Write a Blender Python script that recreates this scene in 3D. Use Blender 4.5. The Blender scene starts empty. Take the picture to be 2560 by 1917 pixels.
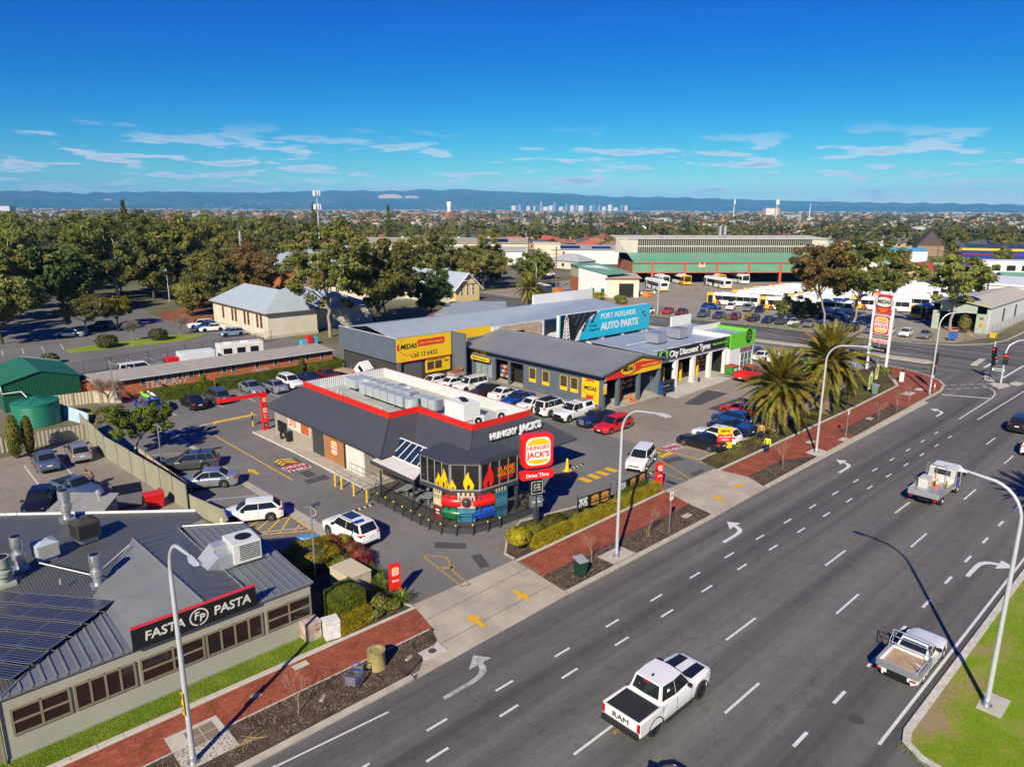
import bpy,math,random
from mathutils import Vector,Matrix
R=math.radians
random.seed(7)
scene=bpy.context.scene
COL=scene.collection
# -- camera, sky, sun, exposure
CAM_H,CAM_AZ,CAM_F,CAM_ROLL=22.15,R(46.9),1776.0,.0045
CAM_P=math.atan((958.5-524.0)/CAM_F)
cam_d=bpy.data.cameras.new('camera');cam=bpy.data.objects.new('camera',cam_d);COL.objects.link(cam)
cam_d.sensor_width=36;cam_d.lens=CAM_F/2560*36;cam_d.clip_start=.5;cam_d.clip_end=80000
cam.matrix_world=Matrix.Translation((0,0,CAM_H))@Matrix.Rotation(CAM_AZ-R(90),4,'Z')@Matrix.Rotation(R(90)-CAM_P,4,'X')@Matrix.Rotation(CAM_ROLL,4,'Z')
scene.camera=cam
SUN_AZ,SUN_EL=R(31+180),R(33)
sun_d=bpy.data.lights.new('sun','SUN');sun=bpy.data.objects.new('sun',sun_d);COL.objects.link(sun)
sun_d.energy=4.8;sun_d.angle=R(.5);sun_d.color=(1,.90,.70)
sv=Vector((math.cos(SUN_AZ)*math.cos(SUN_EL),math.sin(SUN_AZ)*math.cos(SUN_EL),math.sin(SUN_EL)))
sun.rotation_euler=sv.to_track_quat('Z','Y').to_euler()
world=bpy.data.worlds.new('World');scene.world=world;world.use_nodes=True
def make_world():
 nt=world.node_tree;N=nt.nodes;L=nt.links
 for n in list(N):N.remove(n)
 out=N.new('ShaderNodeOutputWorld');bg=N.new('ShaderNodeBackground');bg.inputs[1].default_value=.11
 sky=N.new('ShaderNodeTexSky');sky.sky_type='NISHITA';sky.sun_disc=False
 sky.sun_elevation=SUN_EL;sky.sun_rotation=R(90)-SUN_AZ
 sky.air_density=1.0;sky.dust_density=.0;sky.ozone_density=3.2;sky.altitude=0
 hs=N.new('ShaderNodeHueSaturation');hs.inputs['Saturation'].default_value=1.25;hs.inputs['Value'].default_value=1.0
 tint=N.new('ShaderNodeMixRGB');tint.blend_type='MULTIPLY';tint.inputs[0].default_value=1;tint.inputs[2].default_value=(.074,.092,.112,1);L.new(sky.outputs[0],tint.inputs[1]);L.new(tint.outputs[0],hs.inputs['Color'])
 sc_=N.new('ShaderNodeSeparateColor');L.new(hs.outputs[0],sc_.inputs[0]);cc_=N.new('ShaderNodeCombineColor')
 for i_,(k_,e_)in enumerate(((9.5,2.2),(6.6,1.6),(5.3,.8))):
  p_=N.new('ShaderNodeMath');p_.operation='POWER';L.new(sc_.outputs[i_],p_.inputs[0]);p_.inputs[1].default_value=e_;q_=N.new('ShaderNodeMath');q_.operation='MULTIPLY';L.new(p_.outputs[0],q_.inputs[0]);q_.inputs[1].default_value=k_;L.new(q_.outputs[0],cc_.inputs[i_])
 tc=N.new('ShaderNodeTexCoord');sep=N.new('ShaderNodeSeparateXYZ');L.new(tc.outputs['Generated'],sep.inputs[0])
 def mth(op,a,b=None,c=None):
  m=N.new('ShaderNodeMath');m.operation=op
  for i,v in enumerate((a,b,c)):
   if v is None:continue
   if isinstance(v,(int,float)):m.inputs[i].default_value=v
   else:L.new(v,m.inputs[i])
  return m.outputs[0]
 z=sep.outputs[2]
 zz=mth('ADD',mth('MAXIMUM',z,0.0),.085)
 u=mth('DIVIDE',sep.outputs[0],zz);v=mth('DIVIDE',sep.outputs[1],zz)
 cb=N.new('ShaderNodeCombineXYZ');L.new(u,cb.inputs[0]);L.new(v,cb.inputs[1])
 def noise(vec,sc,det,rough,dist=0):
  n=N.new('ShaderNodeTexNoise');L.new(vec,n.inputs['Vector']);n.inputs['Scale'].default_value=sc
  n.inputs['Detail'].default_value=det;n.inputs['Roughness'].default_value=rough;n.inputs['Distortion'].default_value=dist
  return n.outputs['Fac']
 def ramp(f,a,b,ca=(0,0,0,1),cb_=(1,1,1,1)):
  r=N.new('ShaderNodeValToRGB');r.color_ramp.elements[0].position=a;r.color_ramp.elements[1].position=b
  r.color_ramp.elements[0].color=ca;r.color_ramp.elements[1].color=cb_;r.color_ramp.interpolation='EASE'
  L.new(f,r.inputs[0]);return r.outputs[0]
 n1=noise(cb.outputs[0],1.9,6,.55,.1);n0=noise(cb.outputs[0],.6,2,.5)
 f=mth('ADD',mth('MULTIPLY',n1,.72),mth('MULTIPLY',n0,.28))
 mrb=N.new('ShaderNodeMapRange');mrb.interpolation_type='SMOOTHSTEP';L.new(z,mrb.inputs[0]);mrb.inputs[1].default_value=.112;mrb.inputs[2].default_value=.06;mrb.inputs[3].default_value=0;mrb.inputs[4].default_value=1;band=mrb.outputs[0]
 cov=mth('MULTIPLY',ramp(f,.515,.575),band)
 shade=ramp(f,.54,.70,(5.4,5.6,6.0,1),(2.7,3.4,4.6,1))
 mx=N.new('ShaderNodeMixRGB');L.new(mth('MULTIPLY',cov,.8),mx.inputs[0]);L.new(cc_.outputs[0],mx.inputs[1]);L.new(shade,mx.inputs[2])
 L.new(mx.outputs[0],bg.inputs[0]);L.new(bg.outputs[0],out.inputs[0])
make_world()
scene.view_settings.view_transform='Standard';scene.view_settings.look='None'
scene.view_settings.exposure=.46;scene.view_settings.gamma=1
scene.render.engine='CYCLES'
scene.cycles.max_bounces=4;scene.cycles.diffuse_bounces=2;scene.cycles.glossy_bounces=2;scene.cycles.transmission_bounces=4
scene.cycles.volume_bounces=0;scene.cycles.transparent_max_bounces=8
scene.cycles.use_denoising=True;scene.cycles.sample_clamp_indirect=8
scene.cycles.caustics_reflective=False;scene.cycles.caustics_refractive=False
def G(px,py,z=0.0):
 """survey helper: where the ground (height z) lies under a point seen from the survey station"""
 u,v=px-1280,958.5-py
 cr,sr=math.cos(CAM_ROLL),math.sin(CAM_ROLL)
 u,v=u*cr-v*sr,u*sr+v*cr
 fw=CAM_F*math.cos(CAM_P)+v*math.sin(CAM_P);up=v*math.cos(CAM_P)-CAM_F*math.sin(CAM_P)
 t=(z-CAM_H)/up;c,n=math.cos(CAM_AZ),math.sin(CAM_AZ)
 return(fw*t*c+u*t*n,fw*t*n-u*t*c)
def G4(pts,z=0):return[G(1300+x*.5696,1000+y*.5696,z)for x,y in pts]
def G2(pts,z=0):return[G(500+x*.4227,900+y*.4227,z)for x,y in pts]
def G3(pts,z=0):return[G(x*.3623,700+y*.3623,z)for x,y in pts]
# -- materials
MS={}
def M(name,col=None,rough=.7,metal=0.,var=.12,sc=1.5,bump=0.,bsc=40.,spec=.4,vec='Object',stretch=None,obvar=0.,var2=None,coat=0.,wave=None,emit=None,alpha=None):
 if name in MS:return MS[name]
 m=bpy.data.materials.new(name);m.use_nodes=True;nt=m.node_tree;N=nt.nodes;L=nt.links
 b=N['Principled BSDF'];b.inputs['Roughness'].default_value=rough;b.inputs['Metallic'].default_value=metal
 b.inputs['Specular IOR Level'].default_value=spec
 if coat:b.inputs['Coat Weight'].default_value=coat;b.inputs['Coat Roughness'].default_value=.06
 col=tuple(col)
 if emit:b.inputs['Emission Color'].default_value=(*col,1);b.inputs['Emission Strength'].default_value=emit
 tc=N.new('ShaderNodeTexCoord');src=tc.outputs[vec]
 if stretch:
  mp=N.new('ShaderNodeMapping');mp.inputs['Scale'].default_value=stretch;L.new(src,mp.inputs[0]);src=mp.outputs[0]
 if var>0:
  n=N.new('ShaderNodeTexNoise');n.inputs['Scale'].default_value=sc;n.inputs['Detail'].default_value=8;n.inputs['Roughness'].default_value=.65
  L.new(src,n.inputs['Vector'])
  r=N.new('ShaderNodeValToRGB');r.color_ramp.elements[0].position=.3;r.color_ramp.elements[1].position=.7
  lo=var2 if var2 else tuple(c*(1-var)for c in col);hi=tuple(min(1,c*(1+var))for c in col)if not var2 else col
  r.color_ramp.elements[0].color=(*lo,1);r.color_ramp.elements[1].color=(*hi,1)
  L.new(n.outputs['Fac'],r.inputs[0]);cs=r.outputs[0]
  if obvar:
   oi=N.new('ShaderNodeObjectInfo');h=N.new('ShaderNodeHueSaturation');mr=N.new('ShaderNodeMapRange')
   L.new(oi.outputs['Random'],mr.inputs[0]);mr.inputs['To Min'].default_value=1-obvar;mr.inputs['To Max'].default_value=1+obvar
   L.new(mr.outputs[0],h.inputs['Value'])
   m2=N.new('ShaderNodeMath');m2.operation='MULTIPLY_ADD';L.new(oi.outputs['Random'],m2.inputs[0]);m2.inputs[1].default_value=7.31;m2.inputs[2].default_value=.0
   m3=N.new('ShaderNodeMath');m3.operation='FRACT';L.new(m2.outputs[0],m3.inputs[0])
   mr2=N.new('ShaderNodeMapRange');L.new(m3.outputs[0],mr2.inputs[0]);mr2.inputs['To Min'].default_value=.5-.07*obvar*2;mr2.inputs['To Max'].default_value=.5+.05*obvar*2
   L.new(mr2.outputs[0],h.inputs['Hue']);L.new(cs,h.inputs['Color']);cs=h.outputs[0]
  L.new(cs,b.inputs['Base Color'])
 else:b.inputs['Base Color'].default_value=(*col,1)
 if bump or wave:
  bp=N.new('ShaderNodeBump');bp.inputs['Strength'].default_value=bump or .6;bp.inputs['Distance'].default_value=.02
  if wave:
   w=N.new('ShaderNodeTexWave');w.wave_type='BANDS';w.bands_direction=wave[0];w.inputs['Scale'].default_value=wave[1];w.inputs['Distortion'].default_value=0
   w.inputs['Detail'].default_value=0;L.new(tc.outputs[vec],w.inputs[0]);L.new(w.outputs['Fac'],bp.inputs['Height']);bp.inputs['Distance'].default_value=wave[2]if len(wave)>2 else .03
  else:
   n2=N.new('ShaderNodeTexNoise');n2.inputs['Scale'].default_value=bsc;n2.inputs['Detail'].default_value=5;L.new(src,n2.inputs['Vector']);L.new(n2.outputs['Fac'],bp.inputs['Height'])
  L.new(bp.outputs[0],b.inputs['Normal'])
 MS[name]=m
 return m
def M_brick(name,c1,c2,mortar,sc,rough=.85,bw=.5,rh=.25,ms=.02,rot=None,vec='Object',big=.25):
 m=bpy.data.materials.new(name);m.use_nodes=True;nt=m.node_tree;N=nt.nodes;L=nt.links
 b=N['Principled BSDF'];b.inputs['Roughness'].default_value=rough;b.inputs['Specular IOR Level'].default_value=.25
 tc=N.new('ShaderNodeTexCoord');mp=N.new('ShaderNodeMapping');L.new(tc.outputs[vec],mp.inputs[0])
 if rot:mp.inputs['Rotation'].default_value=rot
 br=N.new('ShaderNodeTexBrick');L.new(mp.outputs[0],br.inputs['Vector']);br.inputs['Scale'].default_value=sc
 br.inputs['Color1'].default_value=(*c1,1);br.inputs['Color2'].default_value=(*c2,1);br.inputs['Mortar'].default_value=(*mortar,1)
 br.inputs['Mortar Size'].default_value=ms;br.inputs['Brick Width'].default_value=bw;br.inputs['Row Height'].default_value=rh
 n=N.new('ShaderNodeTexNoise');n.inputs['Scale'].default_value=.9;n.inputs['Detail'].default_value=9;n.inputs['Roughness'].default_value=.7;L.new(tc.outputs[vec],n.inputs[0])
 r=N.new('ShaderNodeValToRGB');r.color_ramp.elements[0].position=.3;r.color_ramp.elements[1].position=.7
 r.color_ramp.elements[0].color=(1-big,)*3+(1,);r.color_ramp.elements[1].color=(1+big*.6,)*3+(1,);L.new(n.outputs['Fac'],r.inputs[0])
 mx=N.new('ShaderNodeMixRGB');mx.blend_type='MULTIPLY';mx.inputs[0].default_value=1;L.new(br.outputs[0],mx.inputs[1]);L.new(r.outputs[0],mx.inputs[2])
 L.new(mx.outputs[0],b.inputs['Base Color'])
 bp=N.new('ShaderNodeBump');bp.inputs['Strength'].default_value=.5;bp.inputs['Distance'].default_value=.006;L.new(br.outputs['Fac'],bp.inputs['Height']);bp.invert=True
 L.new(bp.outputs[0],b.inputs['Normal'])
 MS[name]=m;return m
def M_asphalt(name,c,lane=None,patch=.18,crack=True):
 m=bpy.data.materials.new(name);m.use_nodes=True;nt=m.node_tree;N=nt.nodes;L=nt.links
 b=N['Principled BSDF'];b.inputs['Roughness'].default_value=.82;b.inputs['Specular IOR Level'].default_value=.3
 tc=N.new('ShaderNodeTexCoord');P=tc.outputs['Object']
 def noise(sc,det=6,rough=.6,st=None):
  n=N.new('ShaderNodeTexNoise');n.inputs['Scale'].default_value=sc;n.inputs['Detail'].default_value=det;n.inputs['Roughness'].default_value=rough
  s=P
  if st:
   mp=N.new('ShaderNodeMapping');mp.inputs['Scale'].default_value=st;L.new(P,mp.inputs[0]);s=mp.outputs[0]
  L.new(s,n.inputs[0]);return n.outputs['Fac']
 def rng(f,a,b2,lo,hi):
  r=N.new('ShaderNodeMapRange');r.inputs[1].default_value=a;r.inputs[2].default_value=b2;r.inputs[3].default_value=lo;r.inputs[4].default_value=hi;L.new(f,r.inputs[0]);return r.outputs[0]
 def mul(a,b2):
  q=N.new('ShaderNodeMath');q.operation='MULTIPLY';L.new(a,q.inputs[0]);L.new(b2,q.inputs[1]);return q.outputs[0]
 f=mul(rng(noise(.12,5),.3,.7,1-patch,1+patch),rng(noise(14,3,.8),.25,.75,.80,1.2))
 f=mul(f,rng(noise(1.3,7,.7),.3,.7,.9,1.1))
 if lane:f=mul(f,rng(noise(1,4,.6,lane),.36,.64,.62,1.28))
 f=mul(f,rng(noise(.55,4,.75),.60,.72,1.0,.80))
 if crack:
  vo=N.new('ShaderNodeTexVoronoi');vo.feature='DISTANCE_TO_EDGE';vo.inputs['Scale'].default_value=.11
  mp=N.new('ShaderNodeMixRGB');mp.inputs[0].default_value=.12;nz=N.new('ShaderNodeTexNoise');nz.inputs['Scale'].default_value=.8;nz.inputs['Detail'].default_value=6;L.new(P,nz.inputs[0])
  va=N.new('ShaderNodeVectorMath');va.operation='MULTIPLY_ADD';L.new(nz.outputs['Color'],va.inputs[0]);va.inputs[1].default_value=(3,3,3);L.new(P,va.inputs[2])
  L.new(va.outputs[0],vo.inputs['Vector']);f=mul(f,rng(vo.outputs[0],.0,.006,.72,1.0))
 col=N.new('ShaderNodeMixRGB');col.blend_type='MULTIPLY';col.inputs[0].default_value=1;col.inputs[1].default_value=(*c,1);L.new(f,col.inputs[2]);L.new(col.outputs[0],b.inputs['Base Color'])
 bp=N.new('ShaderNodeBump');bp.inputs['Strength'].default_value=.35;bp.inputs['Distance'].default_value=.01;L.new(noise(45,3),bp.inputs['Height']);L.new(bp.outputs[0],b.inputs['Normal'])
 MS[name]=m;return m
def M_two(name,c1,c2,sc,pos=(.45,.55),c3=None,rough=.9,bump=.4,bsc=30,sc2=None):
 """ground covers: patches of two colours with fine grain"""
 m=bpy.data.materials.new(name);m.use_nodes=True;nt=m.node_tree;N=nt.nodes;L=nt.links
 b=N['Principled BSDF'];b.inputs['Roughness'].default_value=rough;b.inputs['Specular IOR Level'].default_value=.15
 tc=N.new('ShaderNodeTexCoord');P=tc.outputs['Object']
 n=N.new('ShaderNodeTexNoise');n.inputs['Scale'].default_value=sc;n.inputs['Detail'].default_value=9;n.inputs['Roughness'].default_value=.62;L.new(P,n.inputs[0])
 r=N.new('ShaderNodeValToRGB');r.color_ramp.elements[0].position=pos[0];r.color_ramp.elements[1].position=pos[1]
 r.color_ramp.elements[0].color=(*c1,1);r.color_ramp.elements[1].color=(*c2,1);L.new(n.outputs['Fac'],r.inputs[0])
 if c3:e=r.color_ramp.elements.new((pos[0]+pos[1])/2);e.color=(*c3,1)
 n2=N.new('ShaderNodeTexNoise');n2.inputs['Scale'].default_value=sc2 or 22;n2.inputs['Detail'].default_value=6;n2.inputs['Roughness'].default_value=.8;L.new(P,n2.inputs[0])
 r2=N.new('ShaderNodeMapRange');r2.inputs[1].default_value=.25;r2.inputs[2].default_value=.75;r2.inputs[3].default_value=.6;r2.inputs[4].default_value=1.4;L.new(n2.outputs['Fac'],r2.inputs[0])
 mx=N.new('ShaderNodeMixRGB');mx.blend_type='MULTIPLY';mx.inputs[0].default_value=1;L.new(r.outputs[0],mx.inputs[1]);L.new(r2.outputs[0],mx.inputs[2]);L.new(mx.outputs[0],b.inputs['Base Color'])
 bp=N.new('ShaderNodeBump');bp.inputs['Strength'].default_value=bump;bp.inputs['Distance'].default_value=.04;L.new(n2.outputs['Fac'],bp.inputs['Height']);L.new(bp.outputs[0],b.inputs['Normal'])
 MS[name]=m;return m
def Ml(name,c1,c2,c3,trans=.25,obvar=.25,csc=.35):
 """foliage: tint changes between clumps, from leaf to leaf, and a little light passes through"""
 m=bpy.data.materials.new(name);m.use_nodes=True;nt=m.node_tree;N=nt.nodes;L=nt.links
 for n in list(N):N.remove(n)
 out=N.new('ShaderNodeOutputMaterial');d=N.new('ShaderNodeBsdfPrincipled');d.inputs['Roughness'].default_value=.55;d.inputs['Specular IOR Level'].default_value=.25
 t=N.new('ShaderNodeBsdfTranslucent');mix=N.new('ShaderNodeMixShader');mix.inputs[0].default_value=trans
 tc=N.new('ShaderNodeTexCoord');n=N.new('ShaderNodeTexNoise');n.inputs['Scale'].default_value=csc;n.inputs['Detail'].default_value=5;n.inputs['Roughness'].default_value=.7;L.new(tc.outputs['Object'],n.inputs[0])
 ge=N.new('ShaderNodeNewGeometry');ad=N.new('ShaderNodeMath');ad.operation='MULTIPLY_ADD';L.new(ge.outputs['Random Per Island'],ad.inputs[0]);ad.inputs[1].default_value=.3;L.new(n.outputs['Fac'],ad.inputs[2])
 r=N.new('ShaderNodeValToRGB');e=r.color_ramp.elements;e[0].position=.42;e[0].color=(*c1,1);e[1].position=.86;e[1].color=(*c3,1);q=e.new(.63);q.color=(*c2,1)
 L.new(ad.outputs[0],r.inputs[0]);cs=r.outputs[0]
 if obvar:
  oi=N.new('ShaderNodeObjectInfo');h=N.new('ShaderNodeHueSaturation');mr=N.new('ShaderNodeMapRange');mr.inputs['To Min'].default_value=1-obvar;mr.inputs['To Max'].default_value=1+obvar
  L.new(oi.outputs['Random'],mr.inputs[0]);L.new(mr.outputs[0],h.inputs['Value'])
  m2=N.new('ShaderNodeMath');m2.operation='MULTIPLY';L.new(oi.outputs['Random'],m2.inputs[0]);m2.inputs[1].default_value=13.7
  m3=N.new('ShaderNodeMath');m3.operation='FRACT';L.new(m2.outputs[0],m3.inputs[0]);mr2=N.new('ShaderNodeMapRange');L.new(m3.outputs[0],mr2.inputs[0]);mr2.inputs['To Min'].default_value=.5-.10*obvar;mr2.inputs['To Max'].default_value=.5+.10*obvar
  L.new(mr2.outputs[0],h.inputs['Hue']);L.new(cs,h.inputs['Color']);cs=h.outputs[0]
 L.new(cs,d.inputs['Base Color']);L.new(cs,t.inputs[0]);L.new(d.outputs[0],mix.inputs[1]);L.new(t.outputs[0],mix.inputs[2]);L.new(mix.outputs[0],out.inputs[0])
 MS[name]=m;return m
def glass(name,col=(.02,.025,.03),rough=.06):
 return M(name,col,rough=rough,var=0,spec=.6)
# -- geometry helpers
class MB:
 """collects shapes of ONE part"""
 def __init__(s):s.v=[];s.f=[];s.m=[];s.mi=0
 def add(s,vs,fs):
  n=len(s.v);s.v+=[tuple(p)for p in vs];s.f+=[tuple(i+n for i in f)for f in fs];s.m+=[s.mi]*len(fs);return s
 def box(s,x0,y0,z0,x1,y1,z1):
  return s.add([(x0,y0,z0),(x1,y0,z0),(x1,y1,z0),(x0,y1,z0),(x0,y0,z1),(x1,y0,z1),(x1,y1,z1),(x0,y1,z1)],[(0,3,2,1),(4,5,6,7),(0,1,5,4),(1,2,6,5),(2,3,7,6),(3,0,4,7)])
 def bbox(s,x0,y0,z0,x1,y1,z1,b=.02):
  """box with chamfered vertical and top edges"""
  i=[(x0+b,y0),(x1-b,y0),(x1,y0+b),(x1,y1-b),(x1-b,y1),(x0+b,y1),(x0,y1-b),(x0,y0+b)]
  j=[(x0+2*b,y0+b),(x1-2*b,y0+b),(x1-b,y0+2*b),(x1-b,y1-2*b),(x1-2*b,y1-b),(x0+2*b,y1-b),(x0+b,y1-2*b),(x0+b,y0+2*b)]
  vs=[(x,y,z0)for x,y in i]+[(x,y,z1-b)for x,y in i]+[(x,y,z1)for x,y in j]
  fs=[tuple(range(7,-1,-1)),tuple(range(16,24))]
  for k in range(8):
   l=(k+1)%8;fs+=[(k,l,8+l,8+k),(8+k,8+l,16+l,16+k)]
  return s.add(vs,fs)
 def pz(s,pts,z0,z1):
  n=len(pts)
  if sum(pts[i][0]*pts[(i+1)%n][1]-pts[(i+1)%n][0]*pts[i][1]for i in range(n))<0:pts=pts[::-1]
  return s.add([(x,y,z0)for x,y in pts]+[(x,y,z1)for x,y in pts],[tuple(range(n-1,-1,-1)),tuple(range(n,2*n))]+[(i,(i+1)%n,n+(i+1)%n,n+i)for i in range(n)])
 def xp(s,prof,x0,x1):
  """(y,z) profile swept along x"""
  n=len(prof);return s.add([(x0,y,z)for y,z in prof]+[(x1,y,z)for y,z in prof],[tuple(range(n-1,-1,-1)),tuple(range(n,2*n))]+[(i,(i+1)%n,n+(i+1)%n,n+i)for i in range(n)])
 def yp(s,prof,y0,y1):
  n=len(prof);return s.add([(x,y0,z)for x,z in prof]+[(x,y1,z)for x,z in prof],[tuple(range(n)),tuple(range(2*n-1,n-1,-1))]+[(i,n+i,n+(i+1)%n,(i+1)%n)for i in range(n)])
 def sl(s,pts,t):
  """flat polygon in space with thickness t below it"""
  p=[Vector(q)for q in pts];nrm=Vector((0,0,0))
  for i in range(len(p)):nrm+=p[i].cross(p[(i+1)%len(p)])
  nrm.normalize()
  if nrm.z<0:p=p[::-1];nrm=-nrm
  n=len(p);return s.add([q for q in p]+[q-nrm*t for q in p],[tuple(range(n)),tuple(range(2*n-1,n-1,-1))]+[(i,n+i,n+(i+1)%n,(i+1)%n)for i in range(n)])
 def poly(s,pts):return s.add(pts,[tuple(range(len(pts)))])
 def tb(s,p0,p1,r0,r1=None,n=8,cap=True):
  return s.path([p0,p1],[r0,r0 if r1 is None else r1],n,cap)
 def path(s,pts,rad,n=8,cap=True):
  P=[Vector(p)for p in pts]
  if not isinstance(rad,(list,tuple)):rad=[rad]*len(P)
  vs=[];fs=[];prev=None
  for i,p in enumerate(P):
   d=(P[min(i+1,len(P)-1)]-P[max(i-1,0)]);d.normalize()
   a=prev if prev is not None else(Vector((1,0,0))if abs(d.x)<.9 else Vector((0,1,0)))
   a=(a-d*a.dot(d));a.normalize();b=d.cross(a);prev=a
   for k in range(n):
    t=2*math.pi*k/n;vs.append(p+(a*math.cos(t)+b*math.sin(t))*rad[i])
  for i in range(len(P)-1):
   for k in range(n):
    l=(k+1)%n;fs.append((i*n+k,i*n+l,(i+1)*n+l,(i+1)*n+k))
  if cap:fs+=[tuple(range(n-1,-1,-1)),tuple(range((len(P)-1)*n,len(P)*n))]
  return s.add(vs,fs)
 def la(s,prof,n=16,c=(0,0)):
  vs=[(c[0]+r*math.cos(2*math.pi*k/n),c[1]+r*math.sin(2*math.pi*k/n),z)for r,z in prof for k in range(n)]
  fs=[(i*n+k,i*n+(k+1)%n,(i+1)*n+(k+1)%n,(i+1)*n+k)for i in range(len(prof)-1)for k in range(n)]
  fs+=[tuple(range(n-1,-1,-1)),tuple(range((len(prof)-1)*n,len(prof)*n))]
  return s.add(vs,fs)
 def mesh(s,name,mats,smooth=False):
  me=bpy.data.meshes.new(name);me.from_pydata(s.v,[],s.f)
  for m in(mats if isinstance(mats,(list,tuple))else[mats]):me.materials.append(m)
  if any(s.m):me.polygons.foreach_set('material_index',s.m)
  if smooth:
   me.polygons.foreach_set('use_smooth',[True]*len(s.f))
   if smooth!='full':me.set_sharp_from_angle(angle=R(smooth if smooth>1 else 35))
  return me
 def bd(s,name,mats,parent=None,smooth=False,lc=False):
  return put(name,s.mesh(name,mats,smooth),parent,lc)
def put(name,me,parent=None,lc=False,loc=None,rot=None,scale=None):
 o=bpy.data.objects.new(name,me);COL.objects.link(o)
 if parent:
  o.parent=parent
  if not lc:
   off=Vector((0,0,0));q=parent
   while q:off+=q.location;q=q.parent
   o.location=-off
 if loc is not None:o.location=Vector(loc)+(o.location if parent and not lc else Vector((0,0,0)))
 if rot is not None:o.rotation_euler=rot
 if scale is not None:o.scale=scale
 return o
def tag(o,label,cat=None,group=None,kind=None):
 if label:o['label']=label
 if cat:o['category']=cat
 if group:o['group']=group
 if kind:o['kind']=kind
 return o
def Th(name,label,cat,loc=(0,0,0),rz=0,group=None):
 o=bpy.data.objects.new(name,None);COL.objects.link(o);o.location=loc;o.rotation_euler=(0,0,rz);o.empty_display_size=.3
 return tag(o,label,cat,group)
def Sr(name,mb,m,smooth=False):
 o=mb.bd(name,m,None,smooth);o['kind']='structure';return o
def cT(o,parent=None):
 c=o.copy();COL.objects.link(c);c.parent=parent
 for ch in KIDS.get(o.name,())if False else list(o.children):cT(ch,c)
 return c
KIDS={}
CW={'A':.667,'B':.563,'C':.708,'D':.75,'E':.5,'F':.469,'G':.74,'H':.729,'I':.25,'J':.25,'K':.656,'L':.49,'M':.781,'N':.781,'O':.823,'P':.51,'Q':.823,'R':.604,'S':.458,'T':.604,'U':.708,'V':.604,'W':1.042,'X':.708,'Y':.604,'Z':.646,'a':.427,'c':.438,'e':.479,'f':.25,'g':.427,'i':.219,'j':.219,'k':.479,'l':.219,'m':.771,'o':.552,'r':.396,'s':.385,'t':.333,'v':.438,'w':.719,'y':.438,'z':.417,"'":.188,'"':.354,'-':.323,'.':.219,' ':.278}
def text(s,m,parent,loc,face=-90,width=None,size=None,bold=.02,ext=.01,name='lettering',shear=0,tilt=0,slope=0,lc=False,hs=1.0):
 """flat lettering on a vertical sign; face = compass angle (degrees from +X) the sign looks towards; loc = its centre"""
 w1=sum(CW.get(c,.5)for c in s)
 if size is None:size=width/w1/hs
 c=bpy.data.curves.new(name,'FONT');c.body=s;c.size=size;c.align_x='CENTER';c.align_y='CENTER';c.extrude=ext;c.offset=bold*size;c.shear=shear;c.resolution_u=3
 c.materials.append(m)
 tmp=bpy.data.objects.new('tmp',c);me=bpy.data.meshes.new_from_object(tmp);bpy.data.objects.remove(tmp);bpy.data.curves.remove(c)
 o=put(name,me,parent,lc,loc)
 o.rotation_euler=(Matrix.Rotation(R(face+90),3,'Z')@Matrix.Rotation(R(90)-R(tilt),3,'X')@Matrix.Rotation(R(slope),3,'Z')).to_euler()
 o.scale=(hs,1,1)
 return o
def wpo(pts,loc,face,t=.012):
 """2-D outline (u right, v up) as a thin plate on a vertical surface; returns MB in world coordinates"""
 a=R(face);nx,ny=math.cos(a),math.sin(a);ux,uy=-ny,nx
 mb=MB();n=len(pts);area=sum(pts[i][0]*pts[(i+1)%n][1]-pts[(i+1)%n][0]*pts[i][1]for i in range(n))
 if area<0:pts=pts[::-1]
 fr=[(loc[0]+ux*u+nx*t,loc[1]+uy*u+ny*t,loc[2]+v)for u,v in pts];bk=[(loc[0]+ux*u,loc[1]+uy*u,loc[2]+v)for u,v in pts]
 mb.add(fr+bk,[tuple(range(n)),tuple(range(2*n-1,n-1,-1))]+[(i,n+i,n+(i+1)%n,(i+1)%n)for i in range(n)])
 return mb
def rrect(w,h,r,n=5):
 p=[]
 for cx,cy,a0 in((w/2-r,h/2-r,0),(-w/2+r,h/2-r,90),(-w/2+r,-h/2+r,180),(w/2-r,-h/2+r,270)):
  for k in range(n+1):
   a=R(a0+90*k/n);p.append((cx+r*math.cos(a),cy+r*math.sin(a)))
 return p
def ell(a,b,n=24,a0=0,a1=360):
 return[(a*math.cos(R(a0+(a1-a0)*k/n)),b*math.sin(R(a0+(a1-a0)*k/n)))for k in range(n+(0 if a1-a0==360 else 1))]
NTH='first second third fourth fifth sixth seventh eighth ninth tenth eleventh twelfth thirteenth fourteenth fifteenth sixteenth seventeenth eighteenth nineteenth twentieth twenty-first twenty-second twenty-third twenty-fourth'.split()
def shift(p,du,dv,s=1):return[(u*s+du,v*s+dv)for u,v in p]
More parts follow.
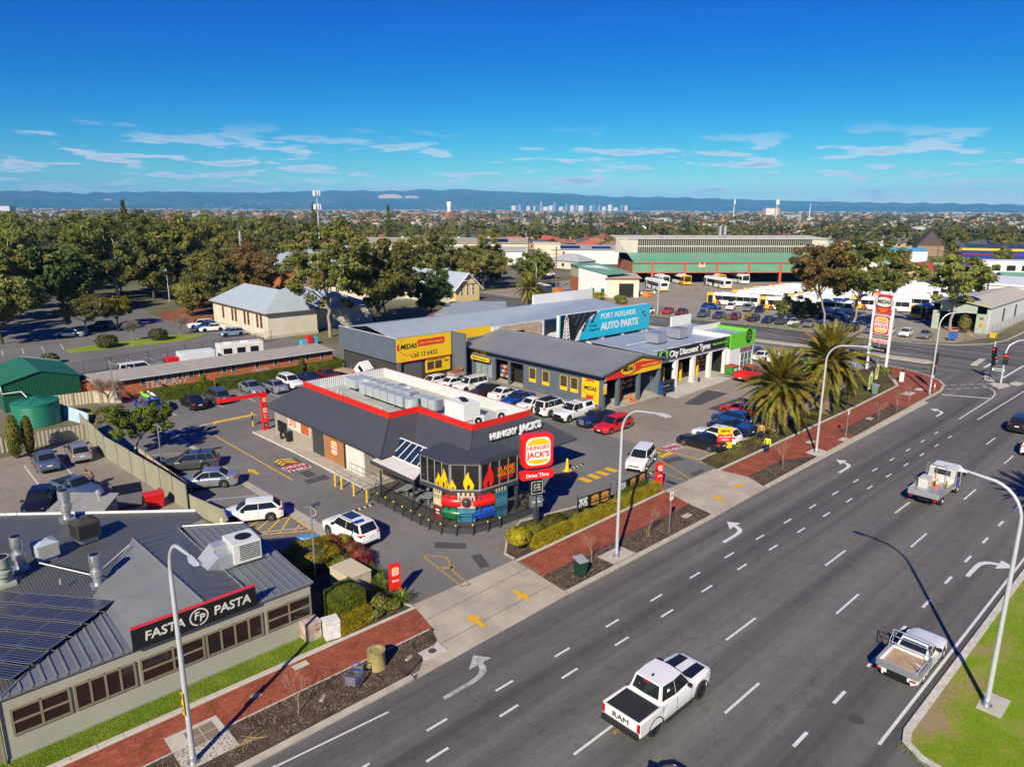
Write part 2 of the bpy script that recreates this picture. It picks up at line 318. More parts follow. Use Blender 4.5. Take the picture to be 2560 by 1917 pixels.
# -- shared materials
white=M('white_paint',(.78,.78,.76),.5,var=.06);offwhite=M('off_white',(.72,.68,.58),.7,var=.1)
black=M('black_plastic',(.012,.012,.013),.5,var=.1);dG=M('dark_grey',(.05,.052,.056),.6)
gv=M('galvanised_steel',(.52,.54,.56),.42,.75,var=.1,sc=3);pM_=M('pole_steel',(.60,.63,.64),.45,.35,var=.08,sc=4)
red=M('sign_red',(.72,.018,.012),.35,var=.03);yellow=M('sign_yellow',(.85,.50,.008),.4,var=.03);orange=M('sign_orange',(.85,.20,.01),.4,var=.03)
sW=M('sign_white',(.82,.82,.80),.4,var=.02);sB=M('sign_black',(.012,.012,.014),.4,var=.05)
rU=M('tyre_rubber',(.018,.018,.019),.85,var=.2,sc=20);rimm=M('alloy_rim',(.45,.46,.48),.3,.8,var=.05);rimblack=M('black_rim',(.02,.02,.021),.35,.3,var=.05)
cg=glass('car_glass',(.012,.016,.020),.05);lampglass=M('lamp_glass',(.62,.64,.66),.12,var=.05,spec=.7);tailred=M('tail_lamp',(.42,.008,.008),.18,var=.05,spec=.6)
plate=M('number_plate',(.75,.75,.72),.5,var=.04);wg=glass('window_glass',(.016,.014,.013),.08);blueglass=glass('blue_glass',(.02,.045,.085),.08)
concrete=M('concrete',(.42,.385,.32),.9,var=.18,sc=1.1,bump=.3,bsc=60);c2_=M('pale_concrete',(.52,.48,.41),.9,var=.16,sc=.8,bump=.3,bsc=60)
gR_=M('blue_grey_roofing',(.36,.42,.47),.45,.15,var=.1,sc=.5)
bark=M('gum_bark',(.34,.27,.21),.9,var=.35,sc=2.5,bump=.6,bsc=12);dB=M('dark_bark',(.10,.075,.055),.9,var=.3,sc=6,bump=.6,bsc=20);palebark=M('pale_bark',(.55,.50,.44),.9,var=.3,sc=2)
yp_=M('yellow_paint',(.72,.42,.02),.7,var=.14,sc=6);wl_=M('road_line',(.66,.66,.64),.75,var=.14,sc=7)
# -- the setting
RZ=-.10;KR=(CAM_H-RZ)/CAM_H
m_ground=M_two('suburb_ground',(.10,.11,.05),(.20,.18,.13),.03,(.4,.6),(.15,.15,.08),sc2=2)
m_road=M_asphalt('road_asphalt',(.130,.123,.116),lane=(.008,.55,1),patch=.10)
m_lot=M_asphalt('lot_asphalt',(.175,.168,.158),patch=.16);m_lot2=M_asphalt('worn_lot_asphalt',(.27,.235,.19),patch=.22);m_depot=M_asphalt('depot_yard',(.30,.265,.21),patch=.15)
m_dark=M_asphalt('dark_patch',(.075,.075,.078),patch=.1,crack=False)
m_cross=M_asphalt('cross_road_asphalt',(.14,.132,.124),lane=(.5,.008,1),patch=.10)
m_paver=M_brick('red_paving',(.44,.125,.065),(.30,.066,.034),(.13,.05,.035),3.6,big=.42)
m_mulch=M_two('bark_mulch',(.05,.036,.026),(.15,.11,.08),1.2,(.35,.7),rough=.95,bump=1,sc2=26)
m_grass=M_two('lawn',(.10,.19,.012),(.17,.26,.02),.9,(.35,.65),(.13,.22,.015),bump=.8,sc2=30)
m_median=M_two('median_grass',(.34,.25,.13),(.19,.30,.012),.33,(.38,.54),(.28,.30,.05),bump=.8,sc2=18)
m_dirt=M_two('bare_soil',(.16,.11,.075),(.26,.20,.14),.5,(.35,.65),bump=.5)
m_kerb=M('kerb_concrete',(.46,.42,.34),.9,var=.2,sc=1.6,bump=.3)
big=MB();big.poly([(-3000,-3000,-.3),(26000,-3000,-.3),(26000,26000,-.3),(-3000,26000,-.3)]);Sr('ground',big,m_ground)
blk=MB();blk.pz([(-150,28.3),(93,28.3),(100,28.3),(104,28.0),(107.5,30.6),(110,34),(111,38),(112,60),(109,80),(106,400),(150,3000),(-1500,3000),(-1500,25.9)],-.4,-.02);Sr('town_ground',blk,m_ground)
blk=MB();blk.pz([(133.6,41),(137.5,35),(143,31.6),(150,30.6),(2500,34),(3000,3000),(150,3000),(128,400),(126,95),(131,70)],-.4,-.02);Sr('land',blk,m_ground)
rd=MB();rd.poly([(-120,-60,RZ),(118,-60,RZ),(118,27.2,RZ),(108,31.5,RZ),(100,27.4,RZ),(90,26.5,RZ),(-120,25.6,RZ)]);Sr('main_road',rd,m_road)
rd=MB();rd.poly([(100,27.3,RZ-.004),(118.1,27.2,RZ-.004),(118.1,-60,RZ-.004),(600,-60,RZ-.004),(600,33.5,RZ-.004),(143,32.1,RZ-.004),(135.5,37.5,RZ-.004),(134,60,RZ-.004),(127,96,RZ-.004),(128.6,400,RZ-.004),(105,400,RZ-.004),(108.5,80,RZ-.004),(111.6,60,RZ-.004),(110.6,36,RZ-.004)]);Sr('cross_road',rd,m_cross)
def kerb(name,pts,w=.32,z0=RZ-.05,z1=.012,m=None):
 """concrete kerb along a line, drawn on the left side of the line"""
 mb=MB();P=[Vector((*p,0))for p in pts];L_,R_=[],[]
 for i,p in enumerate(P):
  d=P[min(i+1,len(P)-1)]-P[max(i-1,0)];d.normalize();n=Vector((-d.y,d.x,0));L_.append(p+n*w);R_.append(p)
 for i in range(len(P)-1):
  a,b,c,d=R_[i],R_[i+1],L_[i+1],L_[i]
  mb.add([(a.x-.0,a.y,z0),(b.x,b.y,z0),(b.x,b.y,z1),(a.x,a.y,z1),(d.x,d.y,z1+.004),(c.x,c.y,z1+.004),(d.x,d.y,z0),(c.x,c.y,z0)],[(0,1,2,3),(3,2,5,4),(4,5,7,6)])
 return Sr(name,mb,m or m_kerb)
kerb('kerb',[(-120,25.2),(17.2,25.25)]);kerb('kerb',[(28.6,25.5),(44.9,25.55)]);kerb('kerb',[(52.9,25.75),(72,26.1),(93,26.5),(99.8,26.6),(103.5,27.3),(106.2,28.7),(108.8,31.4),(110.5,34.6),(111,38)],w=.3)
kerb('kerb',[(111,38),(112.1,60),(109.2,80),(106,160)]);kerb('kerb',[(128,160),(126.2,95),(131.2,70),(133.8,41),(137.5,35),(143,31.7),(150,30.7),(320,33.2)][::-1],w=-.35)
gut=MB();gut.poly([(-120,24.85,RZ+.004),(93,25.9,RZ+.004),(93,26.5,RZ+.004),(52,25.75,RZ+.004),(-120,25.2,RZ+.004)]);Sr('gutter',gut,m_kerb)
dw=MB();dw.poly([(17.3,25.2,RZ+.02),(28.6,25.5,RZ+.02),(28.75,27.9,.004),(20.4,27.9,.004)]);dw.poly([(20.4,27.9,.004),(28.75,27.9,.004),(29.0,30.7,.004),(20.8,30.7,.004)]);Sr('driveway',dw,M('driveway_concrete',(.42,.37,.29),.9,var=.25,sc=.45,bump=.3))
dw=MB();dw.poly([(44.9,25.55,RZ+.02),(52.9,25.75,RZ+.02),(54.0,28,.004),(45.2,28,.004)]);dw.poly([(45.2,28,.004),(54.0,28,.004),(53.6,31,.004),(46.1,31,.004)]);Sr('driveway',dw,MS['driveway_concrete'])
for a,b in(((18.6,26.6),(28.6,26.9)),((20.6,28.9),(28.9,29.3))):
 mb=MB();mb.poly([(*a,.012 if a[1]>28 else-.02),(*b,.012 if a[1]>28 else-.02),(b[0],b[1]+.03,.012 if a[1]>28 else-.02),(a[0],a[1]+.03,.012 if a[1]>28 else-.02)]);Sr('driveway_joint',mb,dG)
lot=MB();lot.poly([(15.6,30.3,0),(54,30.5,0),(54,36,0),(54,92,0),(19.5,92,0),(16.6,78,0),(15.2,70,0),(16.8,50,0),(16.5,44,0)]);Sr('restaurant_car_park',lot,m_lot)
lot=MB();lot.poly([(54.02,30.6,0),(98,31.2,0),(111,38,0),(112,60,0),(109,80,0),(54.02,80,0)]);Sr('workshop_forecourt',lot,m_lot2)
lot=MB();lot.poly([(-30,40,-.004),(16.4,40,-.004),(16.4,60,-.004),(15.0,78,-.004),(7,76,-.004),(-30,73,-.004)]);Sr('restaurant_rear_yard',lot,m_lot2)
lot=MB();lot.poly([(-60,100,-.008),(56,98.5,-.008),(56,118,-.008),(52,150,-.008),(46,152,-.008),(50,200,-.008),(30,230,-.008),(-60,200,-.008)]);Sr('church_car_park',lot,m_lot)
lot=MB();lot.poly([(134.6,42,0),(139,36.5,0),(151,33.5,0),(181,35.2,0),(330,60,0),(260,150,0),(190,160,0),(128,150,0),(127.5,96,0),(132.5,70,0)]);Sr('bus_depot_yard',lot,m_depot)
def slabs(name,pts,m,z=.010):mb=MB();mb.pz(pts,-.2,z);return Sr(name,mb,m)
slabs('footpath',[(-60,28.15),(17,28.1),(20.4,28.05),(20.9,30.3),(-60,30.4)],m_paver)
slabs('footpath',[(29.0,28.0),(45.25,28.1),(45.9,30.75),(29.2,30.35)],m_paver)
slabs('footpath',[(53.9,28.05),(60.2,28.1),(64.6,26.1),(72.6,26.45),(72.6,28.3),(88.0,28.3),(88.6,26.72),(99.7,26.95),(103.4,27.6),(106,29),(108.5,31.6),(110.1,34.8),(110.6,37.4),(102.2,33.0),(98.7,31.3),(84,30.8),(60,30.35),(53.6,30.4)],m_paver)
slabs('mulch_verge',[(-60,25.56),(17.0,25.6),(19.9,27.0),(20.35,28.02),(-60,28.12)],m_mulch,.006)
slabs('mulch_verge',[(28.85,25.86),(44.7,25.9),(45.2,28.06),(29.0,27.97)],m_mulch,.006)
slabs('mulch_verge',[(53.2,26.1),(64.4,26.15),(60.1,28.05),(53.95,28.0)],m_mulch,.006);slabs('mulch_verge',[(72.8,26.45),(88.4,26.75),(87.8,28.25),(72.8,28.25)],m_mulch,.006)
for pts in([(-60,30.44),(15.9,30.34),(15.9,30.62),(-60,30.74)],[(15.9,30.34),(20.9,30.28),(20.95,30.5),(15.9,30.58)],[(29.1,30.4),(45.9,30.8),(46,31.05),(29.05,30.62)],[(53.5,30.45),(84,30.85),(98.7,31.35),(102,33.0),(101.8,33.3),(98.5,31.6),(84,31.1),(53.5,30.7)],[(-60,28.13),(20.2,28.05),(20.2,28.12),(-60,28.21)]):slabs('edging',pts,c2_,.03 if pts[0][1]>29 else .014)
slabs('lawn_strip',[(-60,30.75),(15.9,30.63),(15.6,32.2),(-60,32.2)],m_grass,.012)
ks=MB();ks.bbox(-.49,-.15,-.05,.49,.15,.05,.012);ksm=ks.mesh('kerbstone',c2_)
edge_parent=Th('stone_edging','row of pale kerbstones between the lawn strip and red footpath','edging',(8,30.55,0))
for k in range(14):put('kerbstone',ksm,edge_parent,loc=(2.2+k*1.0,30.57-.008*k,.02),rot=(0,0,random.uniform(-.01,.01)))
bed1=[(15.6,30.6),(20.95,30.5),(20.3,32.3),(21.2,34),(21.7,36.2),(22.3,39.8),(21.8,41.2),(18.3,42.1),(16.2,40),(15.6,36)]
slabs('garden_bed',bed1,m_mulch,.02)
bed2=[(29.0,31.7),(28.95,30.7),(46,31.1),(46.6,33.0),(42,33.4),(38.3,33.7),(33.4,34.7),(31,33.6)]
slabs('garden_bed',bed2,m_mulch,.02);kerb('garden_kerb',bed2[2:]+bed2[:2],w=.16,z0=0,z1=.09);kerb('garden_kerb',bed1[1:7],w=.16,z0=0,z1=.08)
bed3=[(54.4,33.0),(53.7,30.8),(84,31.15),(98.4,31.7),(101.5,33.3),(110.3,38.0),(104,38.8),(96,36.5),(84,34.2),(66,33.4)]
slabs('garden_bed',bed3,M_two('weedy_bed',(.07,.05,.035),(.11,.12,.02),.35,(.45,.6),bump=.9),.02)
kerb('garden_kerb',[(54.4,33.0),(66,33.4),(84,34.2),(96,36.5)],w=.15,z0=0,z1=.09)
nose=[(29.75,-8),(29.35,2),(29.3,5.2),(29.55,6.7),(30.1,7.5),(31.0,7.75)]
med=MB();med.pz(nose+[(100,7.75),(104,6),(104,-8)],-.3,.02);Sr('median',med,m_median)
kerb('median_kerb',(nose+[(60,7.8),(100,7.75)])[::-1],w=.34,m=M('white_kerb',(.56,.53,.47),.85,var=.25,sc=2.5),z1=.03)
mm=MB();mm.pz([(117.0,34),(118.2,33.2),(119.6,34),(119.3,42),(117.2,60),(115,85),(113.0,84),(115.2,60),(116.9,42)],-.3,.02);Sr('traffic_median',mm,m_kerb)
for pts in([(106.7,22.1),(108.7,23.6),(109.9,23.4),(110.4,22),(109.6,21.5)],[(111.0,23.5),(111.5,24.9),(114,25.6),(114.2,24.4)],[(121,28.2),(127,28.6),(127,29.4),(121,29.0)],[(110.8,20.8),(112.6,20.6),(112.8,21.6),(111,21.8)]):
 mm=MB();mm.pz(pts,-.3,.03);Sr('traffic_island',mm,c2_)
# ---- painted markings
def mark(pts,m=None,z=RZ+.008,name='road_marking'):mb=MB();mb.poly([(x,y,z)for x,y in pts]);return Sr(name,mb,m or wl_)
def dash(x0,x1,y,w=.13):mark([(x0,y-w/2),(x1,y-w/2),(x1,y+w/2),(x0,y+w/2)])
for k in range(-2,6):dash((31.2+12.02*k)*KR,(34.3+12.02*k)*KR,16.6*KR)
for k in range(-2,6):dash((26.1+12.0*k)*KR,(29.2+12.0*k)*KR,(13.64+.006*(26.1+12*k-26)*1)*KR)
for k in range(-6,15):
 x=23.45+3.98*k;dash(x*KR,(x+1.12)*KR,(21.78-.0165*(x-23)+.0001*(x-23)**2)*KR);x=22.45+4.02*k;dash(x*KR,(x+1.15)*KR,(20.36-.0145*(x-22)+.00008*(x-22)**2)*KR)
for k in range(-1,11):x=26.4+4.0*k;dash(x*KR,(x+1.25)*KR,(10.55+.003*(x-26))*KR,.16)
dash(29.2*KR,104,8.12*KR,.14);dash(-30,9.8,24.6,.1);mark([(9.8,24.5),(15,24.12),(15,24.22),(9.8,24.6)])
def St(pts,w=.13,m=None,z=RZ+.008,name='road_marking'):
 for a,b in zip(pts,pts[1:]):
  d=Vector((b[0]-a[0],b[1]-a[1]));d.normalize();n=Vector((-d.y,d.x))*w/2
  mark([(a[0]+n.x,a[1]+n.y),(b[0]+n.x,b[1]+n.y),(b[0]-n.x,b[1]-n.y),(a[0]-n.x,a[1]-n.y)],m,z,name)
St([(87.5,21.25),(100.8,21.35),(103.2,21.6),(105.0,22.1),(106.4,22.9),(107.4,24.0)],.14);St([(88.8,19.8),(108,19.55)],.14);St([(98.2,26.2),(100.4,21.4)],.35)
St([(120.3,27.1),(127.4,27.2)],.4);St([(114.3,23.4),(126.4,23.5)],.3)
for k in range(6):St([(103.5+k*1.05,27.7-k*.75),(104.2+k*1.05,27.2-k*.75)],.13);St([(101.7+k*1.1,26.6-k*.72),(102.4+k*1.1,26.1-k*.72)],.13)
for y0 in range(38,110,12):
 for x0 in(114.5,122.3,125.6,128.8):
  xo=-(y0-50)*.05*(y0>50);St([(x0+xo,y0),(x0+xo,y0+3)],.12)
def turn_arrow(x,y,s=1.,left=True,m=None,z=RZ+.008):
 """kerb-side turn arrow: a curved shaft with a head pointing across the lane"""
 f=1 if left else-1;sh=[(0,-.12),(1.9,-.12),(2.5,-.05),(2.95,.15),(3.2,.5),(3.3,.85),(2.95,.85),(2.85,.6),(2.6,.35),(2.2,.2),(1.6,.14),(0,.12)]
 mark([(x+a*s,y+b*s*f)for a,b in sh],m,z);mark([(x+a*s,y+b*s*f)for a,b in((2.35,.86),(3.9,.86),(3.35,1.7))],m,z+.001)
for X,Y in((41.3,22.8),(60.7,23.1),(86.3,23.2)):turn_arrow(X*KR,Y*KR,.95)
turn_arrow(48.6,10.0,1.05,False);turn_arrow(17.4,23.2,.95,m=M('worn_line',(.40,.39,.37),.8,var=.5,sc=5))
def arrow(tail,head,w=.16,hw=.42,hl=.8,m=yp_,z=.012):
 t,h=Vector(tail),Vector(head);d=(h-t).normalized();n=Vector((-d.y,d.x));b=h-d*hl
 mark([t+n*w,b+n*w,b+n*hw,h,b-n*hw,b-n*w,t-n*w][::-1],m,z,'painted_arrow')
def G5(pts,z=0):return[G(560+x*.3623,1080+y*.3623,z)for x,y in pts]
a,b=G5([(1795,1340),(1680,1255)]);arrow(a,b);a,b=G5([(1995,1092),(2115,1160)]);arrow(a,b);a,b=G5([(238,290),(165,255)]);arrow(a,b)
a,b=G4([(985,385),(930,365)]);arrow(a,b);a,b=G4([(905,442),(835,420)]);arrow(a,b)
wornyel=M('worn_yellow',(.36,.26,.09),.8,var=.45,sc=4)
YL=lambda pts,w=.13,m=None:St(pts,w,m or yp_,.008,'painted_line')
YL(G3([(2020,1380),(1460,1060)]));YL(G3([(1460,1060),(1452,1040),(1465,1010),(1500,980),(1570,965)]))
YL(G5([(115,625),(475,590),(605,678),(190,712)]));
for p,q in(((320,600),(195,700)),((390,596),(280,703)),((450,595),(385,692)),((520,640),(490,682)),((235,615),(140,670))):YL(G5([p,q]))
YL(G5([(1370,850),(1640,1065),(1700,1050),(1590,970),(1535,860),(1370,850)]),.16,wornyel);YL(G5([(1490,940),(1590,930)]),.3,wornyel)
YL(G4([(640,185),(855,240)]));YL(G4([(580,205),(815,268)]));YL(G4([(855,240),(790,275)]))
for p in((287,350),(325,335),(362,321),(400,306)):
 q=G4([p])[0];mark([(q[0]-.35,q[1]-.6),(q[0]+.35,q[1]-.6),(q[0]+.35,q[1]+.6),(q[0]-.35,q[1]+.6)],yp_,.008,'painted_bar')
for p in((585,238),(640,240)):q=G4([p])[0];mark([(q[0]-.9,q[1]-.3),(q[0]+.9,q[1]-.3),(q[0]+.9,q[1]+.3),(q[0]-.9,q[1]+.3)],yp_,.008,'painted_bar')
YL(G4([(570,235),(750,348)]),.08);YL(G4([(545,290),(720,350)]),.06)
for y in(46.4,50.4,54.4,59.4,64.9,68.4):St([(17.4,y),(21.2,y-2.05)],.08,wl_,.008,'bay_line')
for x in(24.3,26.9,29.4,33.2,36.2,38.9,41.6,44.4):St([(x,79.8),(x,85)],.09,wl_,.008,'bay_line')
for x in(9.0,11.6):St([(x,66.2),(x,72.6)],.1,wl_,.006,'bay_line')
for k in range(14):St([(24-k*2.7,131+k*.1),(24.6-k*2.7,136.5)],.1,wl_,.0,'bay_line')
for k in range(9):St([(27+k*2.6,111),(26.6+k*2.6,116)],.1,wl_,.0,'bay_line')
dr=MB();dr.poly([(21.45,42,.006),(22.2,39.9,.006),(22.6,40,.006),(21.9,57,.006),(22.0,74.6,.006),(21.6,74.6,.006),(21.3,57,.006)]);Sr('drain',dr,concrete)
dr=MB();dr.poly([(22,74.2,.005),(31,74.2,.005),(31,74.7,.005),(22,74.7,.005)]);Sr('drain',dr,concrete)
for pts in(G5([(515,280),(580,260),(645,295),(575,315)]),G5([(548,335),(690,292),(740,318),(585,358)]),G5([(1455,758),(1675,765),(1668,805),(1452,800)]),G5([(1700,850),(1775,840),(1835,925),(1770,940)]),G5([(340,215),(490,180),(612,238),(450,285)]),G4([(615,265),(660,255),(690,265),(650,278)]),G4([(660,252),(700,247),(722,262),(690,266)])):mark(pts,m_dark,.006,'asphalt_patch')
for pts in(G4([(745,322),(800,303),(812,310),(765,333)]),):mark(pts,m_dark,.006,'asphalt_patch')
def G6(pts,z=0):return[G(1500+x*.4792,600+y*.4792,z)for x,y in pts]
for pts in(G6([(435,855),(560,782),(670,800),(520,862)]),G6([(560,880),(730,820),(800,840),(740,900),(690,908)])):mark(pts,m_dark,.006,'asphalt_patch')
mark([(71.5,47.2),(86,48.2),(86,51.5),(71.5,51.5)],M('apron_concrete',(.50,.47,.41),.9,var=.12,sc=.4),.006,'apron');mark([(61.5,49.2),(71.5,49.2),(71.5,51.5),(61.5,51.5)],concrete,.006,'apron')
redpaint=M('red_road_paint',(.36,.05,.06),.8,var=.2,sc=5)
mark(G5([(385,245),(520,205),(612,238),(450,282)]),redpaint,.011,'painted_panel')
for k in range(3):YL(G5([(350+k*22,212+k*10),(382+k*20,188+k*10),(470+k*20,186+k*11)]),.28)
def ground_text(s,c,ang,size,m,z,hs=1):
 cv=bpy.data.curves.new('painted_words','FONT');cv.body=s;cv.size=size;cv.align_x='CENTER';cv.align_y='CENTER';cv.offset=.02*size;cv.resolution_u=2;cv.materials.append(m)
 tmp=bpy.data.objects.new('tmp',cv);me=bpy.data.meshes.new_from_object(tmp);bpy.data.objects.remove(tmp);bpy.data.curves.remove(cv)
 o=put('painted_words',me,None,loc=(c[0],c[1],z),rot=(0,0,R(ang)));o['kind']='structure';o.scale=(hs,1,1);return o
ground_text('DRIVE',(26.45,56.45),-4,.8,wl_,.017);ground_text('THRU',(26.45,55.45),-4,.86,wl_,.017)
mark(G4([(612,210),(648,195),(710,205),(672,228)]),redpaint,.011,'painted_panel');c1=G4([(662,210)])[0];ground_text('DRIVE',(55.9,37.3),-10,.72,wl_,.017);ground_text('THRU',(55.4,36.4),-10,.78,wl_,.017)
bluep=M('blue_paint',(.06,.27,.62),.75,var=.15,sc=5);bq=G5([(505,718),(655,700),(658,765),(498,770)]);mark(bq,bluep,.010,'accessible_bay_panel')
cx=sum(p[0]for p in bq)/4;cy=sum(p[1]for p in bq)/4
ring=[(cx-.05+.36*math.cos(R(a)),cy-.18+.36*math.sin(R(a)))for a in range(150,400,18)];St(ring,.09,wl_,.014,'wheelchair_symbol');St([(cx-.3,cy+.55),(cx-.25,cy+.1),(cx+.15,cy+.05),(cx+.35,cy-.45),(cx+.5,cy-.4)],.11,wl_,.014,'wheelchair_symbol')
def hump(name,pts):
 n=8;(x0,y0),(x1,y1)=pts
 for k in range(n):
  a=(x0+(x1-x0)*k/n,y0+(y1-y0)*k/n);b=(x0+(x1-x0)*(k+1)/n,y0+(y1-y0)*(k+1)/n);d=Vector((b[0]-a[0],b[1]-a[1])).normalized();w=Vector((-d.y,d.x))*.18
  mb=MB();mb.add([(a[0]+w.x,a[1]+w.y,.005),(b[0]+w.x,b[1]+w.y,.005),(b[0],b[1],.06),(a[0],a[1],.06),(a[0]-w.x,a[1]-w.y,.005),(b[0]-w.x,b[1]-w.y,.005)],[(0,1,2,3),(3,2,5,4)])
  yield mb
for lab,pts in(('black and pale yellow speed hump beside the white family car',G5([(885,545),(1030,497)])),('short speed hump next to the yellow cone by the restaurant exit',G4([(215,305),(275,280)])),('speed hump near the white car by the long hedge',G4([(505,345),(585,315)]))):
 t=Th('speed_hump',lab,'speed hump',(*pts[0],0),0,'rubber speed humps in the car park')
 for k,mb in enumerate(hump('s',pts)):mb.bd('segment',black if k%2 else M('cream_rubber',(.55,.48,.26),.8),t)
slab1=[(6.9,29.16),(9.1,29.14),(9.15,26.6),(6.9,26.6)]
slabs('lamp_slab',slab1,c2_,.018)
for i in range(2):
 for j in range(2):mark([(7.62+i*.62,27.75+j*.6),(8.2+i*.62,27.75+j*.6),(8.2+i*.62,28.31+j*.6),(7.62+i*.62,28.31+j*.6)],M('access_lid',(.23,.17,.12),.8,var=.2,sc=3),.024,'access_lid')
slabs('lamp_slab',[(33.3,25.9),(35.6,25.9),(35.6,27.3),(33.3,27.3)],c2_,.018);slabs('lamp_slab',[(63.5,26.15),(65.6,26.15),(65.8,27.5),(63.7,27.5)],c2_,.018)
for q,s in(((19.15,26.4),.6),((67.2,28.6),.5),((43.2,27.0),.4),((95.2,29.0),.9),((80,27.9),.5),((98.5,28.8),.7),((70.5,26.75),.55),((13.6,29.9),.35),((11,29.2),.22)):
 slabs('drain_cover',[(q[0]-s*1.1,q[1]-s*.6),(q[0]+s*1.1,q[1]-s*.6),(q[0]+s*1.1,q[1]+s*.6),(q[0]-s*1.1,q[1]+s*.6)],c2_,.02)
mh=MB();mh.la([(.34,RZ-.02),(.34,RZ+.008)],16,(30.2,9.45));Sr('manhole_cover',mh,M('iron',(.10,.085,.075),.7,.3))
mh=MB();mh.la([(.22,-.02),(.22,.026)],14,(19.15,26.4));Sr('manhole_cover',mh,M('iron',(.1,.09,.08)))
# -- vehicles (local: nose to +x, origin on the ground)
def paint(name,c,metal=.0,rough=.32):return M('car_paint_'+name,c,rough,metal,var=.03,sc=1,coat=.6,spec=.5)
PT=dict(white=paint('white',(.80,.80,.78)),silver=paint('silver',(.42,.45,.48),.6,.3),lightblue=paint('light_blue',(.28,.42,.52),.5),grey=paint('grey',(.10,.11,.12),.5),navy=paint('navy',(.012,.03,.09),.3),black=paint('black',(.012,.012,.013),.2),red=paint('red',(.58,.012,.010)),maroon=paint('maroon',(.22,.012,.016),.3),blue=paint('blue',(.012,.075,.32),.3),brightblue=paint('bright_blue',(.02,.05,.42),.2),brown=paint('brown',(.05,.035,.028),.4),green=paint('green',(.13,.52,.03)),teal=paint('teal',(.02,.22,.28),.3),bluegrey=paint('blue_grey',(.10,.16,.25),.4),champagne=paint('champagne',(.40,.40,.36),.5),yellow=paint('yellow',(.80,.42,.01)))
TY={}
def T(name,L,W,H,wb,Rw,cl,nose,hood,belt,tail,x1,x2,x3,x4,off=0,bed=None,kind=''):TY[name]=dict(L=L,W=W,H=H,wb=wb,R=Rw,cl=cl,nose=nose,hood=hood,belt=belt,tail=tail,x1=x1,x2=x2,x3=x3,x4=x4,off=off,bed=bed,kind=kind)
T('sedan',4.75,1.82,1.44,2.75,.32,.19,.70,.92,.94,.98,.98,.22,-.92,-1.62,.06)
T('oldsedan',5.15,1.85,1.48,3.05,.33,.22,.80,.98,1.0,.98,.95,.50,-1.05,-1.5,.0)
T('hatch',4.30,1.78,1.47,2.62,.32,.19,.70,.95,.97,1.0,1.05,.36,-1.45,-1.98,.05,kind='hatch')
T('wagon',4.85,1.82,1.50,2.80,.32,.19,.70,.92,.95,.98,1.05,.30,-1.85,-2.25,.05,kind='hatch')
T('suv',4.62,1.84,1.69,2.67,.36,.25,.86,1.06,1.08,1.1,1.08,.45,-1.80,-2.17,.05,kind='hatch')
T('fourwd',4.85,1.90,1.86,2.78,.40,.30,.98,1.15,1.16,1.2,1.05,.62,-2.05,-2.30,.08,kind='hatch')
T('pickup',5.35,1.88,1.82,3.22,.39,.30,.96,1.12,1.16,1.14,1.05,.50,-.72,-.92,.06,bed=-1.0)
T('ram',5.85,2.06,1.98,3.58,.43,.34,1.12,1.24,1.26,1.24,1.10,.48,-1.00,-1.24,.04,bed=-1.32)
T('ute',4.9,1.80,1.46,2.95,.32,.22,.72,.95,.98,1.0,.75,.10,-.35,-.62,.06,bed=-.72)
T('minivan',4.9,1.88,1.95,3.0,.34,.20,.90,1.08,1.08,1.1,1.75,.95,-2.15,-2.38,.0,kind='hatch')
def lerp(pts,x):
 if x>=pts[0][0]:return pts[0][1]
 for(a,za),(b,zb)in zip(pts,pts[1:]):
  if a>=x>=b:return za+(zb-za)*((a-x)/(a-b)if a!=b else 0)
 return pts[-1][1]
CARM={}
def quadpane(q,u0,u1,v0,v1,off,tri=0):
 bl,br,tr,tl=[Vector(p)for p in q];n=(br-bl).cross(tl-bl).normalized()
 f=lambda u,v:bl*(1-u)*(1-v)+br*u*(1-v)+tr*u*v+tl*(1-u)*v+n*off
 return[f(u0,v0),f(u1,v0),f(u1,v1),f(u0,v1)]
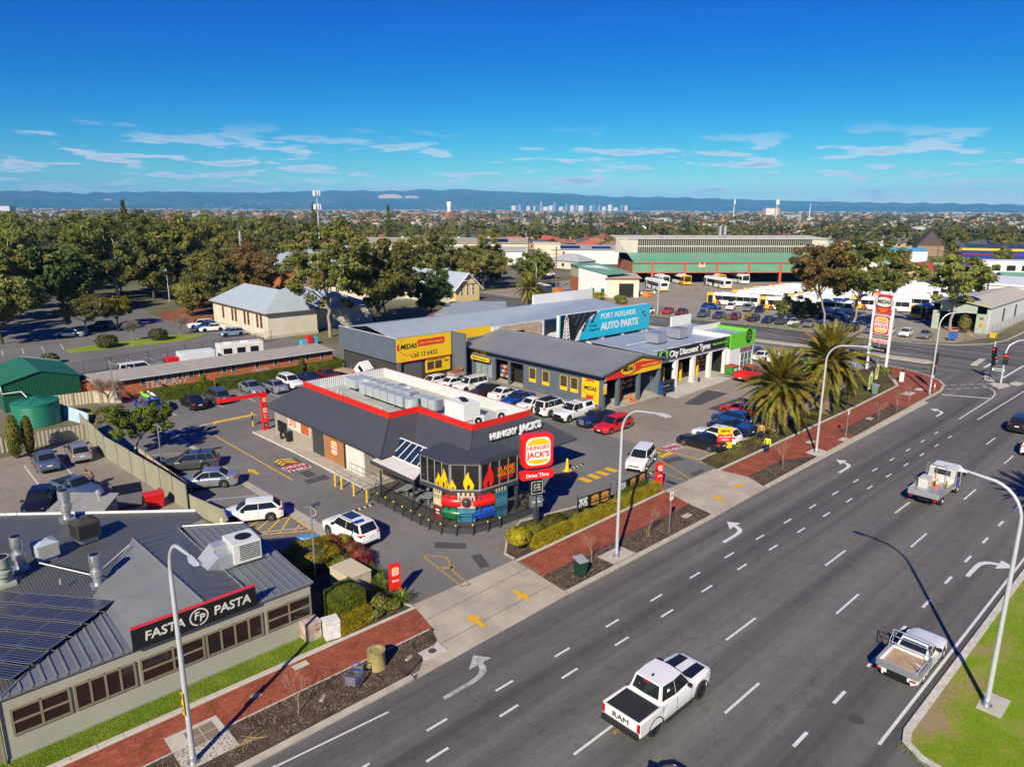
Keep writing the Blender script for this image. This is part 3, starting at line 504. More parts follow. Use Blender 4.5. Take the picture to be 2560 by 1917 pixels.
def car_meshes(ty):
 if ty in CARM:return CARM[ty]
 p=TY[ty];L,W,H,Rw=p['L'],p['W'],p['H'],p['R'];hl=L/2;fx=p['wb']/2+p['off'];rx=-p['wb']/2+p['off'];Ra=Rw+.075
 top=[(hl,p['nose']-.10),(hl-.10,p['nose']),(hl-.35,p['nose']+.07),(p['x1']+.05,p['hood']),(p['x1']-.3,p['belt'])]
 if p['bed']is not None:top+=[(p['bed']+.02,p['belt']),(p['bed'],.70 if ty!='ute' else .6),(-hl,.70 if ty!='ute' else .6)]
 else:top+=[(p['x4'],p['belt']),(p['x4']-.06,p['tail']),(-hl+.10,p['tail']-.02),(-hl,p['tail']-.14)]
 xs=set([hl,hl-.03,hl-.10,hl-.22,hl-.4,-hl,-hl+.03,-hl+.1,-hl+.22,-hl+.4,p['x1'],p['x4']]+[hl-L*k/14 for k in range(1,14)])
 if p['bed']is not None:xs|={p['bed'],p['bed']+.02}
 for wx in(fx,rx):
  for k in range(-8,9):xs.add(wx+Ra*math.sin(k/8*math.pi/2))
 xs=sorted(xs,reverse=True);secs=[]
 for x in xs:
  e=max(0,(abs(x)-.60*hl)/(.40*hl));plan=1-.20*e**3.2;hw=W/2*plan
  zt=lerp(top,x);zb=p['cl']+.10*max(0,e-.6)/.4*.8
  for wx in(fx,rx):
   d=abs(x-wx)
   if d<Ra:zb=max(zb,Rw+math.sqrt(max(0,Ra*Ra-d*d)))
  zb=min(zb,zt-.14);h=zt-zb
  secs.append([(hw*.95,zb),(hw*.985,zb+.18*h),(hw,zb+.5*h),(hw*.985,zb+.74*h),(hw*.945,zt-.06),(hw*.86,zt-.006),(hw*.45,zt+.02),(0,zt+.03)])
 mb=MB();n=8;vs=[];fs=[]
 for x,s in zip(xs,secs):vs+=[(x,y,z)for y,z in s]+[(x,-y,z)for y,z in s[-2::-1]]
 m_=15
 for i in range(len(xs)-1):
  for k in range(m_-1):fs.append((i*m_+k,i*m_+k+1,(i+1)*m_+k+1,(i+1)*m_+k))
 fs+=[tuple(range(m_-1,-1,-1)),tuple(range((len(xs)-1)*m_,len(xs)*m_))]
 mb.add(vs,fs)
 wb,wr=W/2*.90,W/2*.715;zb,zt=p['belt']-.02,H-.035;x1,x2,x3,x4=p['x1'],p['x2'],p['x3'],p['x4'];xm=(x2+x3)/2+.1 if ty not in('ute',)else(x2+x3)/2
 def P(x,y,z):return(x,y,z)
 B1,B2,Bm=(x1,wb*.90,zb),(x4,wb*.90,zb),(xm,wb,zb);R1,R2,Rm=(x2,wr*.93,zt),(x3,wr*.93,zt),(xm,wr,zt)
 mir=lambda q:(q[0],-q[1],q[2])
 vs=[B1,Bm,B2,R1,Rm,R2]+[mir(q)for q in(B1,Bm,B2,R1,Rm,R2)]+[(x2+.05,0,H-.008),(xm,0,H),(x3-.02,0,H-.008),(x1+.12,0,zb),(x4-.06,0,zb)]
 fs=[(1,0,3,4),(2,1,4,5),(6,7,10,9),(7,8,11,10),(0,15,12,3),(15,6,9,12),(16,2,5,14),(8,16,14,11),(3,12,13,4),(4,13,14,5),(12,9,10,13),(13,10,11,14)]
 mb.add(vs,fs)
 if p['bed']is not None:
  b,w=p['bed'],W/2;zf=.70 if ty!='ute' else .6;z2=p['tail']
  for s in(-1,1):mb.bbox(-hl+.04,s*(w-.06)-.075,zf-.15,b+.03,s*(w-.06)+.075,z2,.025)
  mb.bbox(-hl+.01,-w+.06,zf-.12,-hl+.10,w-.06,z2-.01,.02);mb.box(b-.02,-w+.1,zf,b+.05,w-.1,z2)
 mb.mi=1
 mb.box(-hl+.25,-W/2+.25,p['cl']-.02,hl-.25,W/2-.25,.62);
 for s in(1,-1):mb.box(s*(hl-.02)-.03,-W*.34,p['cl']+.06,s*(hl-.02)+.03,W*.34,p['cl']+.2)
 mb.box(hl-.09,-W*.27,p['nose']-.26,hl+.006,W*.27,p['nose']-.15)
 for s in(1,-1):
  mb.box(rx+Ra,s*(W/2*.955)-.012,p['cl']-.02,fx-Ra,s*(W/2*.955)+.012,p['cl']+.09)
  for q in(xm,x1-.12,x4+.55 if p['bed']is None else p['bed']+.12):mb.box(q-.008,s*W/2-.006*s-.006,p['cl']+.12,q+.008,s*W/2-.006*s+.008,p['belt']-.10)
 body=mb
 out={'body':(body,40)}
 g={}
 ws=[mir(B1)[:1]+(-wb*.90,zb),B1,R1,mir(R1)];ws=[(x1,-wb*.9,zb),(x1,wb*.9,zb),R1,mir(R1)]
 def pane(q,*a):m=MB();m.poly(quadpane(q,*a));return m
 c0,c1=(x1+.12,0,zb),(x2+.05,0,H-.008)
 m=MB();m.poly(quadpane([c0,(x1,wb*.9,zb),R1,c1],0,.94,.05,.96,.008));m.poly(quadpane([(x1,-wb*.9,zb),c0,c1,mir(R1)],.06,1,.05,.96,.008));g['windscreen']=[m]
 c0,c1=(x4-.06,0,zb),(x3-.02,0,H-.008)
 lo=.16 if p['kind']!='hatch' else .06
 m=MB();m.poly(quadpane([c0,(x4,-wb*.9,zb),mir(R2),c1],0,.88,lo,.92,.008));m.poly(quadpane([(x4,wb*.9,zb),c0,c1,R2],.12,1,lo,.92,.008));g['rear_window']=[m]
 sw=[]
 for s in(0,1):
  f=(lambda q:q)if s==0 else mir
  q1=[f(Bm),f(B1),f(R1),f(Rm)];q2=[f(B2),f(Bm),f(Rm),f(R2)]
  if s==0:q1=[q1[1],q1[0],q1[3],q1[2]];q2=[q2[1],q2[0],q2[3],q2[2]]
  a1=(.07,.985)if s==0 else(.015,.93);a2=(.015,.88)if s==0 else(.12,.985)
  sw.append(pane(q1,*a1,.05,.92,.008))
  if p['kind']=='hatch' and ty!='hatch':
   if s==0:sw+=[pane(q2,.015,.54,.05,.92,.008),pane(q2,.57,.93,.06,.91,.008)]
   else:sw+=[pane(q2,.46,.985,.05,.92,.008),pane(q2,.07,.43,.06,.91,.008)]
  else:sw.append(pane(q2,*a2,.05,.92,.008))
 g['side_window']=sw
 for k,v in g.items():out[k]=(v,0)
 hz=p['nose'];hl_,tl_=[],[]
 for s in(-1,1):
  m=MB();y=s*W/2*.66;q=[(hl-.015,y-s*.22,hz-.13),(hl-.03,y-s*.0,hz-.14),(hl-.28,s*W/2*.945,hz-.10),(hl-.42,s*W/2*.93,hz+.01),(hl-.16,y,hz+.035),(hl-.07,y-s*.2,hz-.01)]
  m.add(q+[(a-.12,b*.93,c_)for a,b,c_ in q],[(0,1,4,5),(1,2,3,4),(5,4,10,11),(4,3,9,10),(0,5,11,6),(0,6,7,1),(1,7,8,2),(2,8,9,3)]);hl_.append(m)
  m=MB();tz=p['tail']-.17 if p['kind']!='hatch' else p['tail']-.12;y=s*W/2*.80
  if p['bed']is not None:m.bbox(-hl-.012,s*(W/2-.085)-.075,.78,-hl+.14,s*(W/2-.085)+.08,p['tail']-.06,.015)
  else:m.add([(-hl-.012,y-s*.24,tz-.06),(-hl+.06,s*W/2*.90,tz-.08),(-hl+.34,s*W/2*.975,tz),(-hl+.30,s*W/2*.96,tz+.09),(-hl+.07,s*W/2*.87,tz+.10),(-hl+.0,y-s*.24,tz+.06),(-hl+.2,y-s*.24,tz),(-hl+.3,s*W/2*.85,tz)],[(0,1,4,5),(1,2,3,4),(0,5,6),(5,4,7,6),(4,3,7),(0,6,7,1),(1,7,2),(2,7,3)])
  tl_.append(m)
 out['headlight']=(hl_,0);out['tail_light']=(tl_,0)
 m1=MB();m1.box(hl+.002,-.19,p['cl']+.20,hl+.014,.19,p['cl']+.31);m2=MB();zz=p['tail']-.34 if p['bed']is None else .55;m2.box(-hl-.02,-.19,zz,-hl-.004,.19,zz+.115);out['number_plate']=([m1,m2],0)
 mm=[]
 for s in(-1,1):m=MB();m.bbox(x1-.42,s*(W/2*.93)-.02 if s>0 else s*(W/2*.93)-.2,p['belt']+.0,x1-.28,s*(W/2*.93)+.2 if s>0 else s*(W/2*.93)+.02,p['belt']+.14,.02);mm.append(m)
 out['mirror']=(mm,0)
 big=ty in('fourwd','ram','pickup')
 w=.23 if not big else .28;tyre=MB()
 def ring(mb,prof,nn=20):
  mb.add([(r*math.cos(2*math.pi*k/nn),y,r*math.sin(2*math.pi*k/nn))for r,y in prof for k in range(nn)],[(i*nn+k,(i+1)*nn+k,(i+1)*nn+(k+1)%nn,i*nn+(k+1)%nn)for i in range(len(prof)-1)for k in range(nn)])
 ring(tyre,[(Rw*.62,-w/2),(Rw*.94,-w/2),(Rw,-w/2+.03),(Rw,w/2-.03),(Rw*.94,w/2),(Rw*.62,w/2)])
 rim=MB();ring(rim,[(Rw*.64,w/2-.005),(Rw*.60,w/2-.005),(Rw*.57,w/2-.05)])
 for k in range(5):
  a=2*math.pi*k/5;ca,sa=math.cos(a),math.sin(a);t=Rw*.10
  rim.add([(t*-sa-0*ca,w/2-.015,t*ca),(Rw*.6*ca-t*.8*sa,w/2-.025,Rw*.6*sa+t*.8*ca),(Rw*.6*ca+t*.8*sa,w/2-.025,Rw*.6*sa-t*.8*ca),(t*sa,w/2-.015,-t*ca)],[(0,1,2,3)])
 rim.mi=1;rim.add([(Rw*.6*math.cos(2*math.pi*k/16),w/2-.07,Rw*.6*math.sin(2*math.pi*k/16))for k in range(16)],[tuple(range(15,-1,-1))])
 res={}
 for k,(v,sm)in out.items():
  mats={'body':[PT['white'],black],'windscreen':cg,'rear_window':cg,'side_window':cg,'headlight':lampglass,'tail_light':tailred,'number_plate':plate,'mirror':black}[k]
  res[k]=[q.mesh(k,mats,sm)for q in(v if isinstance(v,list)else[v])]
 res['wheel']=[tyre.mesh('wheel',rU,40)];res['rim']=[rim.mesh('rim',[rimm,black])];rb=rim.mesh('rim',[rimblack,black]);res['rim_black']=[rb]
 res['pos']=[(fx,W/2-w/2-.015),(rx,W/2-w/2-.015)];CARM[ty]=res
 return res
def car(ty,col,x,y,heading,label,group,cat='car',z=0.,low=False,name=None,dark_rims=False):
 t=Th(name or{'sedan':'sedan','oldsedan':'sedan','hatch':'hatchback','wagon':'station_wagon','suv':'suv','fourwd':'four_wheel_drive','pickup':'pickup_truck','ram':'pickup_truck','ute':'utility_pickup','minivan':'passenger_van'}[ty],label,cat,(x,y,z),R(heading),group)
 ms=car_meshes(ty)
 for k in('body','windscreen','rear_window','side_window')+(()if low else('headlight','tail_light','number_plate','mirror')):
  for me in ms[k]:
   o=put(k,me,t,True)
   if k=='body':o.material_slots[0].link='OBJECT';o.material_slots[0].material=PT[col]
 for wx,wy in ms['pos']:
  for s in(1,-1):
   w=put('wheel',ms['wheel'][0],t,True,(wx,s*wy,TY[ty]['R']),(0,0,0 if s>0 else math.pi))
   if not low or dark_rims:put('rim',ms['rim_black' if dark_rims else 'rim'][0],w,True)
 return t
def eX(t,name,m,f,smooth=False):
 mb=MB();f(mb);return mb.bd(name,m,t,smooth,lc=True)
def tray_ute(x,y,heading,label,z):
 """single-cab ute with a galvanised drop-side tray and headboard rack"""
 t=car('ute','white',x,y,heading,label,'vehicles driving on the main road','ute',z)
 for o in list(t.children):
  if o.name.startswith('tail_light'):bpy.data.objects.remove(o)
 T2=TY['ute'];a,b,w,zf=-.68,-2.62,.95,.88
 eb(t,'tray_floor',M('ply_deck',(.42,.30,.19),.85,var=.3,sc=2),b+.03,-w+.03,zf-.06,a,w-.03,zf)
 for s in(-1,1):ebb(t,'tray_side',gv,b,s*w-.02,zf-.12,a,s*w+.02,zf+.24,.006)
 ebb(t,'tailgate',gv,b-.02,-w,zf-.12,b+.02,w,zf+.24,.006)
 def rack(m):
  for xx in(a-.02,a-.55):
   m.path([(xx,-w+.05,zf),(xx,-w+.05,zf+.95 if xx>a-.3 else zf+.55),(xx,w-.05,zf+.95 if xx>a-.3 else zf+.55),(xx,w-.05,zf)],.028,6)
  for s in(-1,1):m.tb((a-.02,s*(w-.05),zf+.95),(a-.55,s*(w-.05),zf+.55),.022,None,6)
  m.tb((a-.02,-w+.05,zf+.6),(a-.02,w-.05,zf+.6),.022,None,6)
 eX(t,'headboard_rack',gv,rack)
 eg_(t,'rear_rail',gv,'path',[(b+.25,-w+.04,zf+.2),(b+.25,-w+.04,zf+.55),(b+.25,-w+.3,zf+.62)],.02,6)
 for s in(-1,1):ebb(t,'tail_light',tailred,b-.05,s*.78-.12,.62,b-.02,s*.78+.12,.70,.005)
 eb(t,'chassis',black,b+.1,-.45,.40,a,.45,zf-.08)
 return t
def tray_truck(x,y,heading,label,z):
 """small cab-over truck with a white cab, blue side panels and an aluminium tray full of road gear"""
 t=Th('tray_truck',label,'truck',(x,y,z),R(heading),'vehicles driving on the main road')
 def cab(m):
  m.xp([(-.98,.55),(.98,.55),(1.0,1.35),(.93,2.12),(.80,2.24),(-.80,2.24),(-.93,2.12),(-1.0,1.35)],1.35,2.75)
  m.yp([(2.74,.55),(3.02,.6),(3.0,1.3),(2.74,2.15)],-.96,.96)
 eX(t,'cab',PT['white'],cab,30)
 for s in(-1,1):
  eg_(t,'door',PT['brightblue'],'add',[(1.5,s*1.004,.7),(2.6,s*1.004,.7),(2.6,s*1.012,1.32),(1.5,s*1.012,1.32)],[(0,1,2,3)if s<0 else(3,2,1,0)])
  eg_(t,'side_window',cg,'add',[(1.6,s*1.006,1.36),(2.6,s*1.006,1.36),(2.5,s*.945,2.08),(1.6,s*.945,2.08)],[(0,1,2,3)if s<0 else(3,2,1,0)])
  ebb(t,'mirror',black,2.7,s*1.22-.1,1.45,2.78,s*1.22+.1,1.8,.01)
  ebb(t,'tail_light',tailred,-2.98,s*.85-.14,.66,-2.93,s*.85+.14,.78,.01)
 eg_(t,'windscreen',cg,'add',[(3.012,-.85,1.32),(3.012,.85,1.32),(2.76,.8,2.12),(2.76,-.8,2.12)],[(0,1,2,3)])
 eb(t,'rear_window',cg,1.338,-.6,1.55,1.346,.6,2.0)
 a,b,w,zf=1.15,-2.9,1.08,.95
 eb(t,'tray_floor',gv,b+.02,-w+.03,zf-.1,a,w-.03,zf)
 for s in(-1,1):ebb(t,'tray_side',M('aluminium',(.66,.68,.70),.35,.7),b,s*w-.025,zf-.1,a,s*w+.025,zf+.36,.006)
 ebb(t,'tailgate',MS['aluminium'],b-.03,-w,zf-.1,b+.02,w,zf+.36,.006)
 def rack(m):
  m.path([(a,-w,zf),(a,-w,2.32),(a,w,2.32),(a,w,zf)],.035,6);m.tb((a,-.35,zf),(a,-.35,2.32),.02,None,6);m.tb((a,.35,zf),(a,.35,2.32),.02,None,6)
  for k in range(9):
   for s in(-1,1):m.tb((a+.01,s*(.42+k*.07),1.5),(a+.01,s*(.42+k*.07),2.1),.007,None,4)
  for k in range(5):m.tb((a+.01,-1.0,1.5+k*.15),(a+.01,1.0,1.5+k*.15),.007,None,4)
 eX(t,'headboard_rack',gv,rack)
 eb(t,'chassis',black,b+.3,-.42,.42,2.6,.42,zf-.12);
 for wx,d in((2.25,0),(-1.45,0)):
  for s in(1,-1):
   ms=car_meshes('pickup');w2=put('wheel',ms['wheel'][0],t,True,(wx,s*.86,.39),(0,0,0 if s>0 else math.pi));put('rim',ms['rim'][0],w2,True)
 return t
def make_bus(front='yellow',St=True,art=False):
 t=Th('city_bus','b','bus');L,W,H=(12.2,2.5,3.0);hl=L/2
 pf=[(-W/2,.32),(W/2,.32),(W/2,2.55),(W/2-.12,2.86),(W/2-.35,H),(-W/2+.35,H),(-W/2+.12,2.86),(-W/2,2.55)]
 white_b=M('bus_white',(.80,.80,.79),.35,var=.04,sc=.8,coat=.3);ybus=PT['yellow'];rbus=PT['red']
 eX(t,'body',white_b,lambda m:m.xp(pf,-hl+.05,hl-(1.5 if front else .12)),30)
 if front:eX(t,'front_shell',PT[front],lambda m:(m.xp([(y*1.002,z)for y,z in pf],hl-1.5,hl-.1),m.xp([(y*.96,.36+(z-.32)*.97)for y,z in pf],hl-.1,hl)),30)
 else:eX(t,'front_shell',white_b,lambda m:m.xp([(y*.96,.36+(z-.32)*.97)for y,z in pf],hl-.12,hl),30)
 eb(t,'rear_bumper',ybus,-hl-.02,-W/2+.05,.34,-hl+.06,W/2-.05,.72)
 ebb(t,'windscreen',cg,hl-.02,-1.08,1.15,hl+.012,1.08,2.42,.01);ebb(t,'destination_sign',black,hl-.02,-.95,2.46,hl+.014,.95,2.72,.01);ebb(t,'rear_window',cg,-hl+.03,-.95,1.55,-hl+.046,.95,2.45,.005)
 wm=MB();wm.box(-.80,-.012,1.30,.80,.012,2.34);wm=wm.mesh('side_window',cg);dm=MB();dm.box(-.55,-.012,.42,.55,.012,2.34);dm=dm.mesh('door',cg)
 for s in(-1,1):
  for k in range(6):put('side_window',wm,t,True,(-4.9+k*1.64,s*(W/2+.006),0))
 for k in(5.3,.35):put('door',dm,t,True,(k,W/2+.012,0))
 put('side_window',wm,t,True,(5.1,-W/2-.008,0))
 for s in(-1,1):
  if St:eX(t,'red_stripe',rbus,lambda m:m.add([(hl-1.55,s*(W/2+.004),2.4),(hl-1.95,s*(W/2+.004),2.4),(hl-3.6,s*(W/2+.004),.34),(hl-3.1,s*(W/2+.004),.34)],[(0,1,2,3)if s>0 else(3,2,1,0)]));eX(t,'yellow_flank',ybus,lambda m:m.add([(hl-1.5,s*(W/2+.003),1.25),(hl-2.45,s*(W/2+.003),1.25),(hl-3.1,s*(W/2+.003),.34),(hl-1.5,s*(W/2+.003),.34)],[(0,1,2,3)if s>0 else(3,2,1,0)]))
  ebb(t,'headlight',lampglass,hl-.03,s*.95-.2,.6,hl+.01,s*.95+.2,.78,.01);eb(t,'tail_light',tailred,-hl-.03,s*1.1-.07,.9,-hl+.05,s*1.1+.07,1.3)
  for wx in(hl-2.7,-hl+3.2):
   eX(t,'wheel',rU,lambda m:m.path([(wx,s*(W/2-.26),.48),(wx,s*(W/2+.015),.48)],.48,14));eX(t,'rim',rimm,lambda m:m.path([(wx,s*(W/2),.48),(wx,s*(W/2+.022),.48)],.26,10))
 eX(t,'roof_pod',white_b,lambda m:m.bbox(-3.6,-.85,H-.02,-.6,.85,H+.22,.06),30);eX(t,'roof_pod',M('bus_grey',(.55,.56,.56),.5),lambda m:m.bbox(.8,-.75,H-.02,3.0,.75,H+.18,.05),30);ebb(t,'roof_hatch',MS['bus_grey'],-5.2,-.4,H-.02,-4.4,.4,H+.06,.02)
 return t
def eb(t,name,m,*a):mb=MB();mb.box(*a);return mb.bd(name,m,t,False,lc=True)
def ebb(t,name,m,*a):mb=MB();mb.bbox(*a);return mb.bd(name,m,t,False,lc=True)
def pb(name,m,t,*a):mb=MB();mb.box(*a);return mb.bd(name,m,t)
def pbb(name,m,t,*a):mb=MB();mb.bbox(*a);return mb.bd(name,m,t)
def eg_(t,name,m,f,*a):mb=MB();getattr(mb,f)(*a);return mb.bd(name,m,t,False,lc=True)
def pg_(name,m,t,f,*a):mb=MB();getattr(mb,f)(*a);return mb.bd(name,m,t)
# -- vegetation
import numpy as np
def qm(name,V,mat,extra_mb=None,mats=None):
 """V: (n,4,3) array of leaf faces, optionally joined with an MB (material slot 1)"""
 n=len(V);ev=np.array(extra_mb.v,dtype=np.float32).reshape(-1,3)if extra_mb else np.zeros((0,3),np.float32)
 me=bpy.data.meshes.new(name);vs=np.concatenate([V.reshape(-1,3).astype(np.float32),ev])
 ef=extra_mb.f if extra_mb else[]
 nl=4*n+sum(len(f)for f in ef);npoly=n+len(ef)
 me.vertices.add(len(vs));me.vertices.foreach_set('co',vs.ravel());me.loops.add(nl);me.polygons.add(npoly)
 li=np.concatenate([np.arange(4*n,dtype=np.int32),np.array([i+4*n for f in ef for i in f],dtype=np.int32)])
 st=np.concatenate([np.arange(0,4*n,4),4*n+np.cumsum([0]+[len(f)for f in ef])[:-1]])if ef else np.arange(0,4*n,4)
 me.loops.foreach_set('vertex_index',li);me.polygons.foreach_set('loop_start',st.astype(np.int32))
 for m in(mats or[mat]):me.materials.append(m)
 if ef:me.polygons.foreach_set('material_index',np.concatenate([np.zeros(n,np.int32),np.ones(len(ef),np.int32)]))
 me.update();return me
def lq(P,out,size,rng,up=.35,ow=.55,asp=.5,jit=.35):
 n=len(P);N=rng.normal(size=(n,3));N/=np.linalg.norm(N,axis=1)[:,None]
 N=N*.75+out*ow;N[:,2]+=up;N/=np.linalg.norm(N,axis=1)[:,None]
 t=np.cross(N,rng.normal(size=(n,3)));t/=np.linalg.norm(t,axis=1)[:,None];b=np.cross(N,t)
 s=size*(1+jit*rng.uniform(-1,1,size=n))[:,None];t=t*s;b=b*s*asp
 return np.stack([P-t,P-b*1.0+t*.1,P+t,P+b+t*.1],axis=1)
def clump_points(C,Rr,n,rng,shell=.45):
 """n points about each centre, mostly in the outer part of a flattened ball"""
 D=rng.normal(size=(len(C),n,3));D/=np.linalg.norm(D,axis=2)[:,:,None]
 r=(shell+(1-shell)*rng.uniform(size=(len(C),n))**.6)*Rr[:,None]
 P=C[:,None,:]+D*r[:,:,None]*np.array([1,1,.72]);return P.reshape(-1,3),D.reshape(-1,3)
def grow(seed,H,rx,th,nl=7,trunk_r=.3,lean=(0,0),ns=3,flat=.8,fork=None,base_z=0,cz=.62):
 """trunk, limbs and clump centres of one broad tree"""
 rg=random.Random(seed);mb=MB();C=[];
 def limb(p,q,r0,r1,k=4,wob=.12):
  P=[Vector(p)];d=Vector(q)-Vector(p)
  for i in range(1,k+1):
   f=i/k;P.append(Vector(p)+d*f+Vector((rg.uniform(-1,1),rg.uniform(-1,1),rg.uniform(-.4,.6)))*wob*d.length*math.sin(f*math.pi)*.9)
  mb.path(P,[r0+(r1-r0)*i/k for i in range(k+1)],7,False);return P
 top=Vector((lean[0],lean[1],th));limb((0,0,base_z),top,trunk_r*1.15,trunk_r*.8,5,.06)
 for i in range(nl):
  a=2*math.pi*(i+rg.uniform(-.3,.3))/nl;e=rg.uniform(.25,1.0);rr=rx*rg.uniform(.45,.80)*(1.1-.35*e);
  q=Vector((lean[0]+rr*math.cos(a),lean[1]+rr*math.sin(a),th+(H-th)*(.25+.55*e)))
  P=limb(top-Vector((0,0,rg.uniform(0,th*.25))),q,trunk_r*.55,trunk_r*.18,5,.10);C.append((q,1.0))
  for j in range(ns):
   s=P[rg.randint(2,4)];b=a+rg.uniform(-.9,.9);l=rx*rg.uniform(.3,.5);q2=s+Vector((l*math.cos(b),l*math.sin(b),l*rg.uniform(.0,.9)))
   limb(s,q2,trunk_r*.2,trunk_r*.07,3,.1);C.append((q2,.8))
 limb(top,(lean[0]*1.3,lean[1]*1.3,th+(H-th)*.8),trunk_r*.6,trunk_r*.15,4,.1);C.append((Vector((lean[0]*1.3,lean[1]*1.3,th+(H-th)*.82)),1.0))
 return mb,C
def mT(name,label,cat,x,y,seed,H,rx,th,leaf,barkm,size=.4,nclump=46,nper=150,trunk_r=.3,crad=1.25,group=None,lean=(0,0),nl=7,gaps=.0,shell=.4,up=.35,flat=None,z=0,low=None):
 nclump=int(nclump*1.75);rng=np.random.default_rng(seed);mb,C=grow(seed,H,rx,th,nl,trunk_r*.68,lean,ns=4)
 cs=[c for c,_ in C];cc=Vector((lean[0],lean[1],th+(H-th)*.5));hz=(H-th)*.55
 while len(cs)<nclump:
  d=rng.normal(size=3);d/=np.linalg.norm(d);f=rng.uniform(.35,1.0)**.8
  q=Vector((cc.x+d[0]*rx*f,cc.y+d[1]*rx*f,cc.z+d[2]*hz*f))
  if q.z>(low if low is not None else th*.75):cs.append(q)
 Cn=np.array([tuple(c)for c in cs]);Rr=crad*.78*rng.uniform(.55,1.35,size=len(Cn));P,D=clump_points(Cn,Rr,int(nper*1.0),rng,.15)
 out=P-np.array(tuple(cc));out/=np.linalg.norm(out,axis=1)[:,None]+1e-6
 V=lq(P,(D*.7+out*.5),size*.74,rng,up)
 t=Th(name,label,cat,(x,y,z),0,group);mb.bd('trunk',barkm,t,'full',lc=True);put('crown',qm('crown',V,leaf),t,True)
 return t
gL_=Ml('gum_leaf',(.065,.078,.018),(.16,.172,.036),(.30,.285,.065),csc=.4)
brownleaf=Ml('bronze_leaf',(.08,.055,.018),(.18,.12,.032),(.30,.205,.055),csc=.4)
gN=Ml('green_leaf',(.05,.085,.010),(.12,.19,.018),(.22,.31,.03),csc=.6)
oL=Ml('olive_leaf',(.075,.092,.016),(.19,.20,.034),(.33,.32,.065),csc=.3)
darkleaf=Ml('dark_leaf',(.035,.048,.013),(.085,.10,.025),(.15,.165,.04),csc=.4)
goldleaf=Ml('gold_hedge_leaf',(.16,.14,.008),(.36,.29,.012),(.52,.41,.02),csc=1.5,obvar=.12)
hL=Ml('hedge_leaf',(.05,.075,.007),(.13,.17,.012),(.23,.27,.022),csc=1.5,obvar=.15)
redleaf=Ml('red_shrub_leaf',(.09,.012,.014),(.22,.028,.028),(.34,.07,.05),csc=2)
yellowleaf=Ml('yellow_green_leaf',(.10,.095,.02),(.20,.18,.04),(.32,.28,.07),csc=.5)
frondleaf=Ml('palm_frond',(.06,.065,.008),(.17,.155,.014),(.30,.24,.025),trans=.15,csc=.8,obvar=.35)
rustleaf=Ml('autumn_leaf',(.09,.035,.012),(.20,.085,.025),(.30,.15,.05),csc=.5)
def hedge(label,pts,w,h,leaf,size=.07,dens=260,z=.0,name='hedge',cat='hedge',group=None,top=0.0,rnd=0.0):
 """clipped hedge along a line: a dense core and leaves over every face"""
 rng=np.random.default_rng(len(label)*7+int(abs(pts[0][0])*10));Vs=[];core=MB();c0=Vector((*pts[0],z))
 for a,b in zip(pts,pts[1:]):
  A,B=np.array((*a,z)),np.array((*b,z));d=B-A;L=np.linalg.norm(d);d/=L;n=np.array((-d[1],d[0],0))
  for(o,u,v,nn,U,Vv)in((A+n*w/2,d,np.array((0,0,1)),n,L,h),(A-n*w/2,d,np.array((0,0,1)),-n,L,h),(A-n*w/2+np.array((0,0,h)),d,n,np.array((0,0,1)),L,w),(A-n*w/2,n,np.array((0,0,1)),-d,w,h),(B-n*w/2,n,np.array((0,0,1)),d,w,h)):
   k=int(U*Vv*dens)+4;P=o+u*rng.uniform(0,U,size=(k,1))+v*rng.uniform(0.02,Vv,size=(k,1))+nn*rng.normal(0,.022+size*.25,size=(k,1));P[:,2]+=.03*np.sin(P[:,0]*2.1)+.03*np.sin(P[:,1]*2.7)
   Vs.append(lq(P,np.tile(nn,(k,1)),size,rng,.1,2.4))
  i=.05;q=[A+n*(w/2-i)+d*i,A-n*(w/2-i)+d*i,B-n*(w/2-i)-d*i,B+n*(w/2-i)-d*i];core.pz([(p[0],p[1])for p in q],z,z+h-i)
 V=np.concatenate(Vs);off=np.array(tuple(c0));V=V-off;core.v=[(a-off[0],b-off[1],c-off[2])for a,b,c in core.v]
 o=put(name,qm(name,V,leaf,core,[leaf,darkleaf]),None,loc=tuple(c0));return tag(o,label,cat,group)
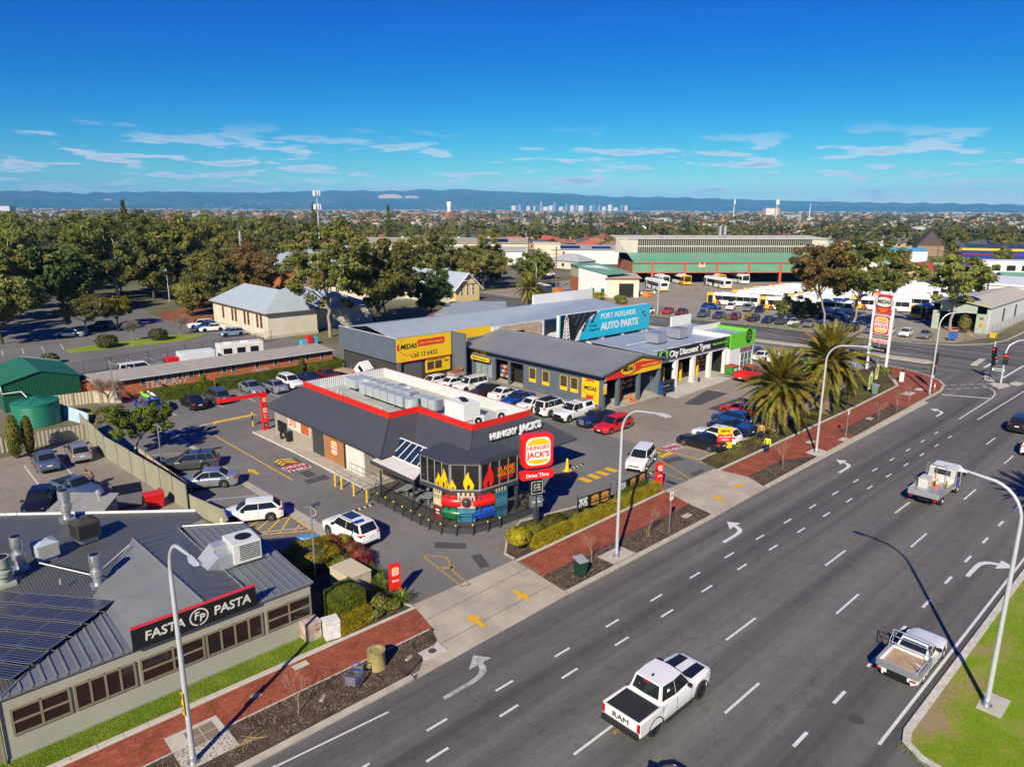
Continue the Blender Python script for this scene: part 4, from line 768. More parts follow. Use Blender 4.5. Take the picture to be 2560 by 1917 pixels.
def sh_(label,x,y,rx,ry,h,leaf,size=.08,n=2600,name='shrub',cat='shrub',group=None,z=0,flat=False,stem=None,power=2.0,lump=.12,squash=None):
 """clipped or natural shrub: leaves over the surface of a rounded body"""
 rng=np.random.default_rng(int(x*31+y*17));D=rng.normal(size=(n,3));D/=np.linalg.norm(D,axis=1)[:,None]
 if flat:D[:,2]=np.abs(D[:,2])
 S=np.sign(D)*np.abs(D)**(2/power);S/=(np.sum(np.abs(S)**power,axis=1)**(1/power))[:,None]
 lm=1+lump*np.sin(D[:,0]*7+x)*np.sin(D[:,1]*6+y)*np.cos(D[:,2]*5);r=lm*(1-.22*rng.uniform(size=n)**2)
 hh=h if flat else h/2;P=S*r[:,None]*np.array([rx,ry,hh]);P[:,2]+=(0 if flat else h/2)+(stem or 0)
 V=lq(P,D,size,rng,.15,1.5)
 core=MB();ring=[(.93,.0),(.93,.35),(.75,.7),(.4,.88),(.05,.92)]if flat else[(.05,-.9),(.55,-.72),(.85,-.3),(.85,.3),(.55,.72),(.05,.9)]
 core.add([(rr*rx*.88*math.cos(k*math.pi/5),rr*ry*.88*math.sin(k*math.pi/5),(zz*hh*.9+(0 if flat else h/2)+(stem or 0)))for rr,zz in ring for k in range(10)],[(i*10+k,i*10+(k+1)%10,(i+1)*10+(k+1)%10,(i+1)*10+k)for i in range(len(ring)-1)for k in range(10)])
 if stem:
  t=Th(name,label,cat,(x,y,z),0,group);put('crown',qm('crown',V,leaf,core,[leaf,darkleaf]),t,True);s=MB()
  s.path([(0,0,0),(.02,.02,stem*.6),(0,0,stem+.2)],[.05,.04,.035],6);s.bd('trunk',dB,t,lc=True);return t
 o=put(name,qm(name,V,leaf,core,[leaf,darkleaf]),None,loc=(x,y,z));return tag(o,label,cat,group)
def strappy(label,x,y,r,h,leaf,n=70,name='strappy_plant',group=None,z=.0):
 """clump of arching strap leaves"""
 rg=random.Random(int(x*100));V=[]
 for i in range(n):
  a=rg.uniform(0,2*math.pi);l=r*rg.uniform(.6,1.15);hh=h*rg.uniform(.6,1.1);w=.035;ox,oy=rg.uniform(-.12,.12),rg.uniform(-.12,.12);pr=None
  for k in range(5):
   f=k/4;p=np.array((ox+l*f*math.cos(a),oy+l*f*math.sin(a),hh*math.sin(f*2.2)/.95*.9+.02));ww=w*(1-f*.85);b=np.array((-math.sin(a),math.cos(a),0))*ww;cur=(p-b,p+b)
   if pr:V.append([pr[0],pr[1],cur[1],cur[0]])
   pr=cur
 o=put(name,qm(name,np.array(V),leaf),None,loc=(x,y,z));return tag(o,label,'plant',group)
def frond_mesh(L,droop,seed,nl=38,w=.66):
 rg=random.Random(seed);V=[];P=[]
 for i in range(13):
  f=i/12;P.append(Vector((L*(f-.10*f*f*droop),0,-droop*L*.42*f*f+.10*L*math.sin(f*math.pi*.6))))
 mb=MB();mb.path(P[:-1],[.045*(1-.8*i/12)for i in range(12)],5,False)
 for i in range(nl):
  f=.16+.84*i/nl;k=min(int(f*12),11);p=P[k].lerp(P[k+1],f*12-k);d=(P[k+1]-P[k]).normalized();ll=w*math.sin(min(1,f*1.25+.12)*math.pi*.92)**.6*(1 if f<.9 else .7)*rg.uniform(.85,1.1)
  for s in(-1,1):
   up=Vector((0,0,1));side=Vector((0,s,0));tip=p+d*ll*.55+side*ll*.75+up*ll*rg.uniform(.05,.30);tip.z-=.12*ll;b=d*.065
   V.append([p-b,p+b,tip+b*.25,tip-b*.25])
 return qm('frond',np.array([[tuple(q)for q in v]for v in V]),frondleaf,mb,[frondleaf,M('frond_stalk',(.22,.17,.04),.7)])
FROND=[frond_mesh(4.3,.35,1),frond_mesh(4.5,.85,2),frond_mesh(4.5,1.35,3),frond_mesh(4.1,.6,4)]
def palm(label,x,y,th,scale=1.,n=80,seed=1,fruit=0,group='date palms',lean=0.):
 t=Th('date_palm',label,'palm tree',(x,y,0),0,group);rg=random.Random(seed);mb=MB()
 prof=[];
 for i in range(int(th/.16)+1):z=i*.16;r=.48*scale*(1+.05*math.sin(i*2.4))*(1.25 if z>th-.9 else 1.0)*(1.2 if z<.3 else 1);prof+=[(r*1.06,z),(r*.94,z+.09)]
 mb.la(prof,12);mb.bd('trunk',M('palm_trunk',(.20,.14,.09),.95,var=.4,sc=5,bump=.8,bsc=14),t,lc=True)
 for i in range(n):
  f=(i+.5)/n;el=R(84-128*f**.85+rg.uniform(-7,7));az=i*2.39996+rg.uniform(-.2,.2);k=0 if f<.22 else(3 if f<.4 else(1 if f<.7 else 2))
  s=scale*rg.uniform(.88,1.06)*(.9 if f<.12 else 1)
  o=put('frond',FROND[k],t,True,(.22*scale*math.cos(az),.22*scale*math.sin(az),th-.1+.25*math.sin(el)),None,(s,s,s))
  o.rotation_euler=(Matrix.Rotation(az,3,'Z')@Matrix.Rotation(-el,3,'Y')@Matrix.Rotation(rg.uniform(-.5,.5),3,'X')).to_euler()
 for i in range(fruit):
  a=i*2.4+.5;m=MB();c0=Vector((.9*math.cos(a),.9*math.sin(a),th+.15+.25*(i%3)-.3));V=[];rr=np.random.default_rng(i)
  Pp=rr.normal(0,1,size=(150,3))*np.array([.27,.27,.22]);V=lq(Pp,Pp,.07,rr)
  put('fruit_cluster',qm('fruit_cluster',V,Ml('date_fruit',(.42,.13,.008),(.62,.24,.012),(.8,.36,.02),obvar=.1)if 'date_fruit' not in MS else MS['date_fruit']),t,True,tuple(c0))
 return t
def bare_tree(label,x,y,H,spread,seed,name='bare_tree',m=None,depth=5,group=None,r0=.05,stake=False,z=0,weep=False,th=.35,nb=3):
 t=Th(name,label,'tree',(x,y,z),0,group);rg=random.Random(seed);tr=MB();br=MB()
 def rec(p,d,l,r,k,mb):
  q=p+d*l;mid=p+d*l*.5+Vector((rg.uniform(-1,1),rg.uniform(-1,1),0))*l*.06;mb.path([p,mid,q],[r,r*.85,r*.7],5 if k>2 else 4,False)
  if k<=0:return
  for i in range(nb if k>1 else 2):
   nd=(d+Vector((rg.uniform(-1,1),rg.uniform(-1,1),rg.uniform(-.25,.5)if not(weep and k<3)else rg.uniform(-1.3,-.4)))*spread).normalized();rec(p+d*l*rg.uniform(.55,1),nd,l*rg.uniform(.6,.82),r*.62,k-1,br)
 rec(Vector((0,0,0)),Vector((rg.uniform(-.05,.05),rg.uniform(-.05,.05),1)).normalized(),H*th,r0,depth,tr)
 mm=m or M('twig_bark',(.17,.12,.085),.9);tr.bd('trunk',mm,t,lc=True);br.bd('branches',mm,t,lc=True)
 if stake:
  for s in(-.18,.2):e=MB();e.tb((s,.05,0),(s,.05,.6),.02,None,5);e.bd('stake',M('timber_stake',(.32,.22,.13),.9),t,lc=True)
  e=MB();e.la([(.34,.0),(.36,.03),(.30,.035)],12);e.bd('watering_ring',dB,t,lc=True)
 return t
# -- building helpers
def Pt(name,m,parent,f,smooth=False):
 mb=MB();f(mb);return mb.bd(name,m,parent,smooth)
def wnx(parent,x0,x1,y,z0,z1,cols,rows,frame,glassm=wg,face=-1,fw=.06,depth=.07,name='window'):
 """window in a wall along x (wall plane y, looking towards -y or +y): frame with one pane per light"""
 d=depth*face;fr=MB();w,h=(x1-x0),(z1-z0)
 for k in range(cols+1):xx=x0+w*k/cols;fr.box(xx-fw/2,min(y,y+d),z0-fw/2,xx+fw/2,max(y,y+d),z1+fw/2)
 for k in range(rows+1):zz=z0+h*k/rows;fr.box(x0+fw/2,min(y+.002*face,y+d*.97),zz-fw/2,x1-fw/2,max(y+.002*face,y+d*.97),zz+fw/2)
 o=fr.bd(name,frame,parent)
 for i in range(cols):
  for j in range(rows):
   p=MB();p.box(x0+w*i/cols+fw/2,min(y+.01*face,y+.03*face),z0+h*j/rows+fw/2,x0+w*(i+1)/cols-fw/2,max(y+.01*face,y+.03*face),z0+h*(j+1)/rows-fw/2);p.bd('pane',glassm,o)
 return o
def wny(parent,y0,y1,x,z0,z1,cols,rows,frame,glassm=wg,face=-1,fw=.06,depth=.07,name='window'):
 d=depth*face;fr=MB();w,h=(y1-y0),(z1-z0)
 for k in range(cols+1):yy=y0+w*k/cols;fr.box(min(x,x+d),yy-fw/2,z0-fw/2,max(x,x+d),yy+fw/2,z1+fw/2)
 for k in range(rows+1):zz=z0+h*k/rows;fr.box(min(x+.002*face,x+d*.97),y0+fw/2,zz-fw/2,max(x+.002*face,x+d*.97),y1-fw/2,zz+fw/2)
 o=fr.bd(name,frame,parent)
 for i in range(cols):
  for j in range(rows):
   p=MB();p.box(min(x+.01*face,x+.03*face),y0+w*i/cols+fw/2,z0+h*j/rows+fw/2,max(x+.01*face,x+.03*face),y0+w*(i+1)/cols-fw/2,z0+h*(j+1)/rows-fw/2);p.bd('pane',glassm,o)
 return o
def ribbed(quad,n,h=.04,w=.25,t=.03):
 """metal roof sheet over a planar quad (a,b along the eave; d,c along the top) with n raised ribs running from eave to top"""
 a,b,c,d=[Vector(q)for q in quad];nrm=(b-a).cross(d-a).normalized()
 if nrm.z<0:nrm=-nrm
 mb=MB();mb.sl([a,b,c,d],t)
 for k in range(n):
  f0,f1=(k+.5-w/2)/n,(k+.5+w/2)/n;p,q,r,s=a.lerp(b,f0),a.lerp(b,f1),d.lerp(c,f1),d.lerp(c,f0);g=(q-p)*.22;g2=(r-s)*.22
  mb.add([p,q,q-g+nrm*h,p+g+nrm*h,s,r,r-g2+nrm*h,s+g2+nrm*h],[(3,2,6,7),(0,3,7,4),(1,5,6,2),(0,1,2,3),(4,7,6,5)])
 return mb
def bL(parent,loc,w,h,face,back=True,t=.02,name='burger_badge',textw=.80):
 """red rounded board, white inset, two yellow half rounds and the two words"""
 b=wpo(rrect(w,h,w*.12),loc,face,t).bd(name,red,parent)if back else parent
 a=R(face);off=lambda d:(loc[0]+math.cos(a)*d,loc[1]+math.sin(a)*d,loc[2])
 wpo(rrect(w*.84,h*.86,w*.22),off(t+.002),face,.006).bd('badge_inset',sW,b)
 top=[(x*w*.385,h*.20+max(0,y)*h*.20)for x,y in ell(1,1,16,0,180)];wpo(top,off(t+.01),face,.005).bd('badge_bun',yellow,b)
 bot=[(w*.37,-h*.25),(-w*.37,-h*.25)]+[(x*w*.36,-h*.25-abs(y)*h*.145)for x,y in ell(1,1,12,180,360)];wpo(bot,off(t+.01),face,.005).bd('badge_bun',yellow,b)
 p=off(t+.014);text('HUNGRY',red,b,(p[0],p[1],p[2]+h*.105),face,width=w*textw,bold=.03,ext=.003);text("JACK'S",red,b,(p[0],p[1],p[2]-h*.11),face,width=w*textw*.97,bold=.035,ext=.003)
 return b
# -- the pasta restaurant in the foreground
def fasta():
 t=Th('pasta_restaurant','sage green single storey pasta restaurant with grey metal roofs in the foreground','building',(8,36,0))
 sage=M('sage_render',(.36,.355,.28),.85,var=.07,sc=.7,bump=.15,bsc=50);frame=M('olive_frame',(.21,.19,.13),.6);trayg=M('tray_deck',(.20,.225,.23),.42,.3,var=.12,sc=.6);corr=M('corrugated_grey',(.10,.106,.104),.5,.2,var=.14,sc=.5)
 wl=MB();wl.pz([(1.78,32.1),(15.45,32.1),(15.45,40.4),(13.3,44),(5,52.5),(1.78,52.5)],-.05,2.93);wl.bd('wall',sage,t)
 pb('plinth',M('plinth',(.30,.29,.23),.9),t,1.77,32.06,-.05,15.47,32.1,.12)
 Pt('fascia',M('gutter_grey',(.23,.245,.24),.5,.2),t,lambda m:(m.box(1.7,31.96,2.92,15.58,32.06,3.04),m.box(15.48,32.06,2.92,15.58,40.5,3.04)))
 pg_('downpipe',frame,t,'tb',(1.70,32.02,0),(1.70,32.02,2.95),.05)
 for x0,x1,c,r in((2.15,4.2,2,2),(4.42,6.78,4,1),(7.05,9.82,2,2),(9.98,12.72,4,1),(13.0,15.38,2,2)):wnx(t,x0,x1,32.1,1.12,2.28,c,r,frame,fw=.09)
 rf=MB()
 def zt(y):return 3.0+.06*(y-31.95)
 x=1.9;sheets=[]
 mb=MB();mb.sl([(1.9,31.95,3.0),(6.75,31.95,3.0),(6.6,36.8,zt(36.8))],.04)
 k=2.2
 while k<6.7:
  y1=31.95+(k-1.9)*1.03;mb.add([(k-.06,31.96,3.0),(k+.06,31.96,3.0),(k+.03,31.96,3.05),(k-.03,31.96,3.05),(k-.06,y1,zt(y1)),(k+.06,y1,zt(y1)),(k+.03,y1,zt(y1)+.05),(k-.03,y1,zt(y1)+.05)],[(3,2,6,7),(0,3,7,4),(1,5,6,2),(0,1,2,3)]);k+=.42
 mb.bd('front_roof',trayg,t)
 ribbed([(12.5,31.95,3.0),(15.56,31.95,3.0),(15.56,40.5,3.45),(12.5,42.2,3.52)],8,.05,.16).bd('side_roof',trayg,t)
 def zm(x):return 3.02+.045*(x-1.9)
 cor=MB();n=170;y0s=[]
 poly=lambda x:(32.0+(x-1.9)*1.03 if x<6.6 else 36.9+(x-6.6)*1.62 if x<9.6 else 41.9+(x-9.6)*.15)
 far=lambda x:52.6-(x-4.9)*.96 if x>4.9 else 52.6
 xs=[1.92+11.98*i/n for i in range(n+1)]
 vs=[];fs=[]
 for i,xx in enumerate(xs):
  zz=zm(xx)+0.006*(1 if i%2 else-1);a=poly(xx)if xx>1.9 else 26.0;vs+=[(xx,max(a,20),zz),(xx,max(far(xx),a+.05),zz)]
 for i in range(n):fs.append((2*i,2*i+2,2*i+3,2*i+1))
 cor.add(vs,fs);cor.bd('main_roof',corr,t)
 pg_('ridge_cap',trayg,t,'path',[(1.9,31.98,3.03),(6.55,36.8,3.30)],.07,6)
 pg_('rear_gutter',white,t,'path',[(1.5,52.7,3.1),(4.9,52.65,3.22),(13.9,44.0,3.62)],.09,6);pg_('rear_gutter',white,t,'path',[(12.5,42.3,3.58),(15.5,40.6,3.48)],.05,6)
 A,B,C_,D,E,F_=(6.72,32.0,3.0),(6.55,37.6,3.26),(9.55,41.4,4.1),(9.95,31.9,4.15),(12.5,32.0,3.2),(12.3,42.8,3.45)
 lg=M('feature_roof',(.20,.213,.21),.5,.15,var=.1,sc=.7)
 o=MB();o.sl([A,D,C_,B],.05);o.bd('feature_roof',lg,t);o=ribbed([E,F_,C_,D],14,.03,.3);o.bd('feature_roof',M('feature_roof_shade_side',(.15,.165,.168),.5,.2,var=.08),t)  # slope turned from the sun: its shade is put into a darker colour
 o=MB();o.poly([A,E,D]);o.bd('gable_end',M('gable_end',(.27,.29,.285)),t);o=MB();o.poly([B,C_,F_]);o.bd('gable_end',MS['gable_end'],t)
 pg_('ridge_cap',lg,t,'path',[D,C_],.06,6);pg_('valley_flashing',lg,t,'path',[E,F_],.06,6)
 return t
fasta_t=fasta()
def fasta_sign():
 s=Th('restaurant_sign','long black FASTA PASTA sign with red top edge over the restaurant windows','sign',(9.6,31.85,3.0))
 pb('board',sB,s,6.78,31.82,2.98,12.45,31.93,4.02);pb('top_trim',M('coral_trim',(.62,.04,.06),.5),s,6.76,31.81,4.02,12.47,31.97,4.10)
 sw=M('sign_offwhite',(.66,.64,.58),.5,var=.03)
 text('FASTA',sw,s,(8.15,31.81,3.49),-90,width=1.75,bold=.018,shear=.12,ext=.012);text('PASTA',sw,s,(11.25,31.81,3.49),-90,width=1.80,bold=.018,shear=.12,ext=.012)
 ring=MB();n=28
 for k in range(n):
  if k in(20,):continue
  a,b=2*math.pi*k/n,2*math.pi*(k+1)/n;q=[(9.68+r*math.cos(u),31.815,3.49+r*math.sin(u))for r,u in((.44,a),(.44,b),(.37,b),(.37,a))];ring.poly(q)
 ring.bd('roundel',sw,s);text('F',sw,s,(9.56,31.81,3.56),-90,size=.5,bold=.02,shear=.15,ext=.012);text('P',sw,s,(9.80,31.81,3.41),-90,size=.5,bold=.02,shear=.15,ext=.012)
 for x in(7.6,11.4):pg_('stay',gv,s,'tb',(x,31.95,3.95),(x+.1,33.0,3.3),.025,None,6)
 return s
fasta_sign()
def solar_array(label,o,ux,uy,nu,nv,pw,ph,z,slope,group=None):
 t=Th('solar_array',label,'solar panels',(o[0],o[1],z),0,group);cell=M('solar_cell',(.009,.012,.026),.28,.0,var=.1,sc=8,spec=.7);fr=M('panel_frame',(.34,.36,.40),.5,.3)
 pm=MB();pm.box(0,0,0,pw-.03,ph-.03,.035);me=pm.mesh('panel',cell);g=MB()
 for k in range(1,6):g.box(pw*k/6-.006,0,.035,pw*k/6+.006,ph-.03,.038)
 for k in range(1,10):g.box(0,ph*k/10-.005,.035,pw-.03,ph*k/10+.005,.0375)
 for q in((0,0,pw-.03,.025),(0,ph-.055,pw-.03,ph-.03),(0,.025,.025,ph-.055),(pw-.055,.025,pw-.03,ph-.055)):g.box(q[0],q[1],.03,q[2],q[3],.042)
 gm=g.mesh('grid',fr);ang=math.atan2(ux[1],ux[0])
 for i in range(nu):
  for j in range(nv):
   p=put('panel',me,t,True,(ux[0]*i*pw+uy[0]*j*ph,ux[1]*i*pw+uy[1]*j*ph,slope*(ux[0]*i*pw+uy[0]*j*ph)),(0,-slope,ang));put('grid',gm,p,True)
 return t
solar_array('black solar panel array on the corrugated pasta restaurant roof',(6.15,37.5),(-.80,-.60),(-.60,.80),6,5,1.0,1.66,3.42,.045)
def flue(label,x,y,z,h,r,m=gv,cap=True,name='exhaust_flue'):
 t=Th(name,label,'flue',(x,y,z),0,'exhaust flues on the pasta restaurant roof');pb('base_plate',m,t,x-r*1.5,y-r*1.5,z-.25,x+r*1.5,y+r*1.5,z+.12)
 Pt('pipe',m,t,lambda q:q.la([(r,z),(r,z+h*.62)],16,(x,y)),40);Pt('collar',m,t,lambda q:q.la([(r*1.35,z+h*.32),(r*1.38,z+h*.5),(r,z+h*.54)],16,(x,y)),40)
 if cap:Pt('cowl',m,t,lambda q:q.la([(r*.9,z+h*.60),(r*1.3,z+h*.66),(r*1.3,z+h),(r*1.1,z+h)],16,(x,y)),40);pg_('opening',black,t,'la',[(r*1.02,z+h-.01),(r*1.02,z+h+.006)],14,(x,y))
 return t
flue('galvanised exhaust flue with cowl in front of the grey feature roof',7.05,38.6,3.30,1.75,.21);flue('tall galvanised flue at the rear white gutter',7.75,48.6,3.4,1.9,.26);flue('galvanised flue partly cut off behind the green exhaust fan',4.5,43.6,3.2,1.9,.24)
flue('large pale green exhaust fan housing at the frame edge of the roof',3.55,42.4,3.15,1.5,.34,M('pale_green_metal',(.40,.43,.36),.5,.2))
def cooler(label,x,y,z,w,h,m,slat,name='evaporative_cooler'):
 t=Th(name,label,'air cooler',(x,y,z),R(8));
 eb(t,'base_plate',gv,-w*.38,-w*.38,-.2,w*.38,w*.38,.1);ebb(t,'housing',m,-w/2,-w/2,.08,w/2,w/2,h*.86,.03);eg_(t,'lid',m,'add',[(-w*.52,-w*.52,h*.86),(w*.52,-w*.52,h*.86),(w*.52,w*.52,h*.86),(-w*.52,w*.52,h*.86),(-w*.2,-w*.2,h),(w*.2,-w*.2,h),(w*.2,w*.2,h),(-w*.2,w*.2,h)],[(0,1,5,4),(1,2,6,5),(2,3,7,6),(3,0,4,7),(4,5,6,7)])
 for a in range(4):
  r=Matrix.Rotation(a*math.pi/2,3,'Z');g=MB()
  for k in range(7):g.box(-w*.42,-w/2-.012,.16+k*h*.092,w*.42,-w/2+.01,.16+k*h*.092+h*.05)
  g.v=[tuple(r@Vector(v))for v in g.v];g.bd('louvre',slat,t,lc=True)
 return t
cooler('dark brown evaporative cooler on the corrugated roof',7.9,44.6,3.6,1.25,1.15,M('brown_plastic',(.055,.05,.045),.6),black);cooler('pale blue grey evaporative cooler on the corrugated roof',5.75,43.9,3.4,1.1,.95,M('pale_cooler',(.44,.50,.53),.55),M('cooler_pad',(.38,.36,.28),.9))
def packaged_ac(label,x,y,z):
 t=Th('air_conditioner',label,'air conditioner',(x,y,z),R(-3));g=M('ac_cream',(.62,.63,.60),.5);dg=M('duct_steel',(.46,.50,.52),.45,.4,var=.1)
 ebb(t,'cabinet',g,0,-.85,.12,1.55,.85,1.25,.03);eg_(t,'fan',black,'la',[(.42,1.25),(.44,1.29),(.1,1.31)],16,(.85,.0));eX(t,'duct',dg,lambda q:(q.bbox(-.75,-.75,.0,0,.0,.8,.02),q.bbox(-.75,.02,.35,0,.78,1.05,.02)))
 eg_(t,'duct_cowl',dg,'add',[(-.75,-.75,.75),(-.75,.78,1.0),(-1.9,.5,.05),(-1.9,-.9,-.05),(-.75,-.75,0),(-.75,.78,.3)],[(0,1,2,3),(0,3,4),(1,5,2),(4,3,2,5)])
 g2=MB()
 for k in range(9):g2.box(.35,-.865,.28+k*.1,1.45,-.845,.33+k*.1)
 g2.bd('grille',dG,t,lc=True)
 for s in(-.6,.6):eb(t,'rail',gv,-.2,s-.05,-.02,2.0,s+.05,.11)
 return t
packaged_ac('cream packaged air conditioner with square ducts on the pasta restaurant roof',13.0,36.6,3.28)
mb=MB();mb.path([(5.2,42.4,3.75),(7.0,38.9,3.75),(9.1,40.4,4.2)],.035,6);tag(mb.bd('roof_conduit',white),'white pipe running across the corrugated roof','pipe')
mb=MB();mb.path([(5.6,39.6,3.5),(5.6,39.6,3.8)],.05,6);tag(mb.bd('vent_pipe',M('pale_green_metal',(.4,.43,.36))),'short vent pipe standing by the solar panels','pipe')
t=Th('tv_antenna','old television antenna beside the rear white gutter','antenna',(5.0,51.5,3.4));pg_('mast',gv,t,'tb',(5.0,51.5,3.3),(5.0,51.5,5.4),.025,None,6)
def ant(m):
 m.tb((4.1,51.2,5.3),(6.0,51.8,5.3),.018,None,5)
 for k in range(9):m.tb((4.1+k*.23,51.2+k*.07-.4,5.3),(4.1+k*.23,51.2+k*.07+.4,5.3),.008,None,4)
Pt('elements',gv,t,ant)
t=Th('storage_shed','low grey skillion shed behind the restaurant with round roof vent','shed',(9.6,53,0));Pt('wall',M('shed_wall',(.30,.29,.24),.7,wave=('DIAGONAL',12)),t,lambda m:m.pz([(7.5,53.6),(10.3,51.4),(11.6,53.2),(9.1,55.6)],0,2.2));pg_('roof',M('shed_roof',(.37,.36,.31),.5,.2),t,'sl',[(7.3,53.6,2.3),(10.3,51.2,2.3),(11.8,53.2,2.6),(9.1,55.8,2.6)],.05)
Pt('roof_vent',gv,t,lambda m:m.la([(.14,2.5),(.14,2.75),(.24,2.8),(.26,2.95),(.12,3.08)],12,(10.6,53.5)),40)
# -- the burger restaurant
M('dark_frame',(.05,.052,.06),.5)
def hj():
 t=Th('burger_restaurant','burger restaurant with dark sloping roof and bright red parapet band','building',(36,52,0))
 tile=M('charcoal_roof',(.062,.068,.080),.6,.1,var=.10,sc=.7,bump=.25,bsc=14);redp=M('parapet_red',(.74,.022,.012),.4,var=.04)
 x0,xn,x1,y0,yn,y1=31.7,34.7,41.2,41.7,49.0,64.2;d=2.85;zt,zb,ze=5.5,5.0,2.95
 inner=[(x0,yn),(xn,yn),(xn,y0),(x1,y0),(x1,y1),(x0,y1)];outer=[(x0-d,yn-d),(xn-d,yn-d),(xn-d,y0-d),(x1+d,y0-d),(x1+d,y1+d),(x0-d,y1+d)]
 for i in range(6):
  j=(i+1)%6;mb=MB();mb.sl([(*outer[i],ze),(*outer[j],ze),(*inner[j],zb+.02),(*inner[i],zb+.02)],.08);mb.bd('roof_slope',tile,t)
  pg_('hip_cap',tile,t,'path',[(*outer[i],ze+.02),(*inner[i],zb+.04)],.07,6)
 Pt('gutter',M('gutter_dark',(.05,.053,.06),.5),t,lambda m:[m.path([(*outer[i],ze-.04),(*outer[(i+1)%6],ze-.04)],.07,6)for i in range(6)])
 def band(m,o=0.,za=zb,zz=zt,th=.12):
  for i in range(6):
   a,b=Vector(inner[i]),Vector(inner[(i+1)%6]);dd=(b-a).normalized();n=Vector((dd.y,-dd.x));q=[a+n*o-dd*o,b+n*o+dd*o,b-n*th+dd*(-th),a-n*th+dd*th]
   m.add([(q[0].x,q[0].y,za),(q[1].x,q[1].y,za),(q[1].x,q[1].y,zz),(q[0].x,q[0].y,zz)],[(0,1,2,3)])
 mb=MB();band(mb,.03);
 for i in range(6):
  a,b=Vector(inner[i]),Vector(inner[(i+1)%6]);dd=(b-a).normalized();n=Vector((dd.y,-dd.x));mb.add([(*(a+n*.03-dd*.03),zt),(*(b+n*.03+dd*.03),zt),(*(b-n*.10-dd*0),zt),(*(a-n*.10),zt)],[(0,1,2,3)])
 mb.bd('parapet_band',redp,t)
 cor=M('parapet_lining',(.62,.64,.64),.5,.1,var=.08)
 for i in range(6):
  a,b=Vector(inner[i]),Vector(inner[(i+1)%6]);L=(b-a).length;dd=(b-a).normalized();n=Vector((dd.y,-dd.x));lm=MB();k=0.;lm.add([(*(a-n*.10),4.45),(*(b-n*.10),4.45),(*(b-n*.10),zt-.01),(*(a-n*.10),zt-.01)],[(3,2,1,0)])
  while k<L-.2:p=a+dd*(k+.12);lm.add([(*(p-n*.10),4.45),(*(p+dd*.09-n*.10),4.45),(*(p+dd*.09-n*.10),zt-.02),(*(p-n*.10),zt-.02),(*(p+dd*.02-n*.14),4.45),(*(p+dd*.07-n*.14),4.45),(*(p+dd*.07-n*.14),zt-.02),(*(p+dd*.02-n*.14),zt-.02)],[(7,6,5,4),(0,4,7,3),(5,1,2,6)]);k+=.22
  lm.bd('parapet_lining',cor,t)
 fl=MB();fl.poly([(*p,4.45)for p in inner]);fl.bd('flat_roof',M('flat_roof',(.42,.42,.38),.7,var=.2,sc=.8),t)
 wallm=M('grey_wall',(.34,.30,.25),.8,var=.08);wl=MB();wl.pz([(29.55,49.6),(32.9,49.6),(32.9,42.2),(43,42.2),(43,66.6),(29.55,66.6)],-.05,2.93);wl.bd('wall',wallm,t)
 pb('tan_panel',M('tan_panel',(.36,.17,.06),.7),t,29.49,52.9,0,29.549,56.4,2.9);pb('white_panel',M('white_wall',(.70,.67,.60),.7),t,29.50,49.7,0,29.549,52.6,2.9);pb('service_door',dG,t,29.47,56.6,0,29.549,58.6,2.75)
 pg_('downpipe',black,t,'tb',(29.42,52.75,0),(29.42,52.75,2.9),.05);bL(t,(29.485,54.6,1.5),1.25,1.45,180,name='wall_badge')
 o=pb('wall_poster',M('poster_cream',(.70,.66,.56),.5),t,29.50,59.2,1.35,29.549,63.6,2.5);text('TASTES',red,o,(29.495,62.6,2.15),180,width=1.4,bold=.03,ext=.002);text('BETTER',red,o,(29.495,62.6,1.75),180,width=1.4,bold=.03,ext=.002);pb('poster_picture',M('poster_burger',(.45,.12,.03),.5,var=.5,sc=4),o,29.49,59.3,1.4,29.498,60.9,2.4)
 pg_('path',concrete,t,'pz',[(28.3,47.2),(31,47.2),(31,68.3),(27.9,68.3),(28.2,60)],-.1,.12);pg_('path_kerb',c2_,t,'path',[(28.2,47.5,.08),(28.15,60,.08),(27.85,68.2,.08)],.09,6)
 wp=MS['dark_frame'];gl=glass('tinted_glass',(.018,.017,.016),.05)
 wny(t,46.3,49.4,31.2,.15,2.5,4,1,wp,gl);wnx(t,35.5,42.5,42.2,.7,2.4,5,1,wp,gl)
 B=[(29.3,41.3),(29.6,38.1),(31.15,36.6),(34.7,36.45)];z0,z1=2.42,4.45;ncol=(4,2,4);kerbp=[]
 for i in range(3):
  a,b=Vector(B[i]),Vector(B[i+1]);dd=(b-a).normalized();n=Vector((dd.y,-dd.x));n=n if n.dot(Vector((-1,-1)))>0 else-n;L=(b-a).length
  fr=MB();P=lambda u,z,o=0:(a.x+dd.x*u+n.x*o,a.y+dd.y*u+n.y*o,z)
  def bar(u0,u1,za,zb_,o=.05):
   fr.add([P(u0,za),P(u1,za),P(u1,zb_),P(u0,zb_),P(u0,za,o),P(u1,za,o),P(u1,zb_,o),P(u0,zb_,o)],[(4,5,6,7),(0,4,7,3),(1,2,6,5),(3,7,6,2),(0,1,5,4)])
  for k in range(ncol[i]+1):u=.05+(L-.1)*k/ncol[i];bar(u-.035,u+.035,z0+.08,z1-.08)
  bar(0,L,z0,z0+.08,.06);bar(0,L,z1-.08,z1,.06);f=fr.bd('bay_frame',M('bay_frame',(.45,.46,.47),.4,.4),t)
  for k in range(ncol[i]):u0=.05+(L-.1)*k/ncol[i]+.03;u1=.05+(L-.1)*(k+1)/ncol[i]-.03;q=MB();q.add([P(u0,z0+.08,.02),P(u1,z0+.08,.02),P(u1,z1-.08,.02),P(u0,z1-.08,.02)],[(0,1,2,3)]);q.bd('pane',gl,f)
